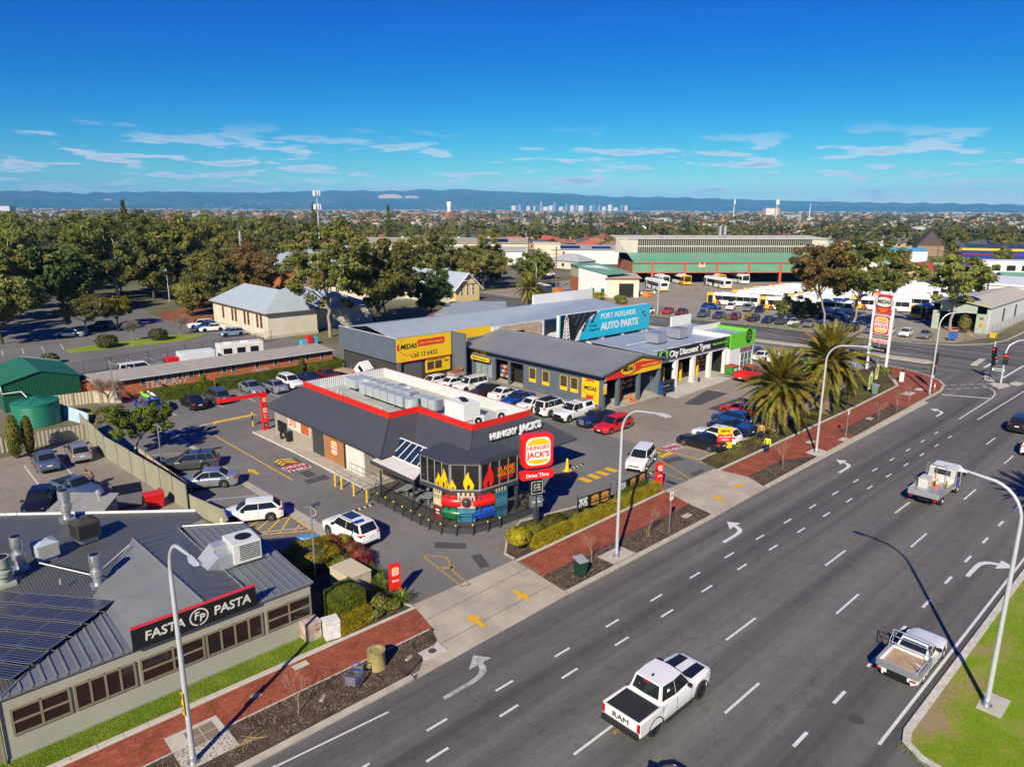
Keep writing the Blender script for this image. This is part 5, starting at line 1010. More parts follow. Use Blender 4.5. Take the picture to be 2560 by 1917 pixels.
  pg_('bay_beam',wp,t,'add',[P(-.05,z0-.32),P(L+.05,z0-.32),P(L+.05,z0),P(-.05,z0),P(-.05,z0-.32,.1),P(L+.05,z0-.32,.1),P(L+.05,z0,.1),P(-.05,z0,.1)],[(4,5,6,7),(0,4,7,3),(1,2,6,5),(3,7,6,2),(0,1,5,4)]);pg_('bay_head',wp,t,'add',[P(-.05,z1),P(L+.05,z1),P(L+.05,z1+.14),P(-.05,z1+.14),P(-.05,z1,.14),P(L+.05,z1,.14),P(L+.05,z1+.14,.14),P(-.05,z1+.14,.14)],[(4,5,6,7),(0,4,7,3),(1,2,6,5),(3,7,6,2),(0,1,5,4)])
  face=math.degrees(math.atan2(n.y,n.x))
  def flame(u,s,m,zz=z0+.1,fl=1):
   sh=[(0,0),(-.42,.05),(-.5,.45),(-.3,.85),(-.05,1.25),(.02,1.75),(.3,1.3),(.5,.8),(.48,.35),(.3,.02),(.12,.0),(.16,.3),(0,.55),(-.14,.28),(-.1,0)]
   p=P(u,zz,.062);wpo([(q*s*fl,v*s)for q,v in sh],p,face,.012).bd('flame_decal',m,f)
  if i==0:flame(L*.62,.6,yellow);flame(L*.80,.85,yellow);flame(L*.93,.42,yellow,fl=-1)
  if i==1:flame(.2,.45,yellow,fl=-1);flame(L*.62,.78,yellow,fl=-1)
  if i==2:
   flame(L*.20,1.0,red,fl=1);p=P(L*.68,z0+1.18,.064);text('FLAME',orange,f,p,face,width=1.65,bold=.02,ext=.008);p=P(L*.68,z0+.78,.064);text('GRILLED',orange,f,p,face,width=1.72,bold=.02,ext=.008);p=P(L*.66,z0+.46,.064);text('SINCE DAY ONE',red,f,p,face,width=1.5,bold=.02,ext=.006)
 rb=MB();rb.pz([(29.25,41.4),(29.55,38.05),(31.1,36.5),(34.75,36.4),(35,39.2),(32.1,39.2),(32.1,42.2)],4.52,4.58);rb.bd('bay_roof',tile,t)
 pb('sign_rail',wp,t,30.9,36.6,4.59,35.2,36.72,4.66)
 for q in((27.95,44.7),(28.35,40.9),(29.1,37.7),(30.75,36.1),(34.0,35.9),(34.75,36.5)):pb('post',wp,t,q[0]-.06,q[1]-.06,.3,q[0]+.06,q[1]+.06,2.55 if q[1]>40 else 2.2)
 pg_('awning',M('awning_white',(.68,.66,.60),.6),t,'sl',[(28.55,46.9,2.62),(28.6,41.2,2.62),(30.0,42.0,2.80),(30.2,47.3,2.80)],.12);pb('awning_beam',wp,t,28.42,41.1,2.36,28.54,46.95,2.62)
 sg=[(30.05,47.2,2.82),(30.05,42.0,2.82),(31.6,42.4,3.75),(31.6,47.2,3.75)];f=MB();a,b,c,d2=[Vector(q)for q in sg]
 for k in range(7):p,q=a.lerp(b,k/6),d2.lerp(c,k/6);f.path([p,q],.04,5)
 f.path([a,b],.05,5);f.path([d2,c],.05,5);f=f.bd('skylight_frame',white,t)
 for k in range(6):q=MB();q.poly([a.lerp(b,(k+.08)/6),a.lerp(b,(k+.92)/6),d2.lerp(c,(k+.92)/6),d2.lerp(c,(k+.08)/6)]);q.bd('pane',glass('skylight_glass',(.015,.03,.06),.06),f)
 for s,x,w in(("HUNGRY",36.8,2.9),("JACK'S",39.85,2.45)):text(s,sW,t,(x,40.3,4.62),-90,width=w,bold=.045,ext=.06);pb('letter_rail',MS['dark_frame'],t,x-w/2,40.32,4.36,x+w/2,40.5,4.42)
 return t
hj_t=hj()
wp=MS['dark_frame']
dk=Th('dining_deck','low curved dark plinth of the outdoor dining deck in front of the burger restaurant','deck',(30,41,0))
ring=[(27.55,45.4),(27.62,42.5),(27.6,40.2),(27.75,38.2),(28.0,37.0),(28.5,36.2),(29.4,35.5),(30.5,35.2),(31.6,35.1),(35.6,35.0)]
pg_('floor',M('deck_rubber',(.10,.09,.08),.9,var=.2),dk,'pz',[(q[0]+.02,q[1]+.02)for q in ring]+[(36.5,35.0),(36.5,42),(32,42.1),(32,47),(27.6,46.9)],-.05,.30)
def dw_(m):
 for a,b in zip(ring,ring[1:]):
  d=(Vector(b)-Vector(a)).normalized();n=Vector((-d.y,d.x))*-.14;m.add([(*a,0),(*b,0),(*b,.42),(*a,.42),(a[0]-n.x,a[1]-n.y,.42),(b[0]-n.x,b[1]-n.y,.42)],[(1,0,3,2),(2,3,4,5)])
Pt('plinth_wall',dG,dk,dw_)
def fence_run(parent,pts,h,z,pitch=.12,m=None,r=.012):
 for a,b in zip(pts,pts[1:]):
  mb=MB();L=math.hypot(b[0]-a[0],b[1]-a[1]);n=max(1,int(L/pitch));mb.tb((*a,z+h),(*b,z+h),.025,None,5);mb.tb((*a,z+.1),(*b,z+.1),.02,None,5)
  for k in range(n+1):f=k/n;p=(a[0]+(b[0]-a[0])*f,a[1]+(b[1]-a[1])*f);mb.tb((*p,z+.08),(*p,z+h),r if k not in(0,n)else .03,None,4,False)
  o=mb.bd('fence_panel',m or black,parent)
fr=[(q[0]+.3,q[1]+.25)for q in ring]
fence_run(dk,[(fr[0][0],fr[0][1]-.3)]+fr[1:-1]+[(34.7,35.3)],1.05,.30);fence_run(dk,[(28.2,45.2),(30.8,45.3)],1.05,.3);fence_run(dk,[(34.75,35.3),(34.75,36.3)],1.3,.3)
for i,q in enumerate([(27.62,44.68),(27.62,43.55),(27.62,42.47),(27.6,41.3),(27.62,40.24),(27.66,39.21),(27.64,38.1),(27.85,37.0),(28.45,36.05),(29.4,35.35),(30.53,35.05),(31.59,34.97)]):
 b=Th('steel_bollard','%s dark bollard with yellow cap from the ramp end along the deck plinth'%NTH[i],'bollard',(q[0]-.12,q[1]-.12,0),0,'bollards along the deck plinth');eg_(b,'post',dG,'tb',(0,0,0),(0,0,.78),.045);eg_(b,'cap',M('bollard_yellow',(.72,.60,.02),.5),'la',[(.06,.78),(.06,.84),(.03,.88)],8)
for i,(x,y)in enumerate(((29.6,43.6),(30.9,42.6),(29.9,41.2),(31.2,40.4),(30.0,39.6),(31.4,44.4))):
 b=Th('picnic_table','grey picnic table with fixed benches, %s from the awning post on the dining deck'%NTH[i],'table',(x,y,.30),R(20+i*7),'picnic tables on the dining deck');g=M('table_grey',(.30,.34,.36),.5,.3)
 ebb(b,'table_top',g,-.6,-.4,.70,.6,.4,.74,.01);eb(b,'leg',gv,-.05,-.05,0,.05,.05,.70)
 for s in(-1,1):ebb(b,'bench',g,-.55,s*.72-.14,.42,.55,s*.72+.14,.45,.01);eb(b,'bench_arm',gv,-.03,min(0,s*.72),.30,.03,max(0,s*.72),.34)
def play():
 t=Th('play_structure','colourful playground with red, green and blue tube slides under the glazed bay','playground',(30.4,37.6,.3))
 pr_=M('play_red',(.62,.015,.012),.3,var=.04);pg=M('play_green',(.015,.19,.07),.3,var=.05);pb=M('play_blue',(.012,.09,.50),.3,var=.05);pl=M('play_light_blue',(.045,.20,.32),.5);pc=M('play_cream',(.62,.50,.33),.6);pm=M('play_maroon',(.26,.02,.035),.5);pp=M('play_pink',(.60,.36,.38),.6);pgr=M('play_post',(.03,.09,.04),.6)
 cx=[(28.75,38.9),(28.95,37.75),(30.05,36.45),(31.2,35.85),(32.5,35.75)]
 segs=[((28.75,39.0),(28.85,38.1)),((29.42,37.12),(30.4,36.22)),((31.85,35.75),(32.95,35.7))]
 for k,(a,b)in enumerate(segs):
  for z0,z1,m,nm in((.35,1.35,(pm,pl,pl)[k],'lower_panel'),(1.40,2.35,(pc,pp,pl if k==2 else pc)[k],'upper_panel')):
   d=(Vector(b)-Vector(a)).normalized();n=Vector((d.y,-d.x))*.04;o=MB();o.add([(*a,z0),(*b,z0),(*b,z1),(*a,z1),(a[0]+n.x,a[1]+n.y,z0),(b[0]+n.x,b[1]+n.y,z0),(b[0]+n.x,b[1]+n.y,z1),(a[0]+n.x,a[1]+n.y,z1)],[(4,5,6,7),(3,2,1,0),(0,4,7,3),(1,2,6,5),(3,7,6,2)]);o=o.bd(nm,m,t)
   L=(Vector(b)-Vector(a)).length;s=MB()
   for q in range(5):
    u0=L*(.12+q*.17);w=L*.06;p0,p1=Vector(a)+d*u0+n*1.3,Vector(a)+d*(u0+w)+n*1.3;s.add([(p0.x,p0.y,z1-.42),(p1.x,p1.y,z1-.42),(p1.x,p1.y,z1-.1),(p0.x,p0.y,z1-.1)],[(0,1,2,3)])
   s.bd('slot',black if k!=1 or z0>1 else MS['play_light_blue'],o)
  if k==0:
   o=MB();d=(Vector(b)-Vector(a)).normalized();n=Vector((d.y,-d.x));c=(Vector(a)+Vector(b))/2+n*.06
   for dz in(.75,.95):o.add([(c.x-d.x*.18,c.y-d.y*.18,dz),(c.x+d.x*.18,c.y+d.y*.18,dz),(c.x+d.x*.18,c.y+d.y*.18,dz+.16),(c.x-d.x*.18,c.y-d.y*.18,dz+.16)],[(0,1,2,3)])
   o.bd('window_motif',white,t)
 def crenel(a,b,z):
  o=MB();d=Vector(b)-Vector(a)
  for q in range(4):p0,p1=Vector(a)+d*(q/4+.02),Vector(a)+d*(q/4+.16);o.add([(p0.x-.03,p0.y-.03,z),(p1.x-.03,p1.y-.03,z),(p1.x-.03,p1.y-.03,z+.22),(p0.x-.03,p0.y-.03,z+.22),(p0.x+.03,p0.y+.03,z),(p1.x+.03,p1.y+.03,z),(p1.x+.03,p1.y+.03,z+.22),(p0.x+.03,p0.y+.03,z+.22)],[(0,1,2,3),(7,6,5,4),(3,2,6,7),(0,3,7,4),(1,5,6,2)])
  o.bd('battlement',pc,t)
 for a,b in segs:crenel(a,b,2.36)
 for q in[p for s in segs for p in s]:pg_('post',pgr,t,'tb',(q[0],q[1],.3),(q[0],q[1],2.5),.06,None,8)
 def tube_slide(a,b,z,m,out):
  A,B_=Vector((*a,z)),Vector((*b,z));n=Vector((out[0],out[1],0));A,B_=A-n*.32,B_-n*.32;P=[A+(B_-A)*f+n*math.sin(f*math.pi)*.10 for f in[k/8 for k in range(9)]];rr=[.43+.018*(k%2)for k in range(9)]
  o=MB();o.path(P,rr,16,False);o.bd('tube_slide',m,t,'full')
 tube_slide((28.9,38.1),(29.6,37.0),1.78,pr_,(-.7,-.5));tube_slide((30.3,36.35),(31.8,35.8),1.78,pr_,(-.3,-.9));tube_slide((28.9,38.1),(29.6,37.0),.85,pg,(-.7,-.5));tube_slide((30.3,36.35),(31.8,35.8),.85,pb,(-.3,-.9))
 a,b=Vector(segs[1][0]),Vector(segs[1][1]);d=(b-a).normalized();n=Vector((d.y,-d.x));n=n if n.dot(Vector((-1,-1)))>0 else-n;c=(a+b)/2
 def dome(m):
  N_=16
  for i in range(4):
   for k in range(N_):
    def pt(i,k):th=i/4*math.pi/2;r=.34*math.cos(th);return(c.x+d.x*r*math.cos(2*math.pi*k/N_)+n.x*(.06+.30*math.sin(th)),c.y+d.y*r*math.cos(2*math.pi*k/N_)+n.y*(.06+.30*math.sin(th)),1.86+r*math.sin(2*math.pi*k/N_))
    m.add([pt(i,k),pt(i,k+1),pt(i+1,k+1),pt(i+1,k)],[(0,1,2,3)])
 Pt('bubble_window',glass('smoky_bubble',(.06,.04,.03),.08),t,dome,'full')
 def cog(m):
  for k in range(16):
   p=lambda r,a_:(c.x+d.x*r*math.cos(a_)+n.x*.07,c.y+d.y*r*math.cos(a_)+n.y*.07,1.86+r*math.sin(a_));a0=2*math.pi*k/16;m.add([p(.34,a0),p(.34,a0+.39),p(.44,a0+.32),p(.44,a0+.07)],[(0,1,2,3)])
 Pt('bubble_ring',M('play_brown',(.30,.20,.10),.6),t,cog)
 return t
play()
t=Th('rooftop_duct','long run of shiny square ductwork behind the red parapet','duct',(36,56,4.45));dsheet=M('duct_sheet',(.56,.62,.62),.42,.35,var=.12,sc=1.5)
def duct_run(x,ya,yb,z,w,h,n,name='duct_section'):
 for k in range(n):a=ya+(yb-ya)*k/n;b=ya+(yb-ya)*(k+1)/n;pbb(name,dsheet,t,x-w/2+random.uniform(-.02,.02),min(a,b)+.02,z,x+w/2,max(a,b)-.02,z+h*random.uniform(.97,1.02),.02);pb('flange',gv,t,x-w/2-.03,min(a,b)-.0,z-.01,x+w/2+.03,min(a,b)+.03,z+h*1.01+.03)
duct_run(36.6,61.5,52.2,4.95,.95,.85,7);duct_run(35.1,58.6,51.2,4.95,.95,.9,6);duct_run(36.5,51.6,48.4,4.95,.85,.85,3)
pg_('duct_elbow',dsheet,t,'la',[(.62,4.95),(.62,5.85)],12,(35.2,50.7));pbb('duct_section',dsheet,t,35.0,60.0,4.95,37.0,62.0,5.8,.03)
for q in((35.2,53),(35.2,57),(36.6,55),(36.6,60),(36.5,49)):pb('duct_leg',gv,t,q[0]-.4,q[1]-.03,4.45,q[0]-.34,q[1]+.03,4.97)
def chiller(label,x,y,z,w,l,h):
 c=Th('air_handler',label,'air conditioner',(x,y,z));m=M('handler_white',(.74,.74,.72),.5,var=.04);ebb(c,'cabinet',m,-w/2,-l/2,.1,w/2,l/2,h,.02)
 for k in range(3):eg_(c,'fan',black,'la',[(.30,h),(.32,h+.07),(.30,h+.09),(.05,h+.08)],14,(.05+.18*k,-l*.12+k*l*.16))
 for s in(-.5,0,.5):eb(c,'panel_seam',MS['panel_frame'],-w/2-.004,s*l*.8-.008,.15,-w/2+.01,s*l*.8+.008,h-.05)
 eb(c,'plinth',gv,-w/2+.1,-l/2+.1,-.02,w/2-.1,l/2-.1,.1);return c
chiller('big white box air conditioner with three round fans on the burger restaurant roof',37.6,46.5,4.46,1.9,2.6,1.55)
def condenser(label,x,y,z,face,group='small condensers on the burger restaurant roof'):
 c=Th('condenser_unit',label,'air conditioner',(x,y,z),R(face),group);m=M('condenser_grey',(.60,.63,.65),.5);ebb(c,'cabinet',m,-.18,-.45,.08,.18,.45,.98,.02);eg_(c,'fan_grille',black,'path',[(.17,-.08,.53),(.195,-.08,.53)],.33,16);eg_(c,'fan_hub',m,'path',[(.19,-.08,.53),(.21,-.08,.53)],.09,10)
 for s in(-.3,.3):eb(c,'foot',gv,-.2,s-.04,-.01,.2,s+.04,.08)
 return c
condenser('small condenser at the parapet corner beside the big roof air conditioner',37.0,43.6,4.46,-115);condenser('small condenser by the ribbed parapet lining',39.4,43.4,4.46,-115)
t=Th('roof_fan','low round exhaust fan at the back of the burger restaurant roof','vent',(39.6,58.6,4.45));eb(t,'curb',white,-.6,-.6,0,.6,.6,.25);eX(t,'cowl',gv,lambda m:m.la([(.4,.25),(.45,.42),(.25,.52)],14),40)
def gear(m):
 rg=random.Random(5)
 for k in range(10):x,y=rg.uniform(32.2,33.6),rg.uniform(52.5,63.2);m.path([(x,y,4.47),(x+rg.uniform(-.3,.3),y+.3,4.47+rg.uniform(.05,.35)),(x+rg.uniform(-.6,.6),y+.9,4.5)],.03,5)
 m.path([(32.3,63,4.62),(32.5,52,4.6),(34.2,50,4.6)],.035,6);m.path([(32.6,63,4.56),(32.9,53,4.55)],.025,6);m.tb((33.2,60.2,4.45),(33.2,60.2,5.2),.06);m.tb((32.8,58.8,4.45),(32.8,58.8,5.3),.05)
mb=MB();gear(mb);tag(mb.bd('roof_pipework',M('pipe_white',(.65,.66,.66),.5)),'tangle of white pipes along the red parapet','pipework')
def pylon():
 t=Th('pylon_sign','tall red burger pylon sign with Drive Thru board at the hedge','sign',(33.75,33.5,0));x,y=33.75,33.5
 pb('pole',dG,t,x-.16,y-.16,0,x+.16,y+.16,4.9);f=-112;a=R(f);n=(math.cos(a),math.sin(a))
 def board(w,h,z,d,m,r,nm):return wpo(rrect(w,h,r),(x-n[0]*d/2,y-n[1]*d/2,z),f,d).bd(nm,m,t)
 b=board(2.30,2.45,5.72,.62,red,.35,'burger_board');bL(b,(x+n[0]*.315,y+n[1]*.315,5.72),2.22,2.38,f,back=False,t=0,textw=.78)
 b=board(2.5,.62,3.92,.45,red,.12,'drive_thru_board');text('Drive Thru',sW,b,(x+n[0]*.23,y+n[1]*.23,3.90),f,width=1.75,bold=.02,ext=.004)
 b=board(.98,1.05,2.95,.34,sB,.08,'cafe_board');wpo(rrect(.86,.93,.08),(x+n[0]*.172,y+n[1]*.172,2.95),f,.003).bd('cafe_border',sW,b);wpo(rrect(.80,.87,.07),(x+n[0]*.176,y+n[1]*.176,2.95),f,.003).bd('cafe_face',sB,b)
 text("JACK'S",sW,b,(x+n[0]*.182,y+n[1]*.182,3.17),f,width=.5,bold=.01,ext=.002);text('CAFE',sW,b,(x+n[0]*.182,y+n[1]*.182,2.95),f,width=.5,bold=.01,ext=.002);text('BARISTA COFFEE',sW,b,(x+n[0]*.182,y+n[1]*.182,2.76),f,width=.6,bold=.01,ext=.002)
 b=board(.92,.85,1.88,.30,M('sign_slate',(.12,.15,.17),.5),.04,'delivery_board');text('WE',sW,b,(x+n[0]*.153,y+n[1]*.153,2.08),f,width=.25,ext=.002);text('DELIVERY',sW,b,(x+n[0]*.153,y+n[1]*.153,1.85),f,width=.7,bold=.02,ext=.002)
 return t
pylon()
def totem(label,x,y,word,face=-100,h=2.15):
 t=Th('entry_totem',label,'sign',(x,y,0));a=R(face);n=(math.cos(a),math.sin(a));b=wpo([(-.34,0),(.34,0),(.34,h),(-.34,h)],(x-n[0]*.1,y-n[1]*.1,0),face,.2).bd('panel',red,t);bL(b,(x+n[0]*.102,y+n[1]*.102,h*.80),.50,.58,face,back=False,t=0,textw=.74);text(word,sW,b,(x+n[0]*.105,y+n[1]*.105,h*.53),face,width=.42,bold=.03,ext=.003)
 c=wpo([(-.22,.1),(.22,.1),(.22,.58),(-.22,.58)],(x+n[0]*.1,y+n[1]*.1,0),face,.01).bd('cafe_panel',sB,t);text("JACK'S",sW,c,(x+n[0]*.114,y+n[1]*.114,.44),face,width=.3,ext=.002);text('CAFE',sW,c,(x+n[0]*.114,y+n[1]*.114,.30),face,width=.28,ext=.002);return t
totem('red Entry totem sign in the shrubs by the near driveway',20.7,32.05,'Entry');totem('red Exit totem sign at the far end of the golden hedge',45.9,31.5,'Entry',-105,2.3)
t=Th('height_gate','tall red drive through portal with horizontal height arm','sign',(29.2,68.3,0));b=pb('column',red,t,28.9,68.0,.0,29.5,68.35,4.05);pb('arm',red,t,24.6,68.05,3.72,29.5,68.3,4.08);bL(b,(29.2,67.995,3.30),.46,.52,-90,back=False,t=.0,textw=.72);bL(b,(29.2,67.995,2.2),.5,.58,-90,back=False,t=0,textw=.72)
text('Drive',sW,b,(29.2,67.99,1.70),-90,width=.38,bold=.03,ext=.003);text('Thru',sW,b,(29.2,67.99,1.45),-90,width=.34,bold=.03,ext=.003);wpo([(-.18,.12),(0,0),(-.18,-.12),(-.1,0)],(29.22,67.99,1.12),-90,.004).bd('chevron',yellow,b);o=pb('cafe_panel',sB,b,28.98,67.98,.35,29.42,68.0,.85);text("JACK'S",sW,o,(29.2,67.97,.68),-90,width=.3,ext=.002);text('CAFE',sW,o,(29.2,67.97,.53),-90,width=.28,ext=.002)
for i,(x,y)in enumerate(((27.0,74.4),(28.5,74.45),(30.0,74.5))):
 mb=MB();mb.bbox(x-.72,y-.09,.0,x+.72,y+.09,.13,.03);tag(mb.bd('lane_divider',yp_),('yellow lane divider bar at the curved end of the drive through','middle yellow lane divider bar of the drive through','yellow lane divider bar nearest the red portal')[i],'kerb bar','yellow lane dividers')
for i,(x,y)in enumerate(((26.85,49.9),(26.95,49.05),(26.95,47.15),(27.0,45.3),(28.9,70.6))):
 b=Th('yellow_bollard',('yellow safety bollard furthest from the dining deck by the ramp','second yellow safety bollard along the entrance ramp','yellow safety bollard at the middle of the entrance ramp','yellow safety bollard next to the deck corner','tall yellow post beside the red portal')[i],'bollard',(x,y,0),0,'yellow bollards');h=1.0 if i<4 else 1.5;eX(b,'post',M('bollard_paint',(.78,.46,.01),.5),lambda m:m.la([(.075,0),(.075,h-.04),(.05,h)],10),40);eg_(b,'base',concrete,'la',[(.14,0),(.14,.02)],10)
rl=Th('ramp_railing','grey tubular handrail along the restaurant entrance ramp','railing',(28.3,50,0))
for pts in([(27.7,51.4),(27.75,46.2)],[(29.2,51.6),(29.3,47.6)]):
 (xa,ya),(xb,yb)=pts
 for k in range(5):f=k/4;Pt('baluster',gv,rl,lambda m:m.tb((xa+(xb-xa)*f,ya+(yb-ya)*f,.1),(xa+(xb-xa)*f,ya+(yb-ya)*f,1.05),.025,None,6))
 for z in(.55,1.05):pg_('rail',gv,rl,'tb',(xa,ya,z),(xb,yb,z),.028,None,6)
t=Th('menu_board','black drive through menu post on the restaurant path','menu board',(29.0,64.2,.12));ebb(t,'screen',sB,-.08,-.5,.75,.08,.5,1.85,.02);ebb(t,'pedestal',sB,-.06,-.2,0,.06,.2,.75,.01);eg_(t,'guard_post',gv,'tb',(-.35,.9,0),(-.35,.9,.9),.05)
t=Th('bin','dark rubbish bin against the drive through wall','bin',(29.25,63.0,.12));ebb(t,'body',black,-.25,-.25,0,.25,.25,.95,.04);ebb(t,'lid',dG,-.27,-.27,.95,.27,.27,1.05,.03)
def cone(label,x,y,h=1.0):
 t=Th('yellow_cone',label,'cone',(x,y,.0));m=M('cone_yellow',(.80,.52,.01),.5);eb(t,'base',m,-.28,-.28,0,.28,.28,.05);eX(t,'body',m,lambda q:q.la([(.24,.05),(.13,h*.5),(.10,h*.95),(.05,h)],12),40)
cone('tall yellow cone by the white entrance wall',30.2,51.9,1.15);cone('tall yellow cone at the speed hump on the restaurant exit side',43.5,39.4,1.15)
def planter(label,x,y):
 t=Th('planter_box',label,'planter',(x,y,.1));eg_(t,'trough',M('trough_brown',(.16,.13,.10),.8),'add',[(-.55,-.25,0),(.55,-.25,0),(.55,.25,0),(-.55,.25,0),(-.65,-.32,.6),(.65,-.32,.6),(.65,.32,.6),(-.65,.32,.6)],[(3,2,1,0),(4,5,6,7),(0,1,5,4),(1,2,6,5),(2,3,7,6),(3,0,4,7)]);return t
planter('brown trough planter beside the playground fence',35.5,35.9);strappy('spiky green plant growing in the brown trough',35.5,35.9,.45,.6,gN,40,z=.68)
bp=M('banner_black',(.015,.014,.014),.5)
def banner(label,a,b,words,pic,z0=.45,z1=1.4):
 t=Th('food_banner',label,'banner',(*a,0),0,'food banners behind the hedge');d=(Vector(b)-Vector(a)).normalized();n=Vector((d.y,-d.x));face=math.degrees(math.atan2(n.y,n.x));L=(Vector(b)-Vector(a)).length
 for p in(a,b):pg_('post',dG,t,'tb',(*p,0),(*p,1.75),.04,None,6)
 c=(Vector(a)+Vector(b))/2;o=wpo([(-L/2+.05,0),(L/2-.05,0),(L/2-.05,z1-z0),(-L/2+.05,z1-z0)],(c.x,c.y,z0),face,.02).bd('sheet',bp,t);u=Vector((-math.sin(R(face)),math.cos(R(face))))
 for i,wd in enumerate(words):p=c+n*.024-u*L*.33;text(wd,sW,o,(p.x,p.y,z0+(z1-z0)*(.78-.24*i)),face,width=min(L*.26,.24*len(wd)),bold=.03,ext=.002)
 for i in range(2):
  p=c+n*.024+u*L*(.02+.30*i);s=.42;
  for zz,hh,m in((.58,.20,pic),(.42,.07,M('lettuce',(.16,.30,.03),.6)),(.34,.08,M('cheese',(.75,.38,.02),.6)),(.24,.10,M('patty',(.10,.03,.012),.7)),(.10,.12,pic)):wpo([(x_*s,y_*hh)for x_,y_ in ell(1,1,14)],(p.x,p.y,z0+zz+hh*.3),face,.004).bd('burger_print',m,o)
 return t
bunp=M('bun_print',(.55,.22,.05),.6,var=.2,sc=8);banner('black food banner with burgers and words near the pylon sign',(37.1,32.5),(40.6,32.2),('BIGGER','PUB','STYLE'),bunp);banner('second black food banner beside the red Exit totem',(41.6,32.35),(45.8,32.6),('NEW','LOOK','OLD'),bunp)
# -- workshops
slate=M('slate_paint',(.10,.125,.16),.7,var=.12,sc=.6,bump=.2,bsc=8);slate_r=M('workshop_roof',(.25,.26,.26),.5,.15,var=.12,sc=.35,wave=('Y',10,.015));midy=M('workshop_yellow',(.82,.52,.012),.45,var=.04);midr=M('workshop_red',(.66,.03,.03),.45,var=.04)
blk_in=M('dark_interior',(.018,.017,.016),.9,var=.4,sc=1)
def mL(parent,loc,w,face,ring=True,t=.014):
 a=R(face);off=lambda d:(loc[0]+math.cos(a)*d,loc[1]+math.sin(a)*d,loc[2])
 if ring:
  wpo(ell(w*.56,w*.44,28),loc,face,.006).bd('logo_ring',M('logo_red',(.62,.05,.02),.45),parent);wpo(shift(ell(w*.545,w*.425,28),w*.015,w*.012),off(.007),face,.004).bd('logo_disc',midy,parent)
 p=off(t);text('MIDAS',sB,parent,p,face,width=w*.95,bold=.035,shear=.22,ext=.004)
def midas():
 t=Th('workshop_building','slate blue car workshop with low grey gable roof and yellow gable sign','building',(66,60,0))
 xl,xr,yf,yb=61.2,72.0,50.0,74.5;rz=5.6;xr2=67.2
 for q in((50.0,63.2,0,4.2),(68.6,74.5,0,4.2),(63.2,68.6,3.1,4.2),(65.75,66.05,0,3.1)):pb('wall',slate,t,xl-.12,q[0],q[2],xl+.12,q[1],q[3])
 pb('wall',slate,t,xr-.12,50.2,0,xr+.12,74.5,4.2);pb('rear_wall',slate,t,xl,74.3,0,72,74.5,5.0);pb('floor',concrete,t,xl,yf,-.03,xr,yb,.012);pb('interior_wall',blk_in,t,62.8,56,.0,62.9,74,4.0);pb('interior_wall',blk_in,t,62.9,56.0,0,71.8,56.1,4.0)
 for x in(60.95,63.55,67.45,71.55):pb('post',slate,t,x-.2,yf-.2,0,x+.2,yf+.2,3.4 if x not in(60.95,71.55)else 4.15)
 pg_('roof',slate_r,t,'sl',[(60.15,49.5,4.15),(xr2,49.5,rz),(xr2,75.6,rz),(60.15,75.6,4.15)],.12);pg_('roof',slate_r,t,'sl',[(xr2,49.5,rz),(73.5,49.5,4.35),(73.5,75.6,4.35),(xr2,75.6,rz)],.12);pg_('ridge_cap',slate_r,t,'path',[(xr2,49.45,rz+.02),(xr2,75.6,rz+.02)],.09,6)
 Pt('barge_board',slate,t,lambda m:(m.path([(60.1,49.45,4.08),(xr2,49.45,rz-.06),(73.5,49.45,4.28)],.11,6),m.path([(60.1,49.4,4.08),(60.1,75.6,4.08)],.10,6)))
 g=pg_('gable_sign',midy,t,'yp',[(61.0,3.35),(71.6,3.35),(71.6,4.55),(xr2,rz-.15),(61.0,4.15)],49.72,49.92);pg_('red_slash',midr,g,'yp',[(61.0,3.36),(65.0,3.36),(67.6,3.9),(71.4,3.95),(71.4,4.4),(67.6,4.8),(63.2,4.35),(61.0,3.6)],49.69,49.715);o=Pt('yellow_roundel',midy,g,lambda m:m.add([(65.0+1.35*math.cos(2*math.pi*k/24),49.68,4.2+.62*math.sin(2*math.pi*k/24))for k in range(24)],[tuple(range(24))]))
 text('MIDAS',sB,g,(65.0,49.66,4.2),-90,width=2.0,bold=.035,shear=.22,ext=.01,slope=0);text('auto service experts',midy,g,(69.2,49.66,4.22),-90,width=3.4,bold=.015,ext=.01)
 for y0,y1,m_ in((60.9,62.1,0),(58.6,59.8,0),(55.6,56.8,0),(53.9,55.1,0)):
  o=pb('tyre_poster',midy,t,xl-.15,y0,1.15,xl-.121,y1,2.95);pb('tyre_picture',M('poster_tyre',(.07,.045,.03),.6,var=.5,sc=9),o,xl-.156,y0+.08,1.6,xl-.151,y1-.08,2.9)
 o=pb('brand_panel',midy,t,xl-.16,50.7,.4,xl-.121,53.3,3.2);pb('red_strip',midr,o,xl-.165,51.5,.42,xl-.161,52.6,3.18);mL(o,(xl-.168,52.0,2.1),2.0,180)
 o=pb('club_sign',midy,t,60.5,49.5,1.95,61.0,49.56,3.1);pb('club_top',sW,o,60.5,49.49,2.75,61.0,49.499,3.1);text('RAA',sB,o,(60.75,49.485,2.92),-90,width=.42,bold=.03,ext=.003)
 o=pb('reception_sign',midy,t,60.3,69.0,2.55,60.5,72.6,3.05);text('MIDAS Reception',sB,o,(60.29,70.8,2.80),180,width=2.9,bold=.02,ext=.003);pb('reception_window',M('reception_glass',(.25,.30,.30),.15,var=.5,sc=2),t,xl-.18,69.0,.3,xl-.121,72.4,2.5)
 for y in(69.0,70.1,71.2,72.4):pb('mullion',slate,t,xl-.22,y-.05,.25,xl-.12,y+.05,2.52)
 for y in(70.9,72.4):pb('notice',midy,t,xl-.15,y-.6,3.2,xl-.121,y+.6,4.0)
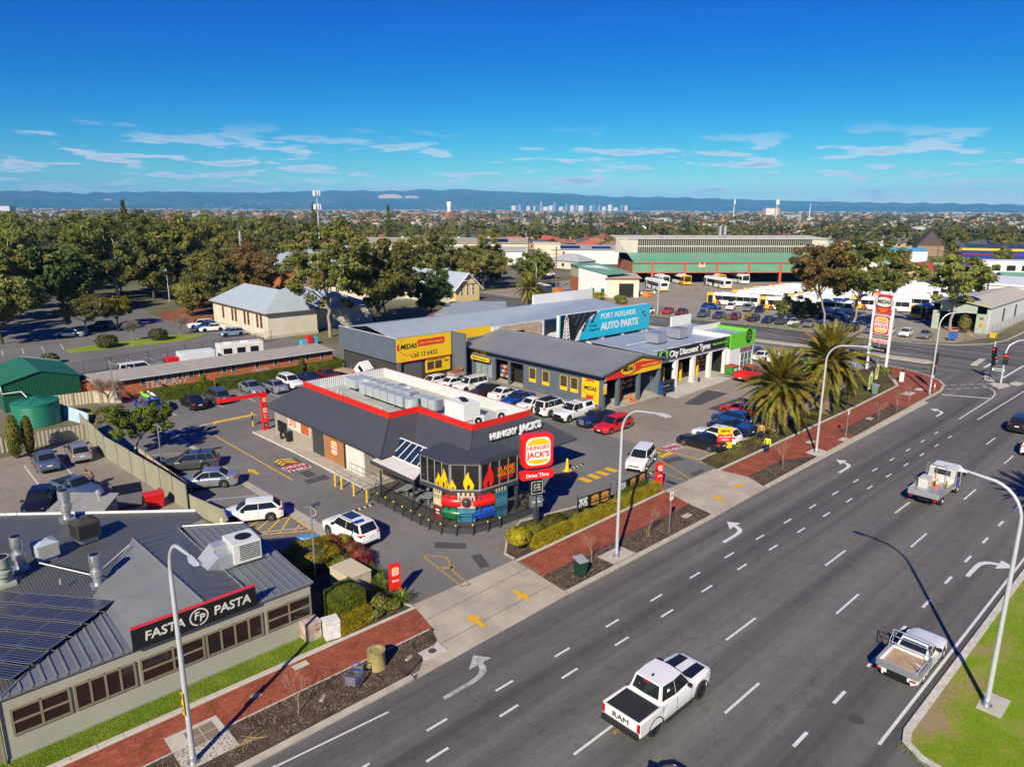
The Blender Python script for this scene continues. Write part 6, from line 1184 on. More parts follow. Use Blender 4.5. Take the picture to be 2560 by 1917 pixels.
 for x,m_ in((62.6,M('hoist_yellow',(.75,.48,.01),.5)),(65.6,MS['hoist_yellow'])):pb('hoist_post',m_,t,x-.12,51.6,0,x+.12,51.9,2.6)
 for k in range(3):
  pb('tool_shelf',dG,t,67.7,53.2,.5+k*.7,71.2,53.6,.54+k*.7);rg=random.Random(k)
  for j in range(9):Pt('shelf_goods',M('goods_%d'%(j%4),((.6,.03,.02),(.7,.3,.02),(.5,.5,.48),(.05,.15,.4))[j%4],.6),t,lambda m:m.box(67.8+j*.38,53.15,.54+k*.7,68.05+j*.38,53.5,.54+k*.7+rg.uniform(.2,.5)))
 for k in range(3):
  for j in range(7):Pt('shelf_goods',MS['goods_%d'%((j+k)%4)],t,lambda m:m.box(61.9,66.4+j*.3,.6+k*.6,62.3,66.6+j*.3,.95+k*.6))
 return t
midas()
def sign_block():
 t=Th('sign_building','flat topped slate blue building carrying the big yellow MIDAS Call 13 6432 sign','building',(54.5,81,0))
 pb('wall',M('charcoal_wall',(.05,.048,.046),.8,var=.1),t,50.3,75.2,-.02,66,88.8,3.0);Pt('parapet',slate,t,lambda m:(m.box(49.9,75.0,2.95,50.05,89.2,6.15),m.box(50.05,75.0,2.95,66,75.15,6.15)));pb('soffit',slate,t,50.05,75.15,2.94,66,89,2.99);pb('flat_roof',gR_,t,50.05,75.15,5.3,66,89.0,5.42);pb('capping',white,t,49.88,75.0,6.15,50.08,89.2,6.18)
 pb('return_wall',slate,t,59.0,72.2,0,59.2,75.0,6.1);pb('yellow_wall',midy,t,59.25,74.94,4.0,66,74.99,6.2);pb('pier',slate,t,50.1,74.8,0,50.5,75.2,3.0);Pt('roller_door',M('roller_grey',(.10,.105,.115),.6,wave=('Z',14,.03)),t,lambda m:m.box(51.2,75.08,0,54.0,75.19,2.7))
 b=pb('sign_board',midy,t,49.95,74.86,3.0,58.75,74.99,6.12);pb('red_trim',midr,b,49.95,74.83,2.96,58.75,74.99,3.06);pb('red_band',midr,b,49.97,74.85,4.55,51.0,74.859,5.35);pb('red_band',midr,b,53.2,74.85,4.75,57.6,74.859,5.65);mL(b,(51.75,74.852,4.95),2.7,-90);text('auto service experts',midy,b,(55.4,74.845,5.2),-90,width=3.8,bold=.012,ext=.003);text('Call 13 6432',sB,b,(54.2,74.85,3.72),-90,width=4.3,bold=.012,ext=.003)
 o=pb('poster_board',midy,t,54.6,74.98,1.0,58.6,75.19,2.85);text('CAR CLEANED AND RAA',sB,o,(56.3,74.96,2.65),-90,width=3.0,bold=.02,ext=.003)
 for k,x in enumerate((55.3,56.6)):pb('poster_picture',M('poster_tyre'),o,x-.55,74.965,1.4,x+.55,74.979,2.45)
 text('RAA',sB,o,(58.0,74.96,2.3),-90,width=.7,bold=.04,ext=.003)
 return t
M('poster_tyre',(.07,.045,.03));sign_block()
def autoparts():
 t=Th('auto_parts_store','long white auto parts store with blue grey roof and bright blue billboard','building',(78,78,0))
 ww=M('store_white',(.72,.72,.72),.6,var=.05,wave=('X',7,.02));pw=M('store_plain_white',(.74,.74,.73),.6,var=.05);zr=lambda y:6.0+(min(y,81.5)-74.6)*.15
 pb('wall',ww,t,66.1,74.65,0,76.5,87.4,5.95);pg_('roof',gR_,t,'sl',[(50.1,75.3,6.0),(96.2,74.4,6.0),(96.2,81.5,7.05),(50.1,82.2,7.05)],.1);pg_('roof',gR_,t,'sl',[(50.1,82.2,7.05),(96.2,81.5,7.05),(96.2,88.3,6.0),(50.1,89.0,6.0)],.1)
 rb=MB()
 for k in range(100):x=50.3+k*.46;rb.add([(x-.03,75.3,6.02),(x+.03,75.3,6.02),(x+.03,82,7.09),(x-.03,82,7.09),(x,75.3,6.06),(x,82,7.13)],[(0,4,5,3),(4,1,2,5),(0,1,4),(3,5,2)])
 rb.bd('roof_ribs',gR_,t)
 Pt('brick_parapet',M_brick('orange_brick',(.50,.24,.09),(.42,.19,.07),(.45,.36,.25),3.2),t,lambda m:m.box(67.5,74.3,3.6,75.4,74.6,5.9));Pt('front_wall',pw,t,lambda m:(m.box(74.5,69.7,0,96,88,3.3),m.box(74.5,69.75,3.3,95.6,70.2,7.3)));pb('end_wall',pw,t,95.8,69.8,3.3,96.0,88,6.0);pb('rear_parapet',pw,t,86,86.6,6.0,101.5,86.9,7.9)
 for x0 in(75.6,78.2,81.0):wnx(t,x0,x0+2.2,69.7,2.2,3.15,6,1,M('cream_frame',(.5,.45,.33),.6),M('louvre_glass',(.06,.055,.04),.3))
 for x0 in(84.8,89.6):wnx(t,x0,x0+3.9,69.7,.3,3.2,4,2,dG,M('shop_glass',(.10,.12,.13),.12,var=.6,sc=1.5))
 for x in(84.2,89.1,94.3):pb('column',pw,t,x-.3,69.45,0,x+.3,69.7,3.3)
 pbb('wall_aircon',white,t,80.6,69.1,1.9,81.6,69.6,2.8,.02);pb('billboard_leg',pw,t,95.0,69.4,0,95.5,69.6,3.3)
 b=pb('billboard',M('billboard_blue',(.02,.50,.74),.5,var=.03),t,74.3,69.28,3.3,95.7,69.44,7.35);Pt('black_panel',sB,b,lambda m:m.add([(74.3,69.27,3.3),(77.6,69.27,3.3),(78.4,69.27,4.6),(79.9,69.27,6.0),(82.6,69.27,7.35),(74.3,69.27,7.35)],[tuple(range(6))]))
 Pt('white_swoosh',sW,b,lambda m:m.add([(77.4,69.265,3.3),(78.3,69.265,3.3),(79.0,69.265,4.6),(80.3,69.265,5.9),(83.2,69.265,7.35),(82.5,69.265,7.35),(79.8,69.265,6.0),(78.3,69.265,4.6)],[tuple(range(8))]));ck=MB();cw=MB()
 for i in range(9):
  for j in range(5):
   x,z=76.9+i*.62+j*.25,7.25-j*.55
   if(i+j)%2==0 and x-j*.2<78.4+(z-4.6)*1.6:ck.add([(x,69.262,z),(x+.62,69.262,z),(x+.42,69.262,z-.52),(x-.2,69.262,z-.52)],[(0,1,2,3)])
   x=92.2+i*.5
   if(i+j)%2==0 and x<95.1:cw.add([(x,69.262,z),(x+.5,69.262,z),(x+.5,69.262,z-.55),(x,69.262,z-.55)],[(0,1,2,3)])
 ck.bd('chequer',M('chequer_grey',(.05,.05,.055),.5),b);cw.bd('chequer',M('chequer_blue',(.10,.48,.66),.5),b)
 lh=MB()
 L_=lambda pts:lh.path([(75.6+u,69.255,3.6+v)for u,v in pts],.045,4)
 L_([(-.75,0),(-.32,2.7)]);L_([(.75,0),(.32,2.7)]);L_([(0,0),(0,3.0)])
 for v,w in((.0,.8),(.5,.72),(1.0,.64),(1.5,.55),(2.0,.48),(2.5,.42),(2.75,.5),(2.95,.5)):L_([(-w,v),(w,v)])
 for v,w in((0,.75),(.5,.66),(1.0,.58),(1.5,.5),(2.0,.42)):L_([(-w,v),(w*.9,v+.5)]);L_([(w,v),(-w*.9,v+.5)])
 L_([(-.3,2.95),(-.28,3.3),(0,3.55),(.28,3.3),(.3,2.95)]);L_([(0,3.5),(0,3.8)]);L_([(-.2,3.7),(.2,3.7)]);lh.bd('lighthouse_drawing',sW,b)
 text('PORT ADELAIDE',sW,b,(87.6,69.26,6.35),-90,width=8.6,bold=.012,ext=.01);text('AUTO PARTS',sW,b,(88.0,69.26,4.75),-90,width=9.2,bold=.035,ext=.01);text('"Proudly',sB,b,(81.4,69.26,5.2),-90,width=1.9,bold=.0,shear=.3,ext=.006);text('Independent"',sB,b,(81.9,69.26,4.55),-90,width=2.6,bold=.0,shear=.3,ext=.006);text('Since',M('deep_blue',(.01,.08,.14),.5),b,(94.0,69.26,6.1),-90,width=1.1,shear=.3,ext=.006);text('1984',MS['deep_blue'],b,(94.2,69.26,5.5),-90,width=1.0,shear=.3,ext=.006)
 return t
autoparts()
def tyres():
 t=Th('tyre_store','white tyre store with three open bays, black fascia and green corner tower','building',(84,56,0));wm=M('tyre_store_white',(.74,.74,.72),.65,var=.05);lime=M('lime_green',(.14,.55,.03),.45,var=.03)
 for x in(72.4,76.3,80.3,84.3,88.3):pb('pier',wm,t,x-.3,50.6,0,x+.3,51.1,3.5)
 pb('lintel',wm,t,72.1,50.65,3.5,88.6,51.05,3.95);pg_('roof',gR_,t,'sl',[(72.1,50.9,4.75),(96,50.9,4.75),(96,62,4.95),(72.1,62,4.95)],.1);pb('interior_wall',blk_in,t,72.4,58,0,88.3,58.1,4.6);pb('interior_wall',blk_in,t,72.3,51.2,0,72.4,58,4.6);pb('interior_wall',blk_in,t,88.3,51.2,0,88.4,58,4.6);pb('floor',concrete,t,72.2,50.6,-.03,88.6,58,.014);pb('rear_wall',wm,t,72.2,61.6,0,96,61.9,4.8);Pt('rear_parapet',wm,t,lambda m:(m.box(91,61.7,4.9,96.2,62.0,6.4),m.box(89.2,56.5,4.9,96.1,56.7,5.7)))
 f=pb('fascia',sB,t,72.0,50.4,3.95,88.7,50.62,5.2);pb('green_end',lime,f,72.02,50.38,3.97,73.9,50.399,5.18);pb('green_end',M('dark_green',(.05,.22,.03),.5),f,87.4,50.38,3.97,88.68,50.399,5.18);text('City Discount Tyres',sW,f,(78.9,50.37,4.55),-90,width=9.4,bold=.03,ext=.02);text('Auto Service Centre',lime,f,(86.1,50.37,4.6),-90,width=3.8,bold=.015,ext=.02)
 for k,(r,m_)in enumerate(((.62,sW),(.58,sB),(.5,lime),(.46,sB))):wpo(ell(r,r,24),(72.95,50.378-k*.004,4.58),-90,.003).bd('roundel',m_,f)
 pb('tower_wall',wm,t,88.62,50.3,0,95.2,56.4,3.35);g=Pt('tower_band',lime,t,lambda m:(m.box(88.6,50.22,3.35,95.3,50.45,5.45),m.box(95.1,50.45,3.35,95.3,56.45,5.44)));pb('tower_return',wm,t,88.6,50.45,4.0,88.8,56.45,5.43);pb('tower_roof',gR_,t,88.8,50.45,4.85,95.1,56.4,5.0)
 dsc=Th('x','x','x')if False else None
 for k,(r,m_)in enumerate(((1.15,lime),(1.06,sB),(1.0,lime),(.95,sB))):wpo(ell(r*.86,r*1.05,26),(93.4,50.19-k*.012,4.75),-90,.012).bd('tower_roundel',m_,g)
 for i,wd in enumerate(('City','Discount','Tyres')):text(wd,lime,g,(93.4,50.12,5.2-.42*i),-90,width=(.7,1.35,.9)[i],bold=.03,ext=.003)
 wnx(t,91.6,94.6,50.3,.1,2.45,3,2,wm,M('shop_glass2',(.10,.14,.14),.15,var=.5,sc=2));pb('door_sign',M('poster_pink',(.22,.10,.12),.5,var=.6,sc=3),t,91.4,50.24,2.55,94.8,50.29,3.2)
 for x,y in((78.2,55.4),(83.6,55.6)):
  c=pbb('roof_cooler',gv,t,x-.95,y-.95,5.0,x+.95,y+.95,6.35,.04);
  for k in range(5):pb('cooler_slat',MS['panel_frame'],c,x-.97,y-.9+k*.42,5.15,x-.952,y-.6+k*.42,6.2);pb('cooler_slat',MS['panel_frame'],c,x-.9+k*.42,y-.97,5.15,x-.6+k*.42,y-.952,6.2)
 for k in range(6):pg_('roof_strut',white,t,'tb',(73.5+k*3,50.7,5.2),(73.5+k*3,52.2,4.85),.03,None,5)
 pg_('roof_pipe',white,t,'tb',(73,56.2,5.05),(78,56.2,5.05),.05,None,6)
 rg=random.Random(3)
 for b in range(3):
  for k in range(5):
   x=73.6+b*4.0+k*.5+rg.uniform(0,.2);y=53.0+rg.uniform(0,2.2);pg_('stock_tyres',rU,t,'la',[(.30,.02),(.33,.1),(.33,.4),(.3,.5),(.33,.55),(.33,.8),(.3,.9)],12,(x,y))
  pb('hoist_post',MS['hoist_yellow'],t,75.9+b*4-.1,52.2,0,75.9+b*4+.1,52.5,2.4)
 for k in range(4):
  for j in range(6):Pt('shelf_goods',MS['goods_%d'%((j+k)%4)],t,lambda m:m.box(85+j*.5,53.4,.2+k*.6,85.35+j*.5,53.7,.6+k*.6))
 return t
tyres()
t=Th('tyre_rack','two shelf rack of black tyres between the two workshops','tyre rack',(72.6,49.5,0))
for k in range(2):
 eb(t,'shelf_rail',PT['blue'],-1.2,-.35,.15+k*.85,1.2,-.3,.2+k*.85);
 for j in range(7):eg_(t,'tyre',rU,'path',[(-1.05+j*.35-.1,0,.5+k*.85),(-1.05+j*.35+.1,0,.5+k*.85)],.33,14)
for s in(-1.2,1.2):eb(t,'upright',PT['blue'],s-.04,-.36,0,s+.04,.3,1.7)
for i,(x,y)in enumerate(((71.2,48.7),(80.9,50.1))):
 mb=MB();mb.path([(0,-.1,.33),(0,.1,.33)],.33,16);mb.path([(0,-.105,.33),(0,.105,.33)],.18,12);o=mb.bd('tyre',rU);o.location=(x,y,0);o.rotation_euler=(0,0,.4);tag(o,('single tyre leaning by the slate corner post','loose tyre standing in front of the white pier')[i],'tyre')
t=Th('ladder','aluminium ladder leaning on the slate wall by the front bay','ladder',(71.0,50.5,0))
for s in(-.2,.2):eg_(t,'stile',gv,'tb',(s,-.3,0),(s,.25,2.3),.03,None,5)
for k in range(7):eg_(t,'rung',gv,'tb',(-.2,-.26+k*.075,.2+k*.31),(.2,-.26+k*.075,.2+k*.31),.02,None,5)
t=Th('waste_skip','green waste skip with red lid beside the tyre store','bin',(88.3,49.6,0));eg_(t,'body',M('skip_green',(.06,.26,.04),.5),'add',[(-.75,-.5,.12),(.75,-.5,.12),(.75,.5,.12),(-.75,.5,.12),(-.9,-.6,1.15),(.9,-.6,1.15),(.9,.6,1.25),(-.9,.6,1.25)],[(3,2,1,0),(0,1,5,4),(1,2,6,5),(2,3,7,6),(3,0,4,7)]);eg_(t,'lid',M('skip_red',(.42,.03,.02),.5),'sl',[(-.95,-.65,1.2),(.95,-.65,1.2),(.95,.65,1.32),(-.95,.65,1.32)],.06);eb(t,'label_panel',sW,-.3,-.62,.6,.3,-.57,.9)
for s in(-.6,.6):eg_(t,'castor',rU,'path',[(s,-.35,.08),(s,-.28,.08)],.08,8)
t=Th('orange_jack','orange trolley jack in the front workshop bay','jack',(66.4,49.9,0));eX(t,'frame',orange,lambda m:(m.box(-.6,-.2,.08,.6,.2,.22),m.box(-.7,-.05,.2,-.5,.05,1.1)));eg_(t,'arm',orange,'tb',(.3,0,.2),(-.5,0,1.0),.05)
t=Th('orange_hoist','orange engine crane standing in the middle workshop bay','crane',(66.2,51.6,0));eb(t,'mast',orange,-.08,-.08,0,.08,.08,2.0);eg_(t,'boom',orange,'tb',(0,0,2.0),(1.0,0,1.7),.06);eX(t,'legs',orange,lambda m:(m.box(-.1,-.5,.05,1.2,-.4,.15),m.box(-.1,.4,.05,1.2,.5,.15),m.box(-.1,-.5,.05,0,.5,.15)))
t=Th('wooden_trailer','small trailer with rusty tipped lid near the workshop reception','trailer',(58.2,75.0-2.0,0),R(5));ebb(t,'tray',M('weathered_ply',(.35,.30,.24),.9,var=.2),-1.2,-.7,.5,1.2,.7,1.0,.02);eg_(t,'lid',M('rusty_sheet',(.22,.09,.05),.8,var=.3),'sl',[(-1.1,-.6,1.05),(1.1,-.6,1.05),(1.1,.6,1.15),(-1.1,.6,1.15)],.05);eg_(t,'raised_lid',M('rusty_sheet',(.2,.1,.05)),'sl',[(.3,-.6,1.2),(1.2,-.6,1.9),(1.2,.6,1.9),(.3,.6,1.2)],.04)
for s in(-.75,.75):eg_(t,'wheel',rU,'path',[(0,s-.09,.3),(0,s+.09,.3)],.3,14)
def small_sign():
 t=Th('roadside_sign','small yellow and red workshop sign on posts in the garden bed','sign',(58.3,32.9,0));f=-128;a=R(f);n=(math.cos(a),math.sin(a));u=(-n[1],n[0]);x,y=58.3,32.9
 b=wpo([(-.72,.35),(.72,.35),(.72,2.35),(-.72,2.35)],(x,y,0),f,.06).bd('board',midy,t);wpo([(-.72,.95),(.72,.95),(.72,1.72),(-.72,1.72)],(x+n[0]*.062,y+n[1]*.062,0),f,.004).bd('red_panel',midr,b);mL(b,(x+n[0]*.064,y+n[1]*.064,2.03),.95,f);text('tyre and auto',sW,b,(x+n[0]*.07,y+n[1]*.07,1.47),f,width=1.15,bold=.02,ext=.003);text('experts',sW,b,(x+n[0]*.07,y+n[1]*.07,1.2),f,width=.7,bold=.02,ext=.003);text('FREE',sB,b,(x+n[0]*.068,y+n[1]*.068,.66),f,width=.6,bold=.03,ext=.003);wpo(ell(.12,.12,10),(x-u[0]*.45+n[0]*.064,y-u[1]*.45+n[1]*.064,.68),f,.004).bd('apple_mark',sB,b)
 for s in(-.55,.55):pg_('post',gv,t,'tb',(x+u[0]*s-n[0]*.05,y+u[1]*s-n[1]*.05,0),(x+u[0]*s-n[0]*.05,y+u[1]*s-n[1]*.05,2.5),.04,None,6)
small_sign()
def corner_pylon():
 t=Th('corner_pylon_sign','tall white twin post pylon with stacked workshop, burger and tyre signs at the corner','sign',(105.7,36.9,0));A,B=Vector((106.1,38.25)),Vector((105.4,35.45));d=(B-A).normalized();n=Vector((d.y,-d.x));n=n if n.dot(Vector((-1,-1)))>0 else-n;f=math.degrees(math.atan2(n.y,n.x));c=(A+B)/2;L=(B-A).length
 for p in(A,B):pb('post',white,t,p.x-.14,p.y-.14,0,p.x+.14,p.y+.14,10.2)
 pg_('centre_post',gv,t,'tb',(c.x,c.y,0),(c.x,c.y,9.5),.06)
 def brd(w,h,z,m,r=.04,dd=.3,nm='board'):return wpo(rrect(w,h,r),(c.x-n.x*dd/2,c.y-n.y*dd/2,z),f,dd).bd(nm,m,t)
 P=lambda z,o=.16:(c.x+n.x*o,c.y+n.y*o,z)
 b=brd(2.0,2.6,9.55,midr,nm='workshop_board');wpo(ell(1.42,.78,26),P(9.85,.152),f,.02).bd('oval_rim',M('oval_brown',(.20,.03,.015),.5),b);wpo(ell(1.32,.69,26),P(9.85,.174),f,.006).bd('oval',M('oval_cream',(.70,.70,.62),.5),b);text('MIDAS',sB,b,P(9.85,.185),f,width=2.1,bold=.03,shear=.22,ext=.004);text('auto service',midy,b,P(8.85),f,width=1.3,ext=.004);text('experts',midy,b,P(8.6),f,width=.85,ext=.004)
 b=brd(2.55,2.7,6.65,sW,.1,nm='burger_board');bL(b,P(6.65,.152),2.4,2.55,f,name='burger_badge');b=brd(2.55,.5,4.3,sW,.03,nm='hours_board');wpo(rrect(2.4,.36,.03),P(4.3,.152),f,.004).bd('red_face',red,b);text('OPEN 24 HOURS',sW,b,P(4.3,.162),f,width=2.15,bold=.03,ext=.003);b=brd(2.75,.62,3.1,sB,.03,nm='tyre_board');wpo(ell(.26,.26,18),(P(3.1)[0]-d.x*-1.1*(-1 if(d.x*-n.y+d.y*n.x)>0 else 1),P(3.1)[1]-d.y*-1.1*(-1 if(d.x*-n.y+d.y*n.x)>0 else 1),3.1),f,.01).bd('roundel',MS['lime_green'],b);text('City Discount Tyres',sW,b,P(3.1),f,width=1.8,bold=.03,ext=.003)
corner_pylon()
# -- buildings round about
rB=M_brick('red_brick',(.50,.155,.055),(.42,.12,.042),(.34,.20,.12),3.4)
def brick_block():
 t=Th('brick_amenities_block','long low red brick block with small louvre windows behind the hedge','building',(35,93.5,0));pb('wall',rB,t,19.6,91.2,-.02,49.8,95.6,2.45);Pt('roof',M('fibro_roof',(.42,.39,.33),.8,var=.15,sc=.8,wave=('X',6,.03)),t,lambda m:m.sl([(19.0,90.75,2.48),(49.85,90.75,2.48),(49.85,96.0,2.72),(19.0,96.0,2.72)],.10));pg_('gutter',M('gutter_blue',(.50,.54,.56),.5),t,'path',[(19.0,90.7,2.42),(49.85,90.7,2.42)],.07,6);pb('annexe',rB,t,17.0,94.0,0,19.5,97.0,2.3);pb('annexe_roof',M('rust_roof',(.30,.08,.05),.8),t,16.8,93.8,2.3,19.55,97.2,2.42);pb('corner_pilaster',M('pink_render',(.55,.38,.30),.8),t,19.5,91.1,0,19.8,91.25,2.4)
 lv=M('louvre_dark',(.06,.055,.05),.6)
 for x in(24.4,25.9,27.3,28.7,30.0,31.3,34.2,35.4,38.6,41.2,43.5,45.9,48.2):
  o=Pt('window',M('window_surround',(.46,.42,.35),.8),t,lambda m:(m.box(x-.33,91.13,1.35,x+.33,91.2,1.42),m.box(x-.33,91.13,2.2,x+.33,91.2,2.27),m.box(x-.33,91.13,1.42,x-.26,91.2,2.2),m.box(x+.26,91.13,1.42,x+.33,91.2,2.2)))
  for k in range(4):pg_('louvre',lv,o,'sl',[(x-.25,91.15,1.44+k*.19),(x+.25,91.15,1.44+k*.19),(x+.25,91.19,1.60+k*.19),(x-.25,91.19,1.60+k*.19)],.02)
 gw=M('graffiti_white',(.56,.42,.36),.8,var=.2,sc=4)
 for s,x,w,h in(('TEDDAW',27.0,5.0,1.3),('URBY96',39.0,2.4,1.05)):text(s,gw,t,(x,91.17,h),-90,width=w,bold=.02,ext=.004)
brick_block()
def green_shed():
 t=Th('garden_shed','large dark green corrugated shed with gable roof','shed',(14.4,98,0));gm=M('shed_green',(.012,.115,.065),.45,.1,var=.06,wave=('X',9,.05));gr=M('shed_green_roof',(.03,.19,.105),.45,.1,var=.08,wave=('Y',5,.03))
 pg_('wall',gm,t,'yp',[(10.7,-.02),(18.2,-.02),(18.2,3.2),(14.45,4.15),(10.7,3.2)],93.6,104);ribbed([(10.5,93.4,3.2),(14.45,93.4,4.25),(14.45,104.2,4.25),(10.5,104.2,3.2)][::1],1,.001,.1).bd('roof',gr,t);ribbed([(14.45,93.4,4.25),(18.4,93.4,3.2),(18.4,104.2,3.2),(14.45,104.2,4.25)],1,.001,.1).bd('roof',gr,t);pg_('verge_trim',M('pale_trim',(.50,.52,.40),.6),t,'path',[(14.45,104.2,4.28),(18.4,104.2,3.22)],.05,5);pg_('gutter',gr,t,'path',[(18.45,93.4,3.15),(18.45,104.2,3.15)],.07,6);pb('corner_flashing',gm,t,18.18,93.56,0,18.24,93.66,3.2);pg_('downpipe',white,t,'path',[(10.6,93.45,3.1),(10.65,93.4,2.2),(12.4,93.2,2.25),(12.7,91.6,1.7)],.06,6)
 ribs=MB()
 for k in range(26):x=10.85+k*.29;ribs.box(x-.03,93.575,0,x+.03,93.6,3.2+(min(x-10.7,18.2-x))*.25)
 ribs.bd('wall_ribs',gm,t)
green_shed()
t=Th('water_tank','round ribbed green rainwater tank beside the green shed','tank',(12.6,86.9,0));tg=M('tank_green',(.02,.20,.12),.45,var=.08);
prof=[]
for k in range(13):prof+=[(2.15,.05+k*.17),(2.19,.10+k*.17),(2.15,.15+k*.17)]
eX(t,'shell',tg,lambda m:m.la([(2.15,0)]+prof+[(2.22,2.27),(2.22,2.40),(2.05,2.42)],32),40)
def tank_top(m):
 n=32
 for k in range(n):
  a0,a1=2*math.pi*k/n,2*math.pi*(k+1)/n;h=.07 if k%4<2 else 0;m.add([(2.1*math.cos(a0),2.1*math.sin(a0),2.41+h*.6),(2.1*math.cos(a1),2.1*math.sin(a1),2.41+h*.6),(.4*math.cos(a1),.4*math.sin(a1),2.72+h),(.4*math.cos(a0),.4*math.sin(a0),2.72+h)],[(0,1,2,3)])
 m.la([(.42,2.70),(.42,2.82),(.1,2.84)],14)
eX(t,'lid',tg,tank_top)
# ---- fences round the lots
def panel_fence(name,label,pts,h,m,postm,step=2.4,cap=None,rib=.0,zs=None):
 t=Th(name,label,'fence',(*pts[0],0))
 for(a,b)in zip(pts,pts[1:]):
  L=math.hypot(b[0]-a[0],b[1]-a[1]);n=max(1,round(L/step));d=Vector((b[0]-a[0],b[1]-a[1]))/L;nn=Vector((-d.y,d.x))
  for k in range(n):
   p,q=Vector(a)+d*L*k/n,Vector(a)+d*L*(k+1)/n-d*.01;dz=random.uniform(-.02,.02);mb=MB()
   if rib:
    j=int((q-p).length/rib);vs=[];
    for i in range(j+1):w=p+(q-p)*i/j+nn*(.025 if i%2 else-.025);vs+=[(w.x,w.y,-.05),(w.x,w.y,h+dz)]
    mb.add(vs,[(2*i,2*i+2,2*i+3,2*i+1)for i in range(j)])
   else:mb.add([(*(p+nn*.04),-.05),(*(q+nn*.04),-.05),(*(q+nn*.04),h+dz),(*(p+nn*.04),h+dz),(*(p-nn*.04),-.05),(*(q-nn*.04),-.05),(*(q-nn*.04),h+dz),(*(p-nn*.04),h+dz)],[(0,3,2,1),(4,5,6,7),(3,7,6,2),(0,4,7,3),(1,2,6,5)])
   mb.bd('panel',m,t);Pt('post',postm,t,lambda m_:m_.box(p.x-.05,p.y-.05,-.05,p.x+.05,p.y+.05,h+.06))
 return t
fpanel=M('fence_panel_olive',(.30,.29,.21),.8,var=.12,sc=.5)
panel_fence('boundary_wall','tall smooth olive panel fence between the two car parks',[(15.1,79.5),(14.9,70),(15.9,58),(16.2,53)],2.1,fpanel,dG,2.9);panel_fence('boundary_wall','lower olive panel fence beside the white hatchback',[(16.3,52.6),(17.1,48.3),(16.2,44.5)],1.35,fpanel,fpanel,2.2)
panel_fence('picket_fence','old timber paling fence on top of the retaining wall',[(16.6,66),(16.75,58),(16.85,53.5)],1.6,M('grey_paling',(.36,.32,.25),.9,var=.3),dB,1.8,rib=.14)
panel_fence('metal_fence','ribbed beige metal fence behind the two parked cars',[(3,78.5),(8.3,78.0),(15.0,77.8)],1.45,M('beige_metal',(.36,.33,.25),.6,.1,var=.08),fpanel,2.4,rib=.16);panel_fence('metal_fence','ribbed cream metal fence in front of the brick block',[(15.2,92.5),(19.0,92.0),(21.5,89.6)],1.4,M('cream_metal',(.52,.45,.33),.6,.1,var=.08),fpanel,2.4,rib=.16)
panel_fence('paling_fence','low paling fence beside the rear shed',[(1,57.5),(5,55.6),(8.2,53.9)],1.3,MS['grey_paling'],dB,2.0,rib=.14)
t=Th('hoarding','faded pale blue hoarding sheet leaning in the yard by the tank','hoarding',(15.3,84.5,0));pg_('sheet',M('faded_blue',(.42,.55,.68),.7,var=.2,sc=1),t,'add',[(14.6,88.2,0),(16.3,82.5,0),(16.5,82.6,1.2),(14.7,88.4,1.6),(14.52,88.2,0),(16.22,82.5,0),(16.42,82.6,1.2),(14.62,88.4,1.6)],[(3,2,1,0),(4,5,6,7),(2,3,7,6)]);pb('brace',M('brace_yellow',(.6,.4,.03),.6),t,15.9,83.8,0,17.0,84.0,.9)
# ---- the church hall and its neighbours
cream=M('cream_render',(.66,.60,.48),.8,var=.1,sc=.5);iron=M('church_iron',(.46,.54,.57),.45,.15,var=.08,sc=.4,wave=('Y',2.2,.05));ironx=M('church_iron_x',(.46,.54,.57),.45,.15,var=.08,sc=.4,wave=('X',2.2,.05));timb=M('brown_joinery',(.26,.10,.04),.6)
def hip_roof(parent,x0,x1,y0,y1,ze,zr,m,ov=.5,inset=None,name='roof',axis='y'):
 x0-=ov;x1+=ov;y0-=ov;y1+=ov
 if axis=='y':w=(x1-x0)/2;i=w if inset is None else inset;R0,R1=(x0+w,y0+i,zr),(x0+w,y1-i,zr);F=[[(x0,y0,ze),(x1,y0,ze),R0],[(x1,y0,ze),(x1,y1,ze),R1,R0],[(x1,y1,ze),(x0,y1,ze),R1],[(x0,y1,ze),(x0,y0,ze),R0,R1]]
 else:w=(y1-y0)/2;i=w if inset is None else inset;R0,R1=(x0+i,y0+w,zr),(x1-i,y0+w,zr);F=[[(x0,y1,ze),(x0,y0,ze),R0],[(x0,y0,ze),(x1,y0,ze),R1,R0],[(x1,y0,ze),(x1,y1,ze),R1],[(x1,y1,ze),(x0,y1,ze),R0,R1]]
 mb=MB()
 for f in F:mb.poly(f)
 mb.poly([(x0,y0,ze-.02),(x0,y1,ze-.02),(x1,y1,ze-.02),(x1,y0,ze-.02)]);return mb.bd(name,m,parent)
t=Th('church_hall','cream church hall with tall narrow windows and pale hipped iron roof','building',(57,130,0));pb('wall',cream,t,52.6,118.5,-.05,62,143,4.5);hip_roof(t,52.6,62,118.5,143,4.5,7.9,iron,.6);pb('plinth',M('plinth_cream',(.5,.44,.34),.8),t,52.5,118.4,-.05,62.1,143.1,.5);Pt('gutter',timb,t,lambda m:(m.path([(51.95,117.85,4.42),(51.95,143.6,4.42)],.08,6),m.path([(51.95,117.85,4.42),(62.6,117.85,4.42)],.08,6)))
for k,y in enumerate((121.0,122.6,126.4,128.0,132.0,133.6,138.0)):wny(t,y-.35,y+.35,52.6,1.6,3.8,1,2,timb,wg,fw=.12)
for y in(119.2,124.4,130,135.8,141.5):pb('buttress',cream,t,52.25,y-.3,0,52.6,y+.3,3.9)
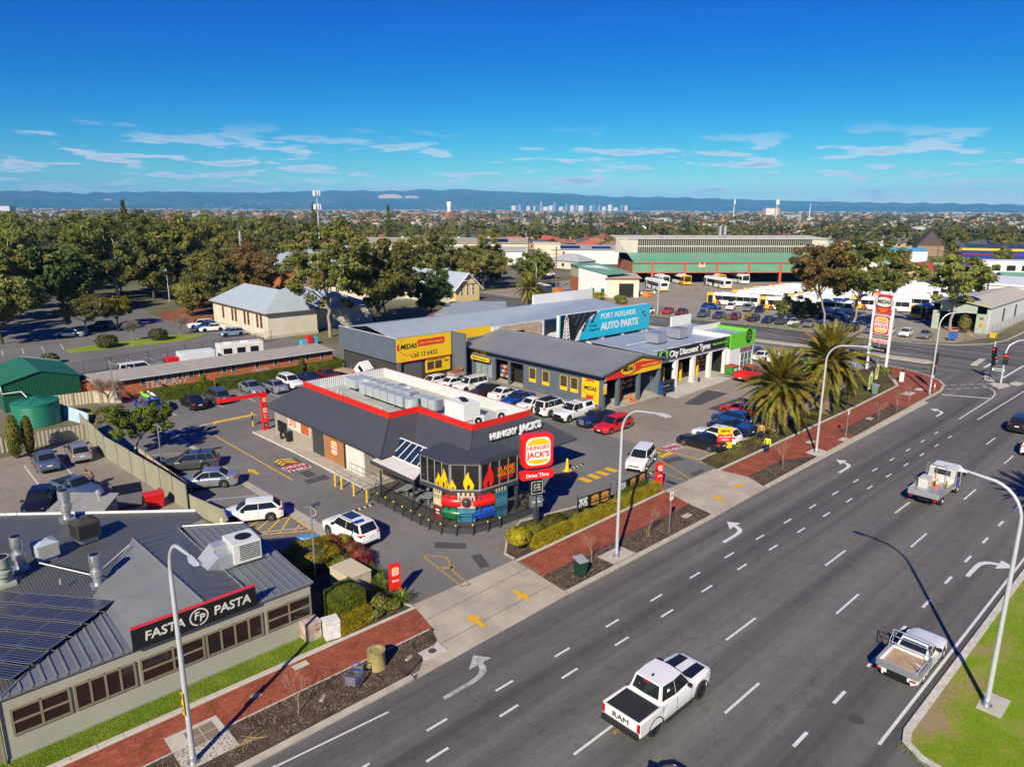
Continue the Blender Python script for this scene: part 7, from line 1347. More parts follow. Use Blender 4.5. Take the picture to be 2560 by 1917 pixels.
t=Th('church_annexe','lower iron roofed annexe behind the church hall','building',(68,132,0));pb('wall',cream,t,62.2,122,0,76,144,3.8);hip_roof(t,62.2,76,122,144,3.8,6.6,iron,.4,inset=3)
t=Th('brick_hall','red brick hall with steep iron roof and tall chimney behind the trees','building',(100,190,0));pb('wall',rB,t,84,176,0,112,200,6.5);hip_roof(t,84,112,176,200,6.5,12.0,ironx,.6,axis='x');pb('chimney',rB,t,83.3,196.3,5,84.7,197.7,12.6);pg_('chimney_pot',gv,t,'la',[(.4,9),(.4,16)],10,(82.4,199.2));hip_roof(t,98,130,186,214,6.5,11.5,ironx,.4,axis='x',name='rear_roof')
for x in(86,89,92,96,101):wnx(t,x,x+1.1,176,2.4,4.6,1,2,white)
t=Th('gabled_church','small yellow gabled church with three narrow windows and iron roof','building',(112,148,0));yel=M('church_yellow',(.70,.52,.24),.8,var=.08)
pg_('wall',yel,t,'yp',[(108.2,-.02),(115.9,-.02),(115.9,3.4),(112,6.7),(108.2,3.4)],136,160);pg_('roof',ironx,t,'sl',[(107.5,135.3,2.9),(112,135.3,7.05),(112,160.3,7.05),(107.5,160.3,2.9)],.12);pg_('roof',ironx,t,'sl',[(112,135.3,7.05),(116.6,135.3,2.9),(116.6,160.3,2.9),(112,160.3,7.05)],.12);pg_('barge_board',white,t,'path',[(107.4,135.25,2.85),(112,135.25,7.0),(116.7,135.25,2.85)],.14,6);pg_('finial',M('finial_red',(.35,.06,.04),.6),t,'tb',(112,135.3,6.6),(112,135.3,8.4),.1,.04);pg_('gable_bar',white,t,'tb',(110.2,135.2,5.2),(113.8,135.2,5.2),.08)
for x in(110.2,112,113.8):wnx(t,x-.3,x+.3,136,1.6,4.4,1,3,white,fw=.08)
pb('side_wall',cream,t,104.5,137.5,0,108.3,152,3.0);pg_('side_roof',ironx,t,'sl',[(104,137,3.0),(108.2,137,4.0),(108.2,153,4.0),(104,153,3.0)],.1);pg_('rear_roof',ironx,t,'sl',[(92,150,3.2),(108,150,6.2),(108,172,6.2),(92,172,3.2)],.1);pb('rear_wall',cream,t,93,151,0,108,171,3.2)
t=Th('flat_iron_roof','low building with pale flat iron roof beside the church','building',(92,108,0));pg_('wall',M('dull_red_wall',(.30,.12,.07),.8),t,'pz',[(72,101.5),(91.5,100.5),(101,111.5),(94,118),(84,112)],0,2.8);Pt('roof',M('flat_iron',(.40,.45,.45),.5,.15,var=.1,sc=.3,wave=('X',3,.04)),t,lambda m:m.sl([(80,107,2.95),(91.8,99.6,2.95),(102.4,111.4,3.15),(93.6,119,3.15)],.15));pg_('lean_to',M('lean_to_cream',(.52,.50,.42),.6,.1),t,'sl',[(68,98.6,2.6),(91,97.6,2.6),(91,101,2.8),(68,102.5,2.8)],.12)
t=Th('cubby_house','bright red and blue plastic play cubby beside the brick block roof','playhouse',(55.2,108.6,0)).scale=(.7,.7,.62);t=bpy.data.objects['cubby_house'];
for k,(x,c_,z)in enumerate(((0,'play_red',2.2),(1.4,'play_light_blue',2.0),(-1.3,'play_light_blue',1.5),(.4,'play_red',2.4))):eX(t,'block',M('cubby_'+c_,(.62,.02,.02)if 'red' in c_ else(.06,.42,.62),.5),lambda m:m.bbox(x-.65,-.7+.3*k,.0,x+.65,.7+.3*k,z,.05))
# ---- bus depot
DEP=Vector((196,121));DA=math.atan2(108.3-133.2,211.8-180.5)
def depot():
 t=Th('bus_depot','large bus depot shed with green verandah roof and long clerestory windows','building',(182.5,132.0,0),DA);gr=M('depot_green',(.16,.36,.24),.5,var=.08,sc=.2,wave=('X',1.4,.05));gd=M('depot_green_fascia',(.13,.30,.19),.5,var=.1,sc=.3,wave=('X',1.4,.05));cr=M('depot_cream',(.54,.51,.44),.8);pst=M('depot_post',(.48,.10,.05),.6)
 L=66;E=lambda n,m,f:eX(t,n,m,f)
 for k in range(6):E('post',pst,lambda m:m.box(k*10.2-.35,-.35,0,k*10.2+.35,.35,6.6))
 E('fascia',gd,lambda m:m.add([(-6,-.3,3.6),(L,-.3,3.6),(L,-.1,6.3),(-6,-.1,6.3)],[(0,1,2,3)]));E('fascia_beam',pst,lambda m:(m.box(-6,-.45,6.3,L,-.1,6.75),m.box(-6,-.4,3.35,L,-.1,3.6)));E('lower_roof',gr,lambda m:m.sl([(-6,-.5,6.75),(L+12,-.5,6.75),(L+12,9,9.0),(-6,9,9.0)],.15))
 E('clerestory_wall',cr,lambda m:m.box(-6,9.0,8.7,L-6,9.3,13.4));E('upper_roof',cr,lambda m:m.sl([(-9,8.6,13.5),(L-6,8.6,13.5),(L-6,22,14.0),(-9,22,14.0)],.25));E('end_wall',cr,lambda m:m.add([(-6,9.1,8.7),(-6,22,8.7),(-6,22,13.4),(-6,9.1,13.4)],[(0,1,2,3)]));E('gable',cr,lambda m:m.add([(-9.5,9,13.6),(-6,8.8,13.6),(-6,8.8,9),(-9.5,11,9)],[(0,1,2,3)]))
 pm=MB();pm.box(-.26,-.05,0,.26,.05,1.85);pm=pm.mesh('pane',M('clerestory_glass',(.045,.05,.045),.25,var=.5,sc=.4));fr=E('clerestory_frame',M('clerestory_frame',(.55,.50,.40),.7),lambda m:(m.box(-2.6,8.92,10.95,L-7,9.0,11.2),m.box(-2.6,8.92,13.15,L-7,9.0,13.35)))
 for r in range(2):
  for k in range(88 if r==0 else 82):put('pane',pm,fr,True,(-2.2+k*.70,8.96,8.95+r*2.25))
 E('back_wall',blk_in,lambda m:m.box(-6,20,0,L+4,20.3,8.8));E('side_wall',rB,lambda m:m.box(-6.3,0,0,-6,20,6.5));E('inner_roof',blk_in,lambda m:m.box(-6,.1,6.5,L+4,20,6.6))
 o=E('hanging_sign',M('bell_sign',(.62,.50,.34),.6),lambda m:m.box(14.5,-.42,5.0,16.5,-.32,6.6));eb(o,'sign_mark',M('sign_maroon',(.35,.03,.03),.6),15.0,-.45,5.9,16.0,-.43,6.5)
 for x in(15.4,17.0):E('roof_stack',gv,lambda m:m.la([(.55,13.8),(.55,17.2)],12,(x+10.5,14)))
 for k in range(12):E('roof_vent',gv,lambda m:m.la([(.22,13.7),(.22,14.1),(.35,14.2),(.12,14.5)],8,(-5+k*5.2,10.5)))
 return t
depot()
def depot_office():
 t=Th('depot_office','white depot building with green skillion roof and a dark vehicle door','building',(148,121,0));ww=M('office_white',(.74,.74,.74),.6,wave=('X',3,.03));
 pg_('wall',ww,t,'add',[(145.2,129.0,0),(144.6,118.6,0),(144.6,118.6,6.0),(145.2,129.0,7.4),(152,128,0),(152,128,7.4),(150.5,118,6.0)],[(0,3,2,1),(0,4,5,3),(3,5,6,2)]);pg_('brick_end',rB,t,'pz',[(145.1,129),(149.5,136),(155,132),(151,126)],0,4.4);pg_('upper_wall',M('pale_green_wall',(.42,.45,.30),.7),t,'pz',[(145.15,129.02),(149.4,135.8),(154.8,131.8),(150.9,126.2)],4.4,7.2);pg_('roof',M('depot_green',(.16,.36,.24)),t,'sl',[(144.2,118,6.0),(152.5,117,6.2),(156,132,7.6),(149.3,136.4,7.6),(144.8,129.2,7.5)],.15)
 pg_('cream_wing',cream,t,'pz',[(144.6,118.6),(151.0,113.1),(157.5,120),(152,126)],0,5.0);pg_('wing_roof',M('wing_roof',(.48,.45,.36),.6),t,'sl',[(144.0,118.7,5.1),(151.1,112.4,5.1),(158.4,120,5.4),(152,127,5.4)],.2);pg_('roof_edge',M('edge_red',(.45,.12,.07),.6),t,'path',[(144.0,118.7,4.95),(151.1,112.4,4.95),(158.4,120,5.2)],.16,5);pg_('vehicle_door',blk_in,t,'add',[(147.0,116.48,0),(149.9,113.98,0),(149.9,113.98,3.6),(147.0,116.48,3.6)],[(0,1,2,3)]);pg_('green_door',M('door_green',(.02,.13,.06),.6),t,'add',[(144.62,119.4,0),(144.68,120.6,0),(144.68,120.6,2.2),(144.62,119.4,2.2)],[(3,2,1,0)]);pg_('green_door',MS['door_green'],t,'add',[(144.82,123.0,0),(144.88,124.2,0),(144.88,124.2,2.0),(144.82,123.0,2.0)],[(3,2,1,0)])
depot_office()
def lB(name,label,cx,cy,ang,L,D,H,wallm,roofm,rise=1.5,gable='x',doors=0,extra_f=None):
 t=Th(name,label,'building',(cx,cy,0),R(ang));eb(t,'wall',wallm,-L/2,-D/2,-.02,L/2,D/2,H)
 if rise>0:eX(t,'roof',roofm,lambda m:(m.sl([(-L/2-.4,-D/2-.4,H),(L/2+.4,-D/2-.4,H),(L/2+.4,0,H+rise),(-L/2-.4,0,H+rise)],.2),m.sl([(-L/2-.4,0,H+rise),(L/2+.4,0,H+rise),(L/2+.4,D/2+.4,H),(-L/2-.4,D/2+.4,H)],.2),m.add([(L/2,-D/2,H),(L/2,D/2,H),(L/2,0,H+rise),(-L/2,-D/2,H),(-L/2,D/2,H),(-L/2,0,H+rise)],[(0,1,2),(5,4,3)])))
 else:eb(t,'roof',roofm,-L/2-.3,-D/2-.3,H,L/2+.3,D/2+.3,H+.25)
 for k in range(doors):x=-L/2+L*(k+.5)/doors;eb(t,'door',blk_in,x-1.6,-D/2-.06,0,x+1.6,-D/2+.01,min(3.2,H*.8))
 if extra_f:extra_f(t)
 return t
va=-43.1
wm_=M('warehouse_cream',(.64,.57,.43),.8,var=.08);fib=M('fibro_grey',(.33,.29,.235),.85,var=.12,sc=.3,wave=('X',1.0,.06));ww_=M('warehouse_white',(.72,.72,.70),.6,wave=('X',2,.04))
def wh(t):
 for k,x in enumerate((-20,-8,6,20)):eb(t,'roof_vent',white,x-.4,-.5,8.6,x+.4,.5,9.8)
 eg_(t,'roof_panels',M('solar_cell',(.01,.01,.02)),'sl',[(18,-6.8,7.8),(29,-6.8,7.8),(29,-1.2,9.06),(18,-1.2,9.06)],.12)
lB('warehouse','long cream warehouse with grey fibro roof and blue solar panels',208,268,va,76,16,7.2,wm_,fib,2.2,extra_f=wh)
lB('warehouse','pale warehouse with wide light roof in front of the fibro roofed one',196,234,va,44,20,5.6,ww_,M('light_roof',(.44,.43,.38),.6,var=.1),1.4);lB('warehouse','cream box shaped warehouse end with plain parapet',222,216,va,11,14,8.2,wm_,wm_,0);lB('yard_building','small flat white shop with dark window near the pale warehouse',164,193,va,17,10,3.4,M('shop_white',(.74,.74,.72),.6),M('shop_roof',(.30,.31,.32),.6),0,extra_f=lambda t:(eb(t,'window',wg,-5.5,-5.06,.9,-3,-5.0,2.3),eb(t,'shop_front',timb,1.5,-5.06,.2,7,-5.0,2.2),eb(t,'parapet',white,-8.6,-5.2,3.3,8.6,-4.9,4.1)))
lB('fruit_store','white flat roofed yard building left of the small shop',148,200,va,16,9,3.0,ww_,white,0);t=lB('truck_shelter','open loading shelter with grey flat roof before the pale warehouse',172,216,va,22,9,4.4,M('shelter_wall',(.45,.45,.42),.7),gR_,0)
lB('supply_store','white supply store with grey roof and blue solar panels',236,206,va,30,18,6.0,ww_,M('supply_roof',(.34,.34,.32),.6),1.6,extra_f=lambda t:(eg_(t,'roof_panels',M('blue_panels',(.01,.03,.12),.2),'sl',[(-12,-7.5,6.35),(-3,-7.5,6.35),(-3,-2.5,7.25),(-12,-2.5,7.25)],.12),eg_(t,'roof_panels',MS['blue_panels'],'sl',[(2,-7.5,6.35),(10,-7.5,6.35),(10,-3.5,7.05),(2,-3.5,7.05)],.12)))
def gate_shed():
 t=Th('gate_shed','white and pale green shed with a wide dark doorway at the depot corner','shed',(166,40,0));gs=M('gate_green',(.38,.45,.36),.6,wave=('X',2.5,.04));gw=M('gate_white',(.72,.71,.68),.6,wave=('X',2.5,.04))
 Pt('front_wall',gs,t,lambda m:(m.box(153.9,43.4,0,154.1,44.6,5.0),m.box(153.9,35.6,3.6,154.1,44.6,5.2),m.box(153.9,35.2,0,154.1,37.2,5.0)));pb('side_wall',gw,t,154,35.1,0,190,35.3,4.9);Pt('roof',M('gate_roof',(.52,.48,.38),.6,var=.1),t,lambda m:(m.sl([(153.4,34.8,5.0),(190,34.8,5.0),(190,40,5.9),(153.4,40,5.9)],.15),m.sl([(153.4,40,5.9),(190,40,5.9),(190,45,5.0),(153.4,45,5.0)],.15)));Pt('interior',blk_in,t,lambda m:(m.box(165,35.4,0,165.1,44.5,5.0),m.box(154.2,44.4,0,165,44.5,4.9)))
 for x in(163,172,181):pb('window',blk_in,t,x,35.02,1.5,x+.8,35.09,4.0)
 pb('rear_shed',gw,t,190.1,33,0,215,50,6);pb('rear_roof',white,t,189.8,32.7,6,215.3,50.3,6.4);pb('sign_plate',timb,t,153.8,36.0,2.6,153.89,36.6,3.0);pb('orange_sign',orange,t,153.8,36.0,1.3,153.89,36.5,1.9)
gate_shed()
def link_fence(label,pts,h,name='mesh_fence',step=3.0,wires=7,pitch=None,m=None):
 t=Th(name,label,'fence',(*pts[0],0));wire=m or M('fence_wire',(.34,.35,.35),.5,.5)
 for a,b in zip(pts,pts[1:]):
  L=math.hypot(b[0]-a[0],b[1]-a[1]);n=max(1,round(L/step))
  for k in range(n+1):p=(a[0]+(b[0]-a[0])*k/n,a[1]+(b[1]-a[1])*k/n);pg_('post',wire,t,'tb',(*p,0),(*p,h),.035,None,5)
  mb=MB()
  for k in range(wires):z=h*.06+h*.92*k/(wires-1);mb.tb((*a,z),(*b,z),.008 if 0<k<wires-1 else .02,None,3,False)
  if pitch:
   for k in range(int(L/pitch)):p=(a[0]+(b[0]-a[0])*k*pitch/L,a[1]+(b[1]-a[1])*k*pitch/L);mb.tb((*p,.05),(*p,h),.011,None,3,False)
  mb.bd('mesh_panel',wire,t)
link_fence('chain mesh fence of the depot along the cross road',[(128.4,95),(131.6,80),(133.6,61),(135.4,49),(138.8,39.5),(142.3,35.6),(152.6,34.2)],1.9);link_fence('tall bar fence along the white shed at the depot corner',[(152.8,34.1),(181,34.4)],2.0,'bar_fence',pitch=.35);link_fence('black bar fence behind the long brick block',[(19,108.6),(28,110.5),(39.5,113.5),(52,116)],1.8,'bar_fence',pitch=.22,m=black);link_fence('wire fence in front of the trees by the church road',[(122,150),(126,175)],1.6)
st=Th('paint_store','blue and yellow striped store with solar panels on its roof','building',(400,92,0),R(-65));sb=M('store_blue',(.012,.03,.20),.5);sy=M('store_yellow',(.80,.55,.015),.5)
eb(st,'wall',sb,-16,-8,0,40,8,2.6);eb(st,'fascia_blue',sb,-16.3,-8.4,2.9,40,-8,4.6);eb(st,'fascia_pink',M('store_pink',(.45,.02,.16),.5),-16.3,-8.42,2.6,40,-8,2.89);eg_(st,'fascia_yellow',sy,'sl',[(-16.3,-8.4,4.6),(40,-8.4,4.6),(40,-7,5.5),(-16.3,-7,5.5)],.2);eg_(st,'roof',M('store_roof',(.10,.12,.16),.5),'sl',[(-16.3,-7,5.5),(40,-7,5.5),(40,6,7.2),(-16.3,6,7.2)],.2);pm=MB();pm.box(0,0,0,1.9,1.2,.08);pm=pm.mesh('panel',MS['solar_cell'])
for i in range(22):
 for j in range(3):put('panel',pm,st,True,(-14+i*2.1,-5+j*3.6,5.9+j*.47),(.130,0,0))
lB('office','low white office with dark windows below the striped store',322,72,-55,26,12,4.0,M('shop_white',(.7,.7,.7)),white,0,extra_f=lambda t:[eb(t,'window',wg,-11+k*5,-6.06,.8,-8+k*5,-6.0,2.8)for k in range(5)])
lB('office','small green roofed office at the depot edge',262,52,-60,14,8,3.0,rB,M('depot_green',(.16,.36,.24)),1.4)
t=lB('timber_house','two storey yellow house with pale pyramid roof behind the depot',330,152,-52,12,12,6.2,M('house_yellow',(.68,.52,.25),.8),M('pale_roof',(.58,.62,.66),.5),0.0);hip=MB();hip.add([(-7.5,-7.5,6.3),(7.5,-7.5,6.3),(7.5,7.5,6.3),(-7.5,7.5,6.3),(0,0,9.5)],[(0,1,4),(1,2,4),(2,3,4),(3,0,4)]);hip.bd('pyramid_roof',MS['pale_roof'],t,lc=True)
for k in range(4):eb(t,'window',wg,-5+k*2.8,-6.06,3.6,-3.4+k*2.8,-6.0,5.2)
lB('commercial_block','long white flat roofed commercial block behind the yellow house',392,190,-52,90,24,5.5,ww_,M('pale_flat_roof',(.60,.62,.64),.6),.5);lB('commercial_block','blue roofed store beside the white commercial block',352,128,-52,36,16,5,ww_,M('sky_blue_roof',(.10,.36,.52),.5),1.0);lB('stone_church','brown stone church with steep dark roof',420,128,20,26,12,5,M('brown_stone',(.30,.19,.11),.9),M('brown_roof',(.09,.065,.06),.8),8)
# -- vehicles in place
gM,gH,gB,gR,gC,gD,gL='cars parked in front of the workshop','cars parked beside the burger restaurant','cars parked along the back hedge','vehicles driving on the main road','cars parked at the church hall','cars parked in the depot row','cars parked behind the pasta restaurant'
ram=car('ram','white',24.4,16.0,0,'big white dual cab pickup with black tonneau driving along the near lanes',gR,'pickup',RZ,dark_rims=True)
ebb(ram,'tonneau',M('tonneau_black',(.02,.02,.021),.8,var=.15,sc=30),-2.80,-.93,1.16,-1.36,.93,1.205,.01);ebb(ram,'rear_bumper',M('bumper_black',(.02,.02,.021),.5),-3.05,-1.0,.48,-2.88,1.0,.74,.04);eX(ram,'hood_stripe',M('bonnet_black',(.015,.015,.016),.3),lambda m:[m.add([(1.18,s*.22,1.275),(2.55,s*.22,1.222),(2.55,s*.72,1.205),(1.25,s*.78,1.262)],[(0,1,2,3)if s>0 else(3,2,1,0)])for s in(-1,1)])
for s in(-1,1):ebb(ram,'side_step',MS['bumper_black'],-1.1,s*1.03-.09,.36,1.05,s*1.03+.09,.43,.02);[eX(ram,'wheel_flare',MS['bumper_black'],lambda m:m.path([(cx_+(.53)*math.cos(R(a)),s*1.035,.43+.53*math.sin(R(a)))for a in range(0,181,20)],.035,5))for cx_ in(1.83,-1.75)]
eb(ram,'tow_hitch',M('hitch_gold',(.35,.22,.05),.5),-3.3,-.06,.40,-3.0,.06,.5);text('RAM',sB,ram,(-2.945,0,.98),180,width=.92,bold=.0,ext=.012,lc=True,hs=1.3)
ebb(ram,'brake_lamp',tailred,-1.17,-.18,1.88,-1.10,.18,1.95,.01);ebb(ram,'roof_aerial',black,-.75,-.04,1.97,-.6,.04,2.05,.01)
tray_ute(36.55,9.15,0,'old white single cab ute with wooden tray next to the grass median',RZ)
trk=tray_truck(61.2,15.75,0,'white and blue cab tray truck carrying traffic cones',RZ)
tc=Th('traffic_cone','stack of orange traffic cones on the truck tray','cone',(60.9,15.6,RZ+.95));eg_(tc,'cone',M('cone_orange',(.8,.14,.02),.5),'la',[(.2,0),(.2,.03),(.12,.05),(.04,.75)],10);eg_(tc,'band',sW,'la',[(.10,.3),(.075,.5)],10)
tc=Th('traffic_cone','second stack of orange cones nearer the truck headboard','cone',(61.4,15.9,RZ+.95));eg_(tc,'cone',MS['cone_orange'],'la',[(.2,0),(.2,.03),(.12,.05),(.04,.9)],10);eg_(tc,'band',sW,'la',[(.11,.3),(.085,.5)],10)
tc=Th('equipment_crate','pale crate strapped to the truck tray','crate',(60.6,16.35,RZ+.95));ebb(tc,'box',M('crate_pale',(.62,.60,.56),.7,var=.1),-.6,-.35,0,.6,.35,.7,.03);ebb(tc,'lid',M('crate_lid',(.5,.5,.48),.6),-.62,-.37,.7,.62,.37,.76,.01)
tc=Th('road_sign_board','yellow folded road work sign on the truck tray','sign',(61.3,15.0,RZ+.95),R(20));ebb(tc,'panel',MS['hoist_yellow'],-.5,-.05,0,.5,.05,.5,.01);eX(tc,'text_bar',sB,lambda m:(m.box(-.35,-.06,.15,.35,-.051,.22),m.box(-.35,-.06,.3,.35,-.051,.37)))
car('suv','black',88.0,15.6,0,'black four wheel drive stopped at the frame edge of the road',gR,z=RZ);car('hatch','white',80.3,12.9,0,'silver white hatchback cut by the frame edge on the road',gR,z=RZ);car('hatch','black',19.2,12.45,0,'dark car whose roof just shows at the bottom of the frame',gR,z=RZ)
car('hatch','white',19.2,48.3,154,'white hatchback in the bay by the yellow hatched area',gH);car('sedan','silver',19.2,57.0,152,'silver sedan next to the olive boundary fence',gH);s=car('wagon','grey',19.6,62.2,152,'dark wagon with roof bars in the shade of the small tree',gH)
for q in(-.9,.1):eb(s,'roof_bar',black,q-.03,-.62,1.5,q+.03,.62,1.56)
s=car('suv','white',22.9,40.8,96,'white family car with sunroof driving up the restaurant lane',gH);ebb(s,'sunroof',blueglass,-.75,-.42,1.665,.35,.42,1.712,.005)
for q in(-1,1):eg_(s,'roof_rail',dG,'path',[(.3,q*.62,1.64),(.2,q*.63,1.71),(-1.6,q*.62,1.70),(-1.75,q*.61,1.63)],.02,5)
car('suv','white',49.4,35.9,201,'white compact car facing the road by the yellow bars',gH)
s=car('fourwd','brightblue',22.6,83.6,90,'bright blue four wheel drive with a green kayak on top',gB)
k=Th('kayak','lime green kayak strapped on the bright blue car','kayak',(22.6,83.6,1.98),R(90));eX(k,'hull',M('kayak_lime',(.25,.55,.03),.4),lambda m:m.path([(-1.6,.2,.12),(-1.2,.2,.02),(0,.2,0),(1.2,.2,.02),(1.6,.2,.12)],[.04,.2,.3,.2,.04],10),40);ebb(k,'seat',black,-.4,.05,.22,.2,.35,.3,.03)
k=Th('roof_pod','white board beside the kayak on the blue car roof','board',(22.6,83.6,1.95),R(90));eg_(k,'board',white,'path',[(-1.4,-.45,.1),(0,-.45,.05),(1.4,-.45,.1)],[.05,.22,.05],8);eb(k,'strap',black,-.05,-.7,.0,.05,-.2,.3)
for x,y,h,ty,c_,lb in((27.0,82.4,90,'sedan','black','black coupe backed out next to the grey car'),(29.9,82.9,90,'suv','grey','dark grey family car with its rear to the lane'),(34.8,84.4,270,'sedan','silver','silver sedan facing out beside the small cypress'),(37.2,83.3,90,'sedan','silver','silver sedan parked tail out next to the white wagon'),(39.8,84.3,270,'wagon','white','white wagon facing out along the hedge'),(42.6,84.2,270,'sedan','navy','dark blue sedan half hidden by the red parapet'),(45.1,84.2,270,'sedan','maroon','maroon sedan beside the tipped cab truck')):car(ty,c_,x,y,h,lb,gB)
t=Th('flatbed_truck','small flatbed truck with its white cab tilted forward by the slate wall','truck',(48.2,82.6,0),R(-78));eb(t,'tray',M('ply_deck',(.42,.30,.19)),-3.2,-.95,.8,.4,.95,.9);eg_(t,'tray_rail',gv,'path',[(.4,-.9,.9),(.4,-.9,1.9),(.4,.9,1.9),(.4,.9,.9)],.03,6);cb=MB();cb.xp([(-.9,0),(.9,0),(.92,.7),(.8,1.45),(-.8,1.45),(-.92,.7)],-.75,.75);o=cb.bd('cab',PT['white'],t,30,lc=True);o.location=(1.45,0,1.0);o.rotation_euler=(0,.75,0);eb(o,'windscreen',cg,.755,-.75,.7,.765,.75,1.35)
for q in(-1,1):eb(o,'side_window',cg,-.4,q*.90-.01,.75,.5,q*.90+.01,1.3);eg_(t,'wheel',rU,'path',[(-2.2,q*.85-.12,.36),(-2.2,q*.85+.12,.36)],.36,14);eg_(t,'wheel',rU,'path',[(1.2,q*.85-.12,.36),(1.2,q*.85+.12,.36)],.36,14)
eb(t,'chassis',black,-3.0,-.4,.4,2.0,.4,.8)
for x,y,h,ty,c_,lb,cat in((54.4,71.9,4,'hatch','white','white hatchback parked first in the row by the sign building','car'),(55.0,69.6,2,'sedan','white','white sedan second in the row at the reception','car'),(55.4,66.8,180,'fourwd','white','white four wheel drive with roof bars at the open bays','car'),(55.3,63.9,178,'sedan','brown','dark brown sedan parked nose out at the workshop','car'),(56.2,61.2,4,'sedan','white','white sedan with its tail to the restaurant between brown and blue cars','car'),(55.6,58.4,182,'sedan','blue','bright blue sedan in the workshop row','car'),(55.5,55.4,2,'sedan','white','white sedan next to the blue sedan, tail out','car'),(55.6,52.7,1,'fourwd','white','white off roader with spare wheel side out and black roof','car'),(56.0,50.0,182,'pickup','white','white dual cab pickup with canopy and bull bar','pickup'),(56.3,47.0,184,'oldsedan','navy','dark blue classic limousine with chrome grille','car'),(55.9,44.3,181,'wagon','red','bright red station wagon at the end of the workshop row','car')):
 s=car(ty,c_,x,y,h,lb,gM,cat)
 if ty=='pickup':eg_(s,'canopy',PT['white'],'add',[(-.95,-.88,1.14),(-2.6,-.88,1.14),(-2.6,.88,1.14),(-.95,.88,1.14),(-1.0,-.70,1.80),(-2.4,-.70,1.76),(-2.4,.70,1.76),(-1.0,.70,1.80)],[(0,1,5,4),(1,2,6,5),(2,3,7,6),(3,0,4,7),(4,5,6,7)]);eX(s,'bull_bar',black,lambda m:(m.path([(2.85,-.8,.5),(2.85,-.6,.95),(2.85,.6,.95),(2.85,.8,.5)],.05,6),m.box(2.6,-.85,.45,2.88,.85,.7)));[eg_(s,'canopy_window',cg,'add',[(-1.15,q*.86,1.25),(-2.3,q*.86,1.25),(-2.25,q*.745,1.68),(-1.2,q*.745,1.68)],[(0,1,2,3)if q<0 else(3,2,1,0)])for q in(-1,1)];eX(s,'roof_rack',black,lambda m:[m.box(-2.2+k*.4,-.6,1.80,-2.16+k*.4,.6,1.86)for k in range(4)])
 if ty=='fourwd' and y<60:ebb(s,'roof_rack',black,-1.9,-.62,1.87,.2,.62,1.95,.02);eg_(s,'spare_wheel',rU,'path',[(-2.42,0,.95),(-2.65,0,.95)],.36,14)
 if ty=='fourwd' and y>60:[eb(s,'roof_bar',gv,q-.03,-.66,1.88,q+.03,.66,1.94)for q in(-1.2,-.4,.3)]
 if ty=='oldsedan':ebb(s,'chrome_grille',MS['alloy_rim'],2.52,-.3,.42,2.62,.3,.95,.02)
car('sedan','black',57.9,35.1,92,'black sedan behind the small roadside sign',gM);car('wagon','white',60.9,35.3,92,'white wagon parked beside the black sedan',gM);s=car('ute','navy',64.2,35.6,90,'dark blue ute near the palm trunk',gM);ebb(s,'tray_load',PT['blue'],-2.2,-.7,.62,-.9,.7,1.1,.05);car('hatch','blue',67.2,37.2,90,'blue hatchback in the shade behind the palm',gM);car('hatch','red',70.6,38.3,90,'red hatchback peeking out beside the palm fronds',gM);s=car('ram','red',87.6,46.3,0,'big red pickup backing from the tyre store',gM,'pickup',dark_rims=True)
for x,y,h,ty,c_,lb in((102.0,53.6,10,'suv','bluegrey','blue grey car at the tyre store corner'),(100.9,51.6,6,'sedan','white','white sedan first from the tyre store wall'),(100.9,49.3,6,'sedan','white','white sedan second from the tyre store wall'),(100.8,47.0,8,'sedan','grey','dark grey sedan next to the green van'),(97.0,43.2,8,'minivan','green','lime green service van behind the palm'),(99.2,40.4,10,'sedan','bluegrey','blue grey sedan under the corner pylon'),(94.5,38.6,15,'hatch','silver','silver hatchback mostly hidden by palm fronds'),(88.5,38.0,10,'sedan','navy','navy sedan in the deep shade behind the second palm')):car(ty,c_,x,y,h,lb,gM)
car('sedan','bluegrey',10.4,71.2,88,'blue grey sedan parked tail out by the narrow cypresses',gL);car('hatch','champagne',13.1,71.8,86,'champagne hatchback parked beside the olive fence',gL);s=car('ute','bluegrey',10.9,62.0,285,'blue ute with an open tub in the rear yard',gL);eb(s,'tub_liner',black,-2.3,-.75,.62,-.85,.75,.66);car('hatch','black',8.1,60.9,250,'dark hatchback at the antenna in the rear yard',gL)
for x,y,h,ty,c_,lb in((48.2,138.4,170,'suv','white','white car furthest along the church hall wall'),(48.5,136.0,172,'hatch','blue','blue hatchback between two white cars at the church hall'),(48.5,133.4,170,'sedan','white','white sedan parked at the church hall'),(49.2,125.8,172,'hatch','lightblue','pale blue hatchback at the hall corner'),(27.6,143.6,150,'sedan','silver','silver sedan in the tree shade of the church car park'),(33.6,148.4,150,'suv','black','dark car under the yellow green tree')):car(ty,c_,x,y,h,lb,gC,low=True)
t=Th('camper_van','white camper van parked behind the brick block','van',(41.4,103.5,0),R(-8));ebb(t,'body',M('camper_white',(.70,.68,.62),.5),-3.2,-1.15,.5,3.2,1.15,2.9,.08);eX(t,'roof_vent',white,lambda m:(m.bbox(-2.2,-.4,2.9,-1.2,.4,3.05,.03),m.bbox(.2,-.4,2.9,1.2,.4,3.05,.03)))
for k in range(3):eb(t,'window',cg,-2.6+k*1.9,-1.17,1.5,-1.4+k*1.9,-1.152,2.3)
for q in(-2,2):eg_(t,'wheel',rU,'path',[(q,-1.16,.36),(q,-.9,.36)],.36,12)
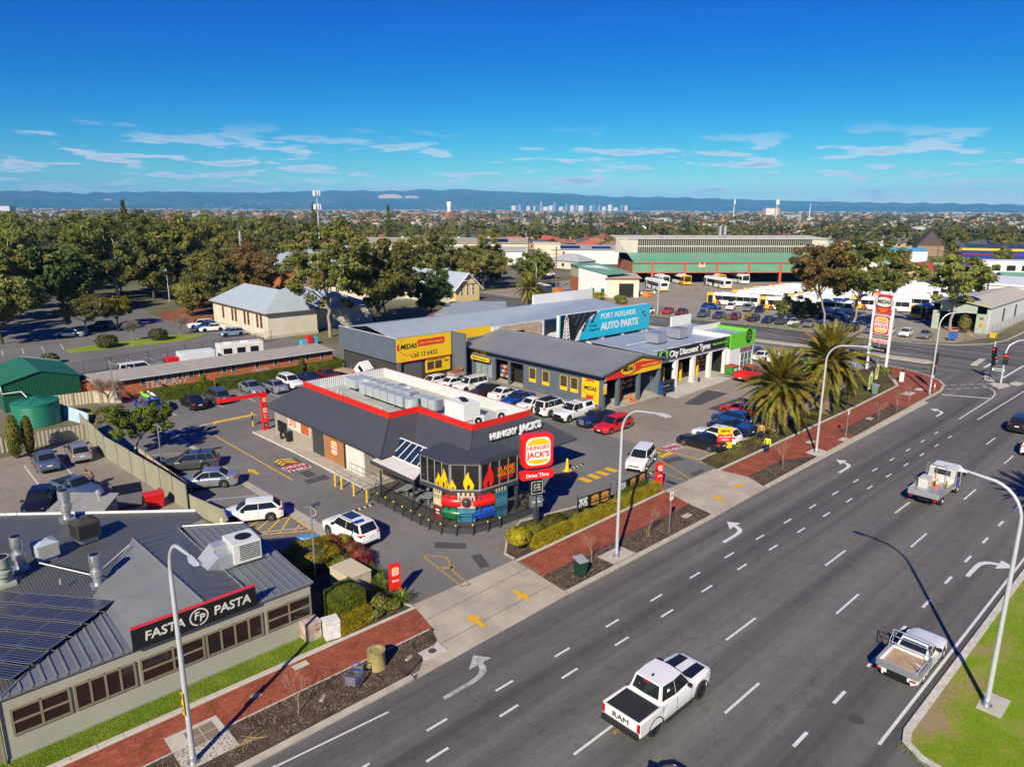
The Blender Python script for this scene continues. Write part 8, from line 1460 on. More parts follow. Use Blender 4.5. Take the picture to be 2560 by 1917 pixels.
t=Th('rescue_truck','white box truck with red and yellow cab chevrons behind the brick block','truck',(33.6,102.0,0),R(-6));ebb(t,'box',M('truck_white',(.66,.70,.72),.5),-1.5,-1.1,.7,3.2,1.1,2.75,.04);ebb(t,'cab',PT['red'],-3.2,-1.0,.5,-1.55,1.0,2.3,.08);eb(t,'chevron_panel',yellow,-3.0,-1.02,1.1,-1.8,-1.002,1.5);eb(t,'windscreen',cg,-3.22,-.85,1.4,-3.202,.85,2.1)
for q in(-2.4,2):eg_(t,'wheel',rU,'path',[(q,-1.1,.4),(q,-.85,.4)],.4,12)
car('minivan','white',27.1,103.5,0,'white van whose roof shows above the brick block',gC,'van');car('hatch','white',30.8,99.8,0,'small white car close behind the brick block roof',gC)
bus0=make_bus();bus1=make_bus('red',False);bus2=make_bus(None,False)
used=[False]*3
def bus(k,x,y,h,label):
 src=(bus0,bus1,bus2)[k];o=src if not used[k]else cT(src);used[k]=True;o.location=(x,y,0);o.rotation_euler=(0,0,R(h));tag(o,label,'bus','buses parked in the depot yard');return o
def nb(k,x,y,lb):bus(k,x+1.75,y-5.75,107,lb)
for k,x,y,lb in((0,153.2,93.7,'white bus with yellow nose and red slash at the front end of the depot pack'),(0,154.6,80.9,'second bus with yellow nose and red slash beside the leading bus'),(0,159.4,74.6,'white bus with yellow nose partly behind the roadside gum trunks'),(0,171.3,66.8,'bus with yellow nose and red slash standing right of the gum trunks')):nb(k,x,y,lb)
for i,(x,y)in enumerate(((162.7,92.6),(168.5,92.8),(174.2,93.2),(180.9,92.4),(187,92.6),(164.2,78.9),(169.6,79.2),(175.2,79.4),(181,79.6))):nb(0,x,y,'%s bus roof in the packed rows behind the leading bus'%NTH[i])
for i,(x,y)in enumerate(((180.6,65.6),(190.5,69.8),(196.5,70.2),(193.6,83.2),(200.5,83.8),(208.7,86.6),(203,70.4),(210,68.8),(216,70.6))):nb(2 if i%3 else 0,x,y,'%s white bus in the packed rows to the right of the depot gums'%NTH[i])
nb(1,186.2,67.5,'white bus with a long red side band among the parked buses');nb(1,220,81.6,'red fronted bus deep in the parked rows')
art=bus(0,170.0,49.3,166,'yellow and red bus facing out on the open depot yard')
for q in(-1,1):eg_(art,'red_wrap',PT['red'],'add',[(4.4,q*1.262,.34),(-2.5,q*1.262,.34),(-4.5,q*1.262,2.9),(4.4,q*1.262,1.28)],[(3,2,1,0)if q<0 else(0,1,2,3)])
bus(2,170.0,121.3,57,'white bus seen from behind outside the depot bays');bus(2,189.0,113.0,60,'white bus with a blue rear poster outside the depot bays')
for i,(x,y,k)in enumerate(((184.5,131,2),(190,127,0),(200.5,121.5,0),(206.5,117,2))):bus(k,x,y,238,('white bus parked inside the first depot bay','yellow bus inside the second depot bay','yellow bus inside the third depot bay','white bus inside the fourth depot bay')[i])
t=Th('bus_wreck','dark bus parked by the orange bins left of the depot office','bus',(135.5,133.5,0),R(70));ebb(t,'body',M('wreck_dark',(.03,.035,.04),.4),-4,-1.2,.4,4,1.2,2.9,.1);ebb(t,'roof_panel',white,-3.8,-1.0,2.9,3.8,1.0,3.0,.03);eb(t,'bumper',MS['hoist_yellow'],-4.05,-1.1,.4,-3.98,1.1,.8)
cols=['red','maroon','bluegrey','grey','maroon','black','navy','grey','white','silver','bluegrey','champagne','black','silver','white','white','silver'];pts=[(130.9,90.6),(131.8,87.6),(132.9,82.8),(133.6,79.5),(134.4,76.2),(135.2,72.4),(135.6,69.4),(136.0,66.8),(136.3,64.2),(136.8,61.4),(137.2,58.8),(137.6,56.4),(138.0,53.6),(138.5,50.4),(138.9,47.4),(139.4,44.6),(140.2,41.6)]
for i,((x,y),c_)in enumerate(zip(pts,cols)):car(('hatch','sedan','suv','sedan','hatch')[i%5],c_,x+.9,y,196-i*.6,{0:'red hatchback first in the depot fence row next to the tall lamp',1:'maroon sedan second in the depot fence row',2:'blue grey car third in the depot fence row',3:'dark grey sedan fourth in the depot fence row',4:'maroon hatchback fifth in the fence row behind a yellow bush',5:'black hatchback in the fence row left of the white one',6:'navy sedan in the fence row beside the black hatchback',7:'dark grey car in the fence row before the white sedan',8:'white sedan in the middle of the depot fence row',9:'silver hatchback just right of the white sedan in the fence row',10:'blue grey car in front of the leafy shrubs at the depot',11:'pale gold sedan behind the leafy shrubs at the depot',12:'black car in the shade of the depot shrubs',13:'silver sedan left of the first gum trunk',14:'white hatchback between the two gum trunks',15:'white sedan right of the second gum trunk',16:'silver car last in the depot fence row'}[i],gD,low=True)
for i,(x,y,c_,ty,h)in enumerate(((145.5,88.2,'blue','hatch',280),(148.0,84.6,'white','suv',200),(149.2,81.0,'silver','suv',200),(152.6,82.4,'teal','sedan',200),(149.8,78.4,'navy','hatch',200),(150.5,65.2,'navy','sedan',100),(151.8,62.0,'silver','sedan',100),(157.4,115.2,'white','hatch',150),(127.6,93.5,'white','hatch',170),(129.6,95.0,'silver','hatch',170))):car(ty,c_,x,y,h,('blue hatchback in front of the leading bus','white family car second row at the depot','silver family car beside the white one in the second row','teal sedan behind the silver family car','navy hatchback right of the silver family car','navy sedan behind the first gum trunk','silver sedan parked side on between the gum trunks','white hatchback by the depot office door','white car cut by the blue billboard edge','silver car between the billboard and the red hatchback')[i],gD,low=True)
for i,(x,y,c_)in enumerate(((242,60,'white'),(246,57,'silver'),(255,96,'white'),(266,92,'grey'),(205,152,'red'),(176,170,'white'))):car('hatch',c_,x,y,130,('white car near the small green roofed office','silver car beside the green roofed office','white car in front of the far white sheds','grey car by the far white sheds','red car parked left of the depot','white car on the street behind the depot office')[i],'cars on the far streets',low=True)
# -- planting in place
palm('shorter date palm with full green crown beside the footpath',67.9,32.5,4.9,1.06,140,3);palm('taller date palm with orange fruit clusters beside the footpath',78.8,32.4,6.1,1.14,140,5,fruit=11)
palm('date palm standing behind the auto parts store roof',110.6,112.5,5.2,.98,78,9,fruit=2)
gT='large gums of the middle distance'
mT('gum_tree','tall spreading gum with pale trunk in front of the church hall','tree',61.5,113.0,11,20.5,8.6,6.0,gL_,bark,.36,75,190,.42,1.35,gT,low=3.2);mT('gum_tree','dense dark gum right of the church hall','tree',71,112,12,17.0,7.8,4.0,gL_,dB,.38,75,190,.45,1.5,gT,low=2.5);mT('gum_tree','open crowned gum behind the dense dark gum','tree',80,124,13,13.0,6.0,4.5,gL_,bark,.36,48,150,.35,1.2,gT);mT('round_tree','rounded green tree in front of the yellow church','tree',88.6,119.5,14,10.8,4.6,2.2,Ml('deep_green_leaf',(.028,.045,.010),(.07,.095,.02),(.13,.16,.035)),dB,.32,46,190,.3,1.25,gT,low=1.5)
mT('gum_tree','bronze crowned gum with straight pink trunk by the depot fence','tree',133.7,56.2,21,17.0,6.3,8.0,brownleaf,M('pink_bark',(.33,.24,.19),.9,var=.25,sc=1.5),.36,52,190,.28,1.45,gT,lean=(-1.2,1.8));mT('gum_tree','wide green gum with forked pink trunk by the depot fence','tree',138.3,53.8,22,17.5,8.6,7.0,oL,MS['pink_bark'],.36,78,190,.3,1.45,gT,lean=(1.5,-.6));mT('gum_tree','open gum in front of the depot gate shed','tree',153.0,41.0,23,15.2,6.6,6.0,oL,bark,.34,52,160,.36,1.25,gT)
mT('shrub_tree','bushy grey green shrub tree in the depot car row','tree',140.2,67.5,24,5.6,2.6,1.0,gL_,dB,.22,26,130,.14,.9,'shrubs in the depot row');mT('shrub_tree','dark bushy tree in the depot car row','tree',139.0,63.0,25,6.0,2.4,1.0,darkleaf,dB,.24,26,140,.14,.95,'shrubs in the depot row')
sh_('leafy shrub at the depot gate shed doorway',152.6,38.6,1.1,1.1,3.4,oL,.16,900)
for i,(x,y,s)in enumerate(((137.6,73.2,1.2),(138.6,58.6,.8),(135.2,76.8,.9),(136.2,62.6,.7))):sh_(('yellow flowering bush behind the depot fence','low yellow bush near the depot shrubs','green tussock behind the depot fence','spiky tussock at the depot fence')[i],x-1.8,y,s,s,s*1.3,(goldleaf,goldleaf,oL,oL)[i],.13,500)
gL2='gums round the church car park'
for i,(x,y,H,rx,th,lf,br,lb)in enumerate(((49,195,22,12.5,6,oL,palebark,'broad gum with white limbs standing behind the church car park'),(66,214,20,9,6,oL,palebark,'broad gum right of the widest gum beyond the church car park'),(20,170,16,8,4,gL_,dB,'dark gum shading the far end of the church car park'),(6,152,17,8.5,4,darkleaf,dB,'very dark tree at the frame edge of the church car park'),(17.5,143,12,6.5,3.0,gL_,dB,'gum with bare lower trunk near the green shed end'),(8,196,19,10,5,gL_,dB,'large dark gum behind the edge trees'),(29,228,20,11,5,oL,palebark,'tall gum behind the dark edge gums'),(66,178,13,6.5,3,gL_,dB,'dark tree between the hall and the widest gum'),(74,170,12,6.5,2.5,brownleaf,dB,'bronze tree directly behind the church hall'),(58,166,9,4.6,1.5,gL_,dB,'shrubby tree by the church hall garden'),(52.5,155,7.5,3.6,1.2,oL,dB,'low olive tree at the church garden island'),(60,152,6.5,3.2,1.2,oL,dB,'second low olive tree at the church garden island'),(82,196,14,6,3,brownleaf,dB,'bronze tree in front of the brick hall chimney'),(-6,172,15,8,4,darkleaf,dB,'dark tree at the extreme frame edge'))):
 mT('gum_tree',lb,'tree',x,y,40+i,H,rx,th,lf,br,.42 if rx>6 else .3,int(26+rx*4.2),170,.24+rx*.022,.95+rx*.085,gL2,low=th*.6)
mT('yellow_tree','pale yellow green tree in the church car park island','tree',30.6,145.8,61,6.8,4.4,2.0,yellowleaf,palebark,.24,34,170,.2,.95,'ornamental trees of the church car park');mT('yellow_tree','golden green tree behind the pale yellow green one','tree',37.0,150.5,62,6.2,3.8,1.6,Ml('wattle_leaf',(.09,.085,.008),(.20,.18,.012),(.34,.30,.02)),dB,.24,30,170,.2,.95,'ornamental trees of the church car park')
bare_tree('twiggy bare tree in the church car park island',34.5,131.5,5.2,.75,3,depth=6,r0=.16,m=M('grey_twig',(.22,.18,.15),.9),th=.28,nb=4);bare_tree('smaller twiggy bare tree towards the church hall',42.5,132.8,4.4,.75,5,depth=6,r0=.13,m=MS['grey_twig'],th=.28,nb=4)
for i,(x,y,r_)in enumerate(((29.6,128.2,1.7),(38.0,129.8,1.6),(20.0,120.0,1.2))):sh_(('round dark shrub on the car park island','dark shrub between the two bare trees','low dark shrub near the green shed roof')[i],x,y,r_,r_,r_*1.3,darkleaf,.2,800)
isl=MB();isl.pz([(24,127.2),(41,126.5),(47,131),(40,134),(30,132.5),(24,130.5)],-.2,.04);Sr('island',isl,m_median);isl=MB();isl.pz([(46.2,152),(49,145.5),(52,145),(62,150),(60,172),(48,164)],-.2,.06);Sr('island',isl,M_two('red_soil',(.22,.07,.035),(.30,.13,.07),.4))
mT('leaning_tree','bright green tree leaning over the olive boundary fence','tree',16.6,68.8,71,4.7,3.1,1.7,gN,palebark,.17,44,190,.12,.62,None,lean=(1.2,.4),low=1.2)
bare_tree('weeping bare tree in front of the graffiti on the brick block',19.9,88.6,4.2,.8,8,depth=6,r0=.10,m=M('straw_twig',(.30,.20,.13),.9),weep=True,th=.34,nb=4);sh_('dry twiggy brush heap at the weeping tree',18.8,83.5,2.0,2.4,1.0,Ml('dry_twigs',(.10,.07,.05),(.2,.14,.09),(.3,.22,.15)),.14,1400,flat=True,lump=.4)
hedge('long clipped hedge along the brick block',[(23.6,87.6),(31.2,87.6)],1.1,1.5,hL,.085,210,name='hedge',group='clipped hedges at the brick block');hedge('second stretch of the clipped hedge beyond the small cypress',[(31.9,87.9),(43.2,88.0)],1.1,1.5,hL,.085,210,group='clipped hedges at the brick block');hedge('last stretch of the clipped hedge by the slate wall',[(44.3,88.4),(49.6,88.6)],1.1,1.5,hL,.085,210,group='clipped hedges at the brick block')
for lb,x,y,r_,h,lf in(('small dark cypress rising from the long hedge',30.4,88.4,.45,2.3,hL),('small dark cypress between the hedge stretches',43.7,88.6,.5,2.5,darkleaf),('narrow golden cypress beside the blue grey sedan',8.9,75.4,.62,4.1,goldleaf),('second narrow golden cypress by the beige fence',10.0,75.6,.5,3.8,goldleaf)):sh_(lb,x,y,r_,r_,h,lf if lf is not goldleaf else Ml('cypress_leaf',(.06,.06,.010),(.15,.13,.02),(.24,.2,.03))if 'cypress_leaf' not in MS else MS['cypress_leaf'],.09,2200,'cypress','tree',power=2.0,lump=.08)
hedge('big square clipped hedge beside the cream utility box',[(16.5,32.2),(18.3,32.2)],1.7,1.75,hL,.06,520,.02,name='box_hedge');hedge('low golden hedge at the footpath in front of the square hedge',[(16.35,30.95),(18.3,31.15)],.75,.85,goldleaf,.055,620,.02,name='box_hedge');sh_('rounded golden green hedge under the garden lamp',18.9,38.6,1.5,1.45,1.5,Ml('gold_green_leaf',(.15,.13,.008),(.31,.25,.012),(.45,.36,.02),csc=1.5,obvar=.1),.06,5200,power=4.5,lump=.03,name='round_hedge',cat='hedge',flat=False);hedge('long golden hedge along the accessible bay',[(18.7,41.3),(21.5,40.7)],.9,.55,MS['gold_green_leaf'],.06,520,.02);sh_('small golden cube hedge at the lane corner',22.0,39.7,.5,.5,.95,MS['gold_green_leaf'],.055,900,power=5,lump=.02,name='cube_hedge',cat='hedge')
for i,(x,y,r_,h)in enumerate(((21.4,40.2,.55,.8),(21.6,38.3,.7,.95),(21.5,37.2,.75,1.0),(21.2,36.3,.6,.8))):sh_(('red leaved shrub beside the golden hedge','red leaved shrub second along the lane','red leaved shrub third along the lane','red leaved shrub next to the strappy plants')[i],x,y,r_,r_,h,redleaf,.075,900,lump=.3)
sh_('light green lavender like bush between red shrubs and utility box',20.2,37.2,.75,.75,.9,oL,.07,1100,lump=.2)
for i,(x,y,r_)in enumerate(((20.9,35.3,.75),(20.9,34.5,.8),(20.6,33.7,.75),(20.4,33.0,.6),(20.5,31.2,.85))):strappy(('bright strappy plant nearest the red shrubs','bright strappy plant second beside the utility box','bright strappy plant third beside the utility box','bright strappy plant beside the Entry totem','bright strappy clump at the driveway corner')[i],x,y,r_,.75,gN,90,z=.02)
for i,(x,y,r_,h)in enumerate(((19.3,31.6,.75,.9),(19.0,32.6,.8,.95),(18.6,31.2,.6,.7),(19.9,31.3,.6,.6))):sh_(('loose olive shrub in front of the utility box','larger loose olive shrub by the square hedge','low shrub behind the golden hedge','low shrub before the Entry totem')[i],x,y,r_,r_,h,oL,.075,1000,lump=.3)
t=sh_('yellow ball topiary on a short stem at the driveway',30.2,31.6,.80,.80,1.15,goldleaf,.055,3600,'topiary','shrub',stem=.42,power=2.5,lump=.02)
hedge('long golden hedge along the red footpath',[(30.9,31.05),(35,31.15),(40,31.25),(45.6,31.4)],.72,.72,goldleaf,.055,560,.02);sh_('rounded green shrub behind the golden hedge by the pylon',32.6,32.5,.85,.7,.9,Ml('mid_green_leaf',(.05,.065,.007),(.12,.14,.012),(.2,.22,.02)),.06,1700,lump=.08);sh_('second rounded green shrub behind the golden hedge',34.5,32.4,1.2,.7,.95,MS['mid_green_leaf'],.06,2200,lump=.08)
for i,x in enumerate((36.3,37.6,39.0,42.4,43.8)):strappy('bright strappy plant under the food banners',x,31.95,.5,.55,gN,60,group='strappy plants under the banners',z=.02)
hedge('green hedge block under the second food banner',[(41.2,32.0),(45.2,32.2)],.5,.75,hL,.055,420,.02)
for i,(x,y)in enumerate(((11.9,26.75),(32.5,27.1),(38.2,26.8),(57.9,26.9),(79.8,26.9),(85.3,26.95),(89.9,27.2))):bare_tree(('bare sapling nearest the lamp slab in the mulch','bare sapling beside the green wheelie bin','staked bare sapling past the second lamp','bare sapling in front of the person in yellow','bare sapling first in the far mulch strip','bare sapling second in the far mulch strip','bare sapling near the corner paving')[i],x,y,2.9 if i!=1 else 2.4,.55,20+i,'street_sapling',depth=4,r0=.028,group='bare street saplings',stake=(i in(2,)),m=M('sapling_bark',(.30,.21,.15),.9))
for i,(x,y)in enumerate(((61,33.0),(63.3,32.3),(66.5,32.0),(72.5,32.8),(84.5,33.5),(88,33.4))):sh_('low straggly weed clump in the palm garden',x,y,.7,.5,.35,oL,.07,260,'weed_clump','plant','weeds in the palm garden',flat=True,lump=.5)
sh_('green bush at the foot of the corner pylon',105.0,35.3,1.3,.8,.9,oL,.1,700,lump=.3)
for i,(x,y,r_)in enumerate(((139,117,2.2),(140,124,2.0),(142,112,1.6),(137.5,108,1.4))):sh_(('yellow flowering bush by the depot office','second yellow bush at the depot office wall','green bush by the depot office door','low bush at the depot drive')[i],x,y,r_,r_,r_*.9,goldleaf if i<2 else oL,.2,600,lump=.3)
for i,(x,y,h,rx)in enumerate(((131,152,15,7.5),(124,166,17,8),(139,163,11,5.5),(150,170,10,5),(128,182,14,7),(146,176,11,5))):mT('street_tree',('dark street tree beyond the rear palm','tall street tree behind the yellow church','olive tree left of the depot office','round tree at the depot street corner','tall tree further along the church street','tree behind the round corner tree')[i],'tree',x,y,90+i,h,rx,3.0,gL_ if i!=2 else oL,dB,.45,40,130,.3,1.5,'street trees behind the church',low=2.5)
# -- the far town
def polar(px,d):
 """ground point d metres away in the direction of picture column px"""
 x,y=G(px,900);k=d/math.hypot(x,y);return x*k,y*k
rng=random.Random(99)
CLEAR=[(200,120,46),(160,80,45),(180,60,45),(215,80,35),(208,264,46),(228,246,30),(186,282,26),(105,192,24),(196,234,24),(222,216,12),(400,92,40),(392,190,42),(352,128,24),(330,152,13),(322,72,18),(420,128,18),(236,206,22),(164,193,13),(148,200,12),(172,216,14),(112,150,16),(100,110,20),(240,60,24),(60,130,18),(40,130,40),(90,150,16)]
def clear(x,y,m=0):return all((x-a)**2+(y-b)**2>(r+m)**2 for a,b,r in CLEAR)and not(103<x<131 and y<330)
def crown_mesh(seed,rx,H,th,leaf,n,nper,size,crad):
 r=np.random.default_rng(seed);C=[]
 while len(C)<n:
  d=r.normal(size=3);d/=np.linalg.norm(d);f=r.uniform(.5,.95);C.append((d[0]*rx*f,d[1]*rx*f,th+(H-th)*.5+d[2]*(H-th)*.5*f))
 C=np.array(C);P,D=clump_points(C,crad*r.uniform(.6,1.3,size=n),nper,r,.2);o=P-np.array((0,0,th+(H-th)*.45));o/=np.linalg.norm(o,axis=1)[:,None]
 return qm('crown',lq(P,D*.7+o*.6,size,r,.4),leaf)
def trunk_mesh(th,r):m=MB();m.path([(0,0,-.2),(.1,.05,th*.5),(0,0,th*1.5)],[r,r*.8,r*.3],6);return m.mesh('trunk',dB)
def conifer_mesh(seed,H,r0):
 r=np.random.default_rng(seed);P=[]
 for k in range(26):z=H*(.12+.86*k/25);rr=r0*(1-k/26)**.9*(1 if k%2 else .8);n=int(40*(1-k/30))+8;a=r.uniform(0,2*np.pi,n);q=rr*r.uniform(.3,1,n);P.append(np.stack([q*np.cos(a),q*np.sin(a),z-.12*q+r.normal(0,.1,n)],1))
 P=np.concatenate(P);o=P.copy();o[:,2]=0;o/=np.linalg.norm(o,axis=1)[:,None]+1e-6;return qm('crown',lq(P,o,.55,r,.3,.4,.35),darkleaf)
PRO=[(crown_mesh(1,4.5,9,2.2,gL_,40,150,.29,1.15),3,.25,'grey green spreading gum'),(crown_mesh(2,5.5,11,2.5,oL,48,150,.31,1.3),3,.3,'olive green broad tree'),(crown_mesh(3,3.6,8,1.6,darkleaf,34,140,.27,1.0),2,.2,'dark rounded tree'),(crown_mesh(4,3.2,6.5,1.6,rustleaf,30,90,.34,.9),2,.18,'rusty autumn tree'),(crown_mesh(5,4.2,8,1.8,gN if False else Ml('park_leaf',(.03,.05,.01),(.075,.105,.02),(.14,.18,.035)),38,140,.29,1.1),2,.2,'fresh green tree'),(conifer_mesh(6,14,3.2),4,.25,'dark conifer'),(crown_mesh(7,3.6,12,4,gL_,36,135,.29,1.0),5,.22,'tall slender gum'),(crown_mesh(8,3.0,5.5,1.5,Ml('bare_brown',(.09,.06,.045),(.16,.115,.085),(.22,.17,.13)),28,80,.22,.9),2,.14,'leafless brown tree')]
PRO=[(c_,trunk_mesh(t_,r_),n_)for c_,t_,r_,n_ in PRO]
cnt=0;tries=0;far_P=[]
def mark_of(px):return('beyond the frame edge gums','above the green shed','above the church car park','beyond the widest gum','beyond the church hall','left of the phone tower','right of the phone tower','beyond the fibro warehouse','above the yellow church','above the rear palm','above the depot office','above the left depot half','above the depot middle','above the right depot half','beyond the bronze gum','beyond the wide green gum','above the corner pylon','beyond the depot gate shed','below the striped store','at the far right frame edge')[max(0,min(19,int(px/130)))]
while cnt<292 and tries<9000:
 tries+=1;px=rng.uniform(-60,2620);d=(150 if rng.random()<.5 else 205)+(rng.random()**1.2)*520;x,y=polar(px,d)
 if not clear(x,y,2):continue
 if d<205 and not(px<700 and d>172):continue
 i=rng.choices(range(8),(5,6,4,1.1,3,.5,2,1.2))[0];s=rng.uniform(.95,1.75)if px<760 else rng.uniform(.6,1.15)
 if px>760 and d>225 and rng.random()<.45:continue
 if 1230<px<1700 and 225<d<430 and rng.random()<.6:continue
 if px>1900 and d<460 and rng.random()<.55:continue
 c_,tr,nme=PRO[i];cnt+=1
 band=('near','further back','far off','close to the horizon')[min(3,int((d-150)/130))];nme=('small ','','large ')[min(2,int((s-.6)/.39))]+nme
 t=Th('suburb_tree','%s %s %s'%(nme,band,mark_of(px)),'tree',(x,y,0),rng.uniform(0,6.28),'trees of the far suburb');t.scale=(s,s,s*rng.uniform(.85,1.15));put('trunk',tr,t,True);put('crown',c_,t,True)
def house_mesh(w,l,h,rise,gable):
 a=MB();a.box(-l/2,-w/2,-.1,l/2,w/2,h);b=MB();o=.5
 if gable:
  b.sl([(-l/2-o,-w/2-o,h-.1),(l/2+o,-w/2-o,h-.1),(l/2+o,0,h+rise),(-l/2-o,0,h+rise)],.12);b.sl([(-l/2-o,0,h+rise),(l/2+o,0,h+rise),(l/2+o,w/2+o,h-.1),(-l/2-o,w/2+o,h-.1)],.12);a.add([(l/2-.01,-w/2,h),(l/2-.01,w/2,h),(l/2-.01,0,h+rise),(-l/2+.01,-w/2,h),(-l/2+.01,w/2,h),(-l/2+.01,0,h+rise)],[(0,1,2),(5,4,3)])
 else:
  i=w/2;b.add([(-l/2-o,-w/2-o,h),(l/2+o,-w/2-o,h),(l/2+o,w/2+o,h),(-l/2-o,w/2+o,h),(-l/2+i,0,h+rise),(l/2-i,0,h+rise)],[(0,1,5,4),(1,2,5),(2,3,4,5),(3,0,4),(3,2,1,0)])
 wn=MB()
 for s in(-1,1):
  for x in(-l*.3,0,l*.3):wn.box(x-.6,s*(w/2+.03)-.02,.9,x+.6,s*(w/2+.03)+.02,2.1)
  wn.box(s*(l/2+.03)-.02,-.7,.9,s*(l/2+.03)+.02,.7,2.1)
 ch=MB();ch.box(l*.2,.6,h,l*.2+.7,1.3,h+rise+.7)
 return a,b,wn,ch
HW=[M('house_wall_%d'%i,c_,.85,obvar=.2)for i,c_ in enumerate(((.46,.30,.18),(.62,.57,.47),(.36,.16,.09),(.68,.67,.64)))];HR=[M('house_roof_%d'%i,c_,.75,var=.2,sc=1.2,obvar=.25)for i,c_ in enumerate(((.34,.15,.08),(.22,.14,.10),(.46,.14,.06),(.36,.38,.40),(.10,.115,.13),(.55,.57,.58)))]
HM=[]
for k,(w,l,h,rise,gb)in enumerate(((9,14,2.8,2.4,False),(8,12,2.8,2.8,True),(10,16,3.0,2.6,False),(7.5,11,2.9,2.6,True),(10,18,3.6,1.2,True))):a,b,wn,ch=house_mesh(w,l,h,rise,gb);HM.append((a.mesh('wall',HW[0]),b.mesh('roof',HR[0]),wn.mesh('window',wg),ch.mesh('chimney',rB)))
names={0:'brown tiled',1:'dark brown tiled',2:'orange tiled',3:'grey iron roofed',4:'charcoal roofed',5:'white roofed'};wnames=('tan brick','cream','red brick','white')
cnt=0;tries=0;placed=[]
while cnt<288 and tries<14000:
 tries+=1;px=rng.uniform(-40,2600);d=240+(rng.random()**1.15)*760;x,y=polar(px,d);gx,gy=round(x/15)*15+rng.uniform(-1,1),round(y/21)*21+rng.uniform(-1,1)
 if not clear(gx,gy,8)or any(abs(gx-a)<14 and abs(gy-b)<14 for a,b in placed):continue
 if px<560 and d<420:continue
 k=rng.randrange(5);wi=rng.choices(range(4),(5,3,2,3))[0];ri=rng.choices(range(6),(5,4,3,3,2,1.2))[0]if px<1950 else rng.choices(range(6),(1.5,2,2,3,2,4))[0];placed.append((gx,gy));cnt+=1
 t=Th('suburb_house','%s %s house %s %s'%(names[ri],wnames[wi],('near','further back','amid far trees','close to the horizon')[min(3,int((d-240)/150))],mark_of(px)),'house',(gx,gy,0),rng.choice((0,math.pi/2,.06,math.pi/2-.05)),'houses of the far suburb')
 for nme,me,mt in(('wall',HM[k][0],HW[wi]),('roof',HM[k][1],HR[ri])):o=put(nme,me,t,True);o.material_slots[0].link='OBJECT';o.material_slots[0].material=mt
 if d<700:put('window',HM[k][2],t,True)
 if rng.random()<.3:put('chimney',HM[k][3],t,True)
r=np.random.default_rng(5);n=4600;d=520+(r.uniform(size=n)**1.7)*6200;pxs=r.uniform(-150,2700,size=n);th=np.array([math.atan2(*polar(p,1000)[::-1])for p in pxs]);C=np.stack([d*np.cos(th),d*np.sin(th),r.uniform(3.5,7.5,size=n)],1);Rr=r.uniform(3.4,7.5,size=n)*(1+d/5200);nper=22
P,D=clump_points(C,Rr,nper,r,.6);V=lq(P,D,1.7,r,.5);V=(V-P[:,None,:])*np.repeat(1+d/4200,nper)[:,None,None]+P[:,None,:];o=put('far_trees',qm('far_trees',V,Ml('far_leaf',(.045,.055,.018),(.10,.105,.034),(.18,.165,.055),csc=.02,obvar=0)));tag(o,'far mass of suburban trees reaching to the hills','trees',kind='stuff')
mb=MB();rg=random.Random(8)
for k in range(1900):
 dd=800+(rg.random()**1.3)*9000;x,y=polar(rg.uniform(-150,2700),dd);l=rg.uniform(8,20)*(1+dd/5000);w=l*rg.uniform(.5,.9);h=rg.uniform(3.6,6.5)*(1+dd/5000);mb.mi=rg.choices((0,1,2,3),(6,2.5,2,3))[0];mb.box(x-l/2,y-w/2,-.3,x+l/2,y+w/2,h)
o=mb.bd('far_roofs',[HR[0],M('far_white',(.5,.5,.5),.6),M('far_grey',(.36,.37,.38),.7),M('far_cream',(.52,.45,.34),.8)]);tag(o,'far mass of small roofs across the plain','roofs',kind='stuff')
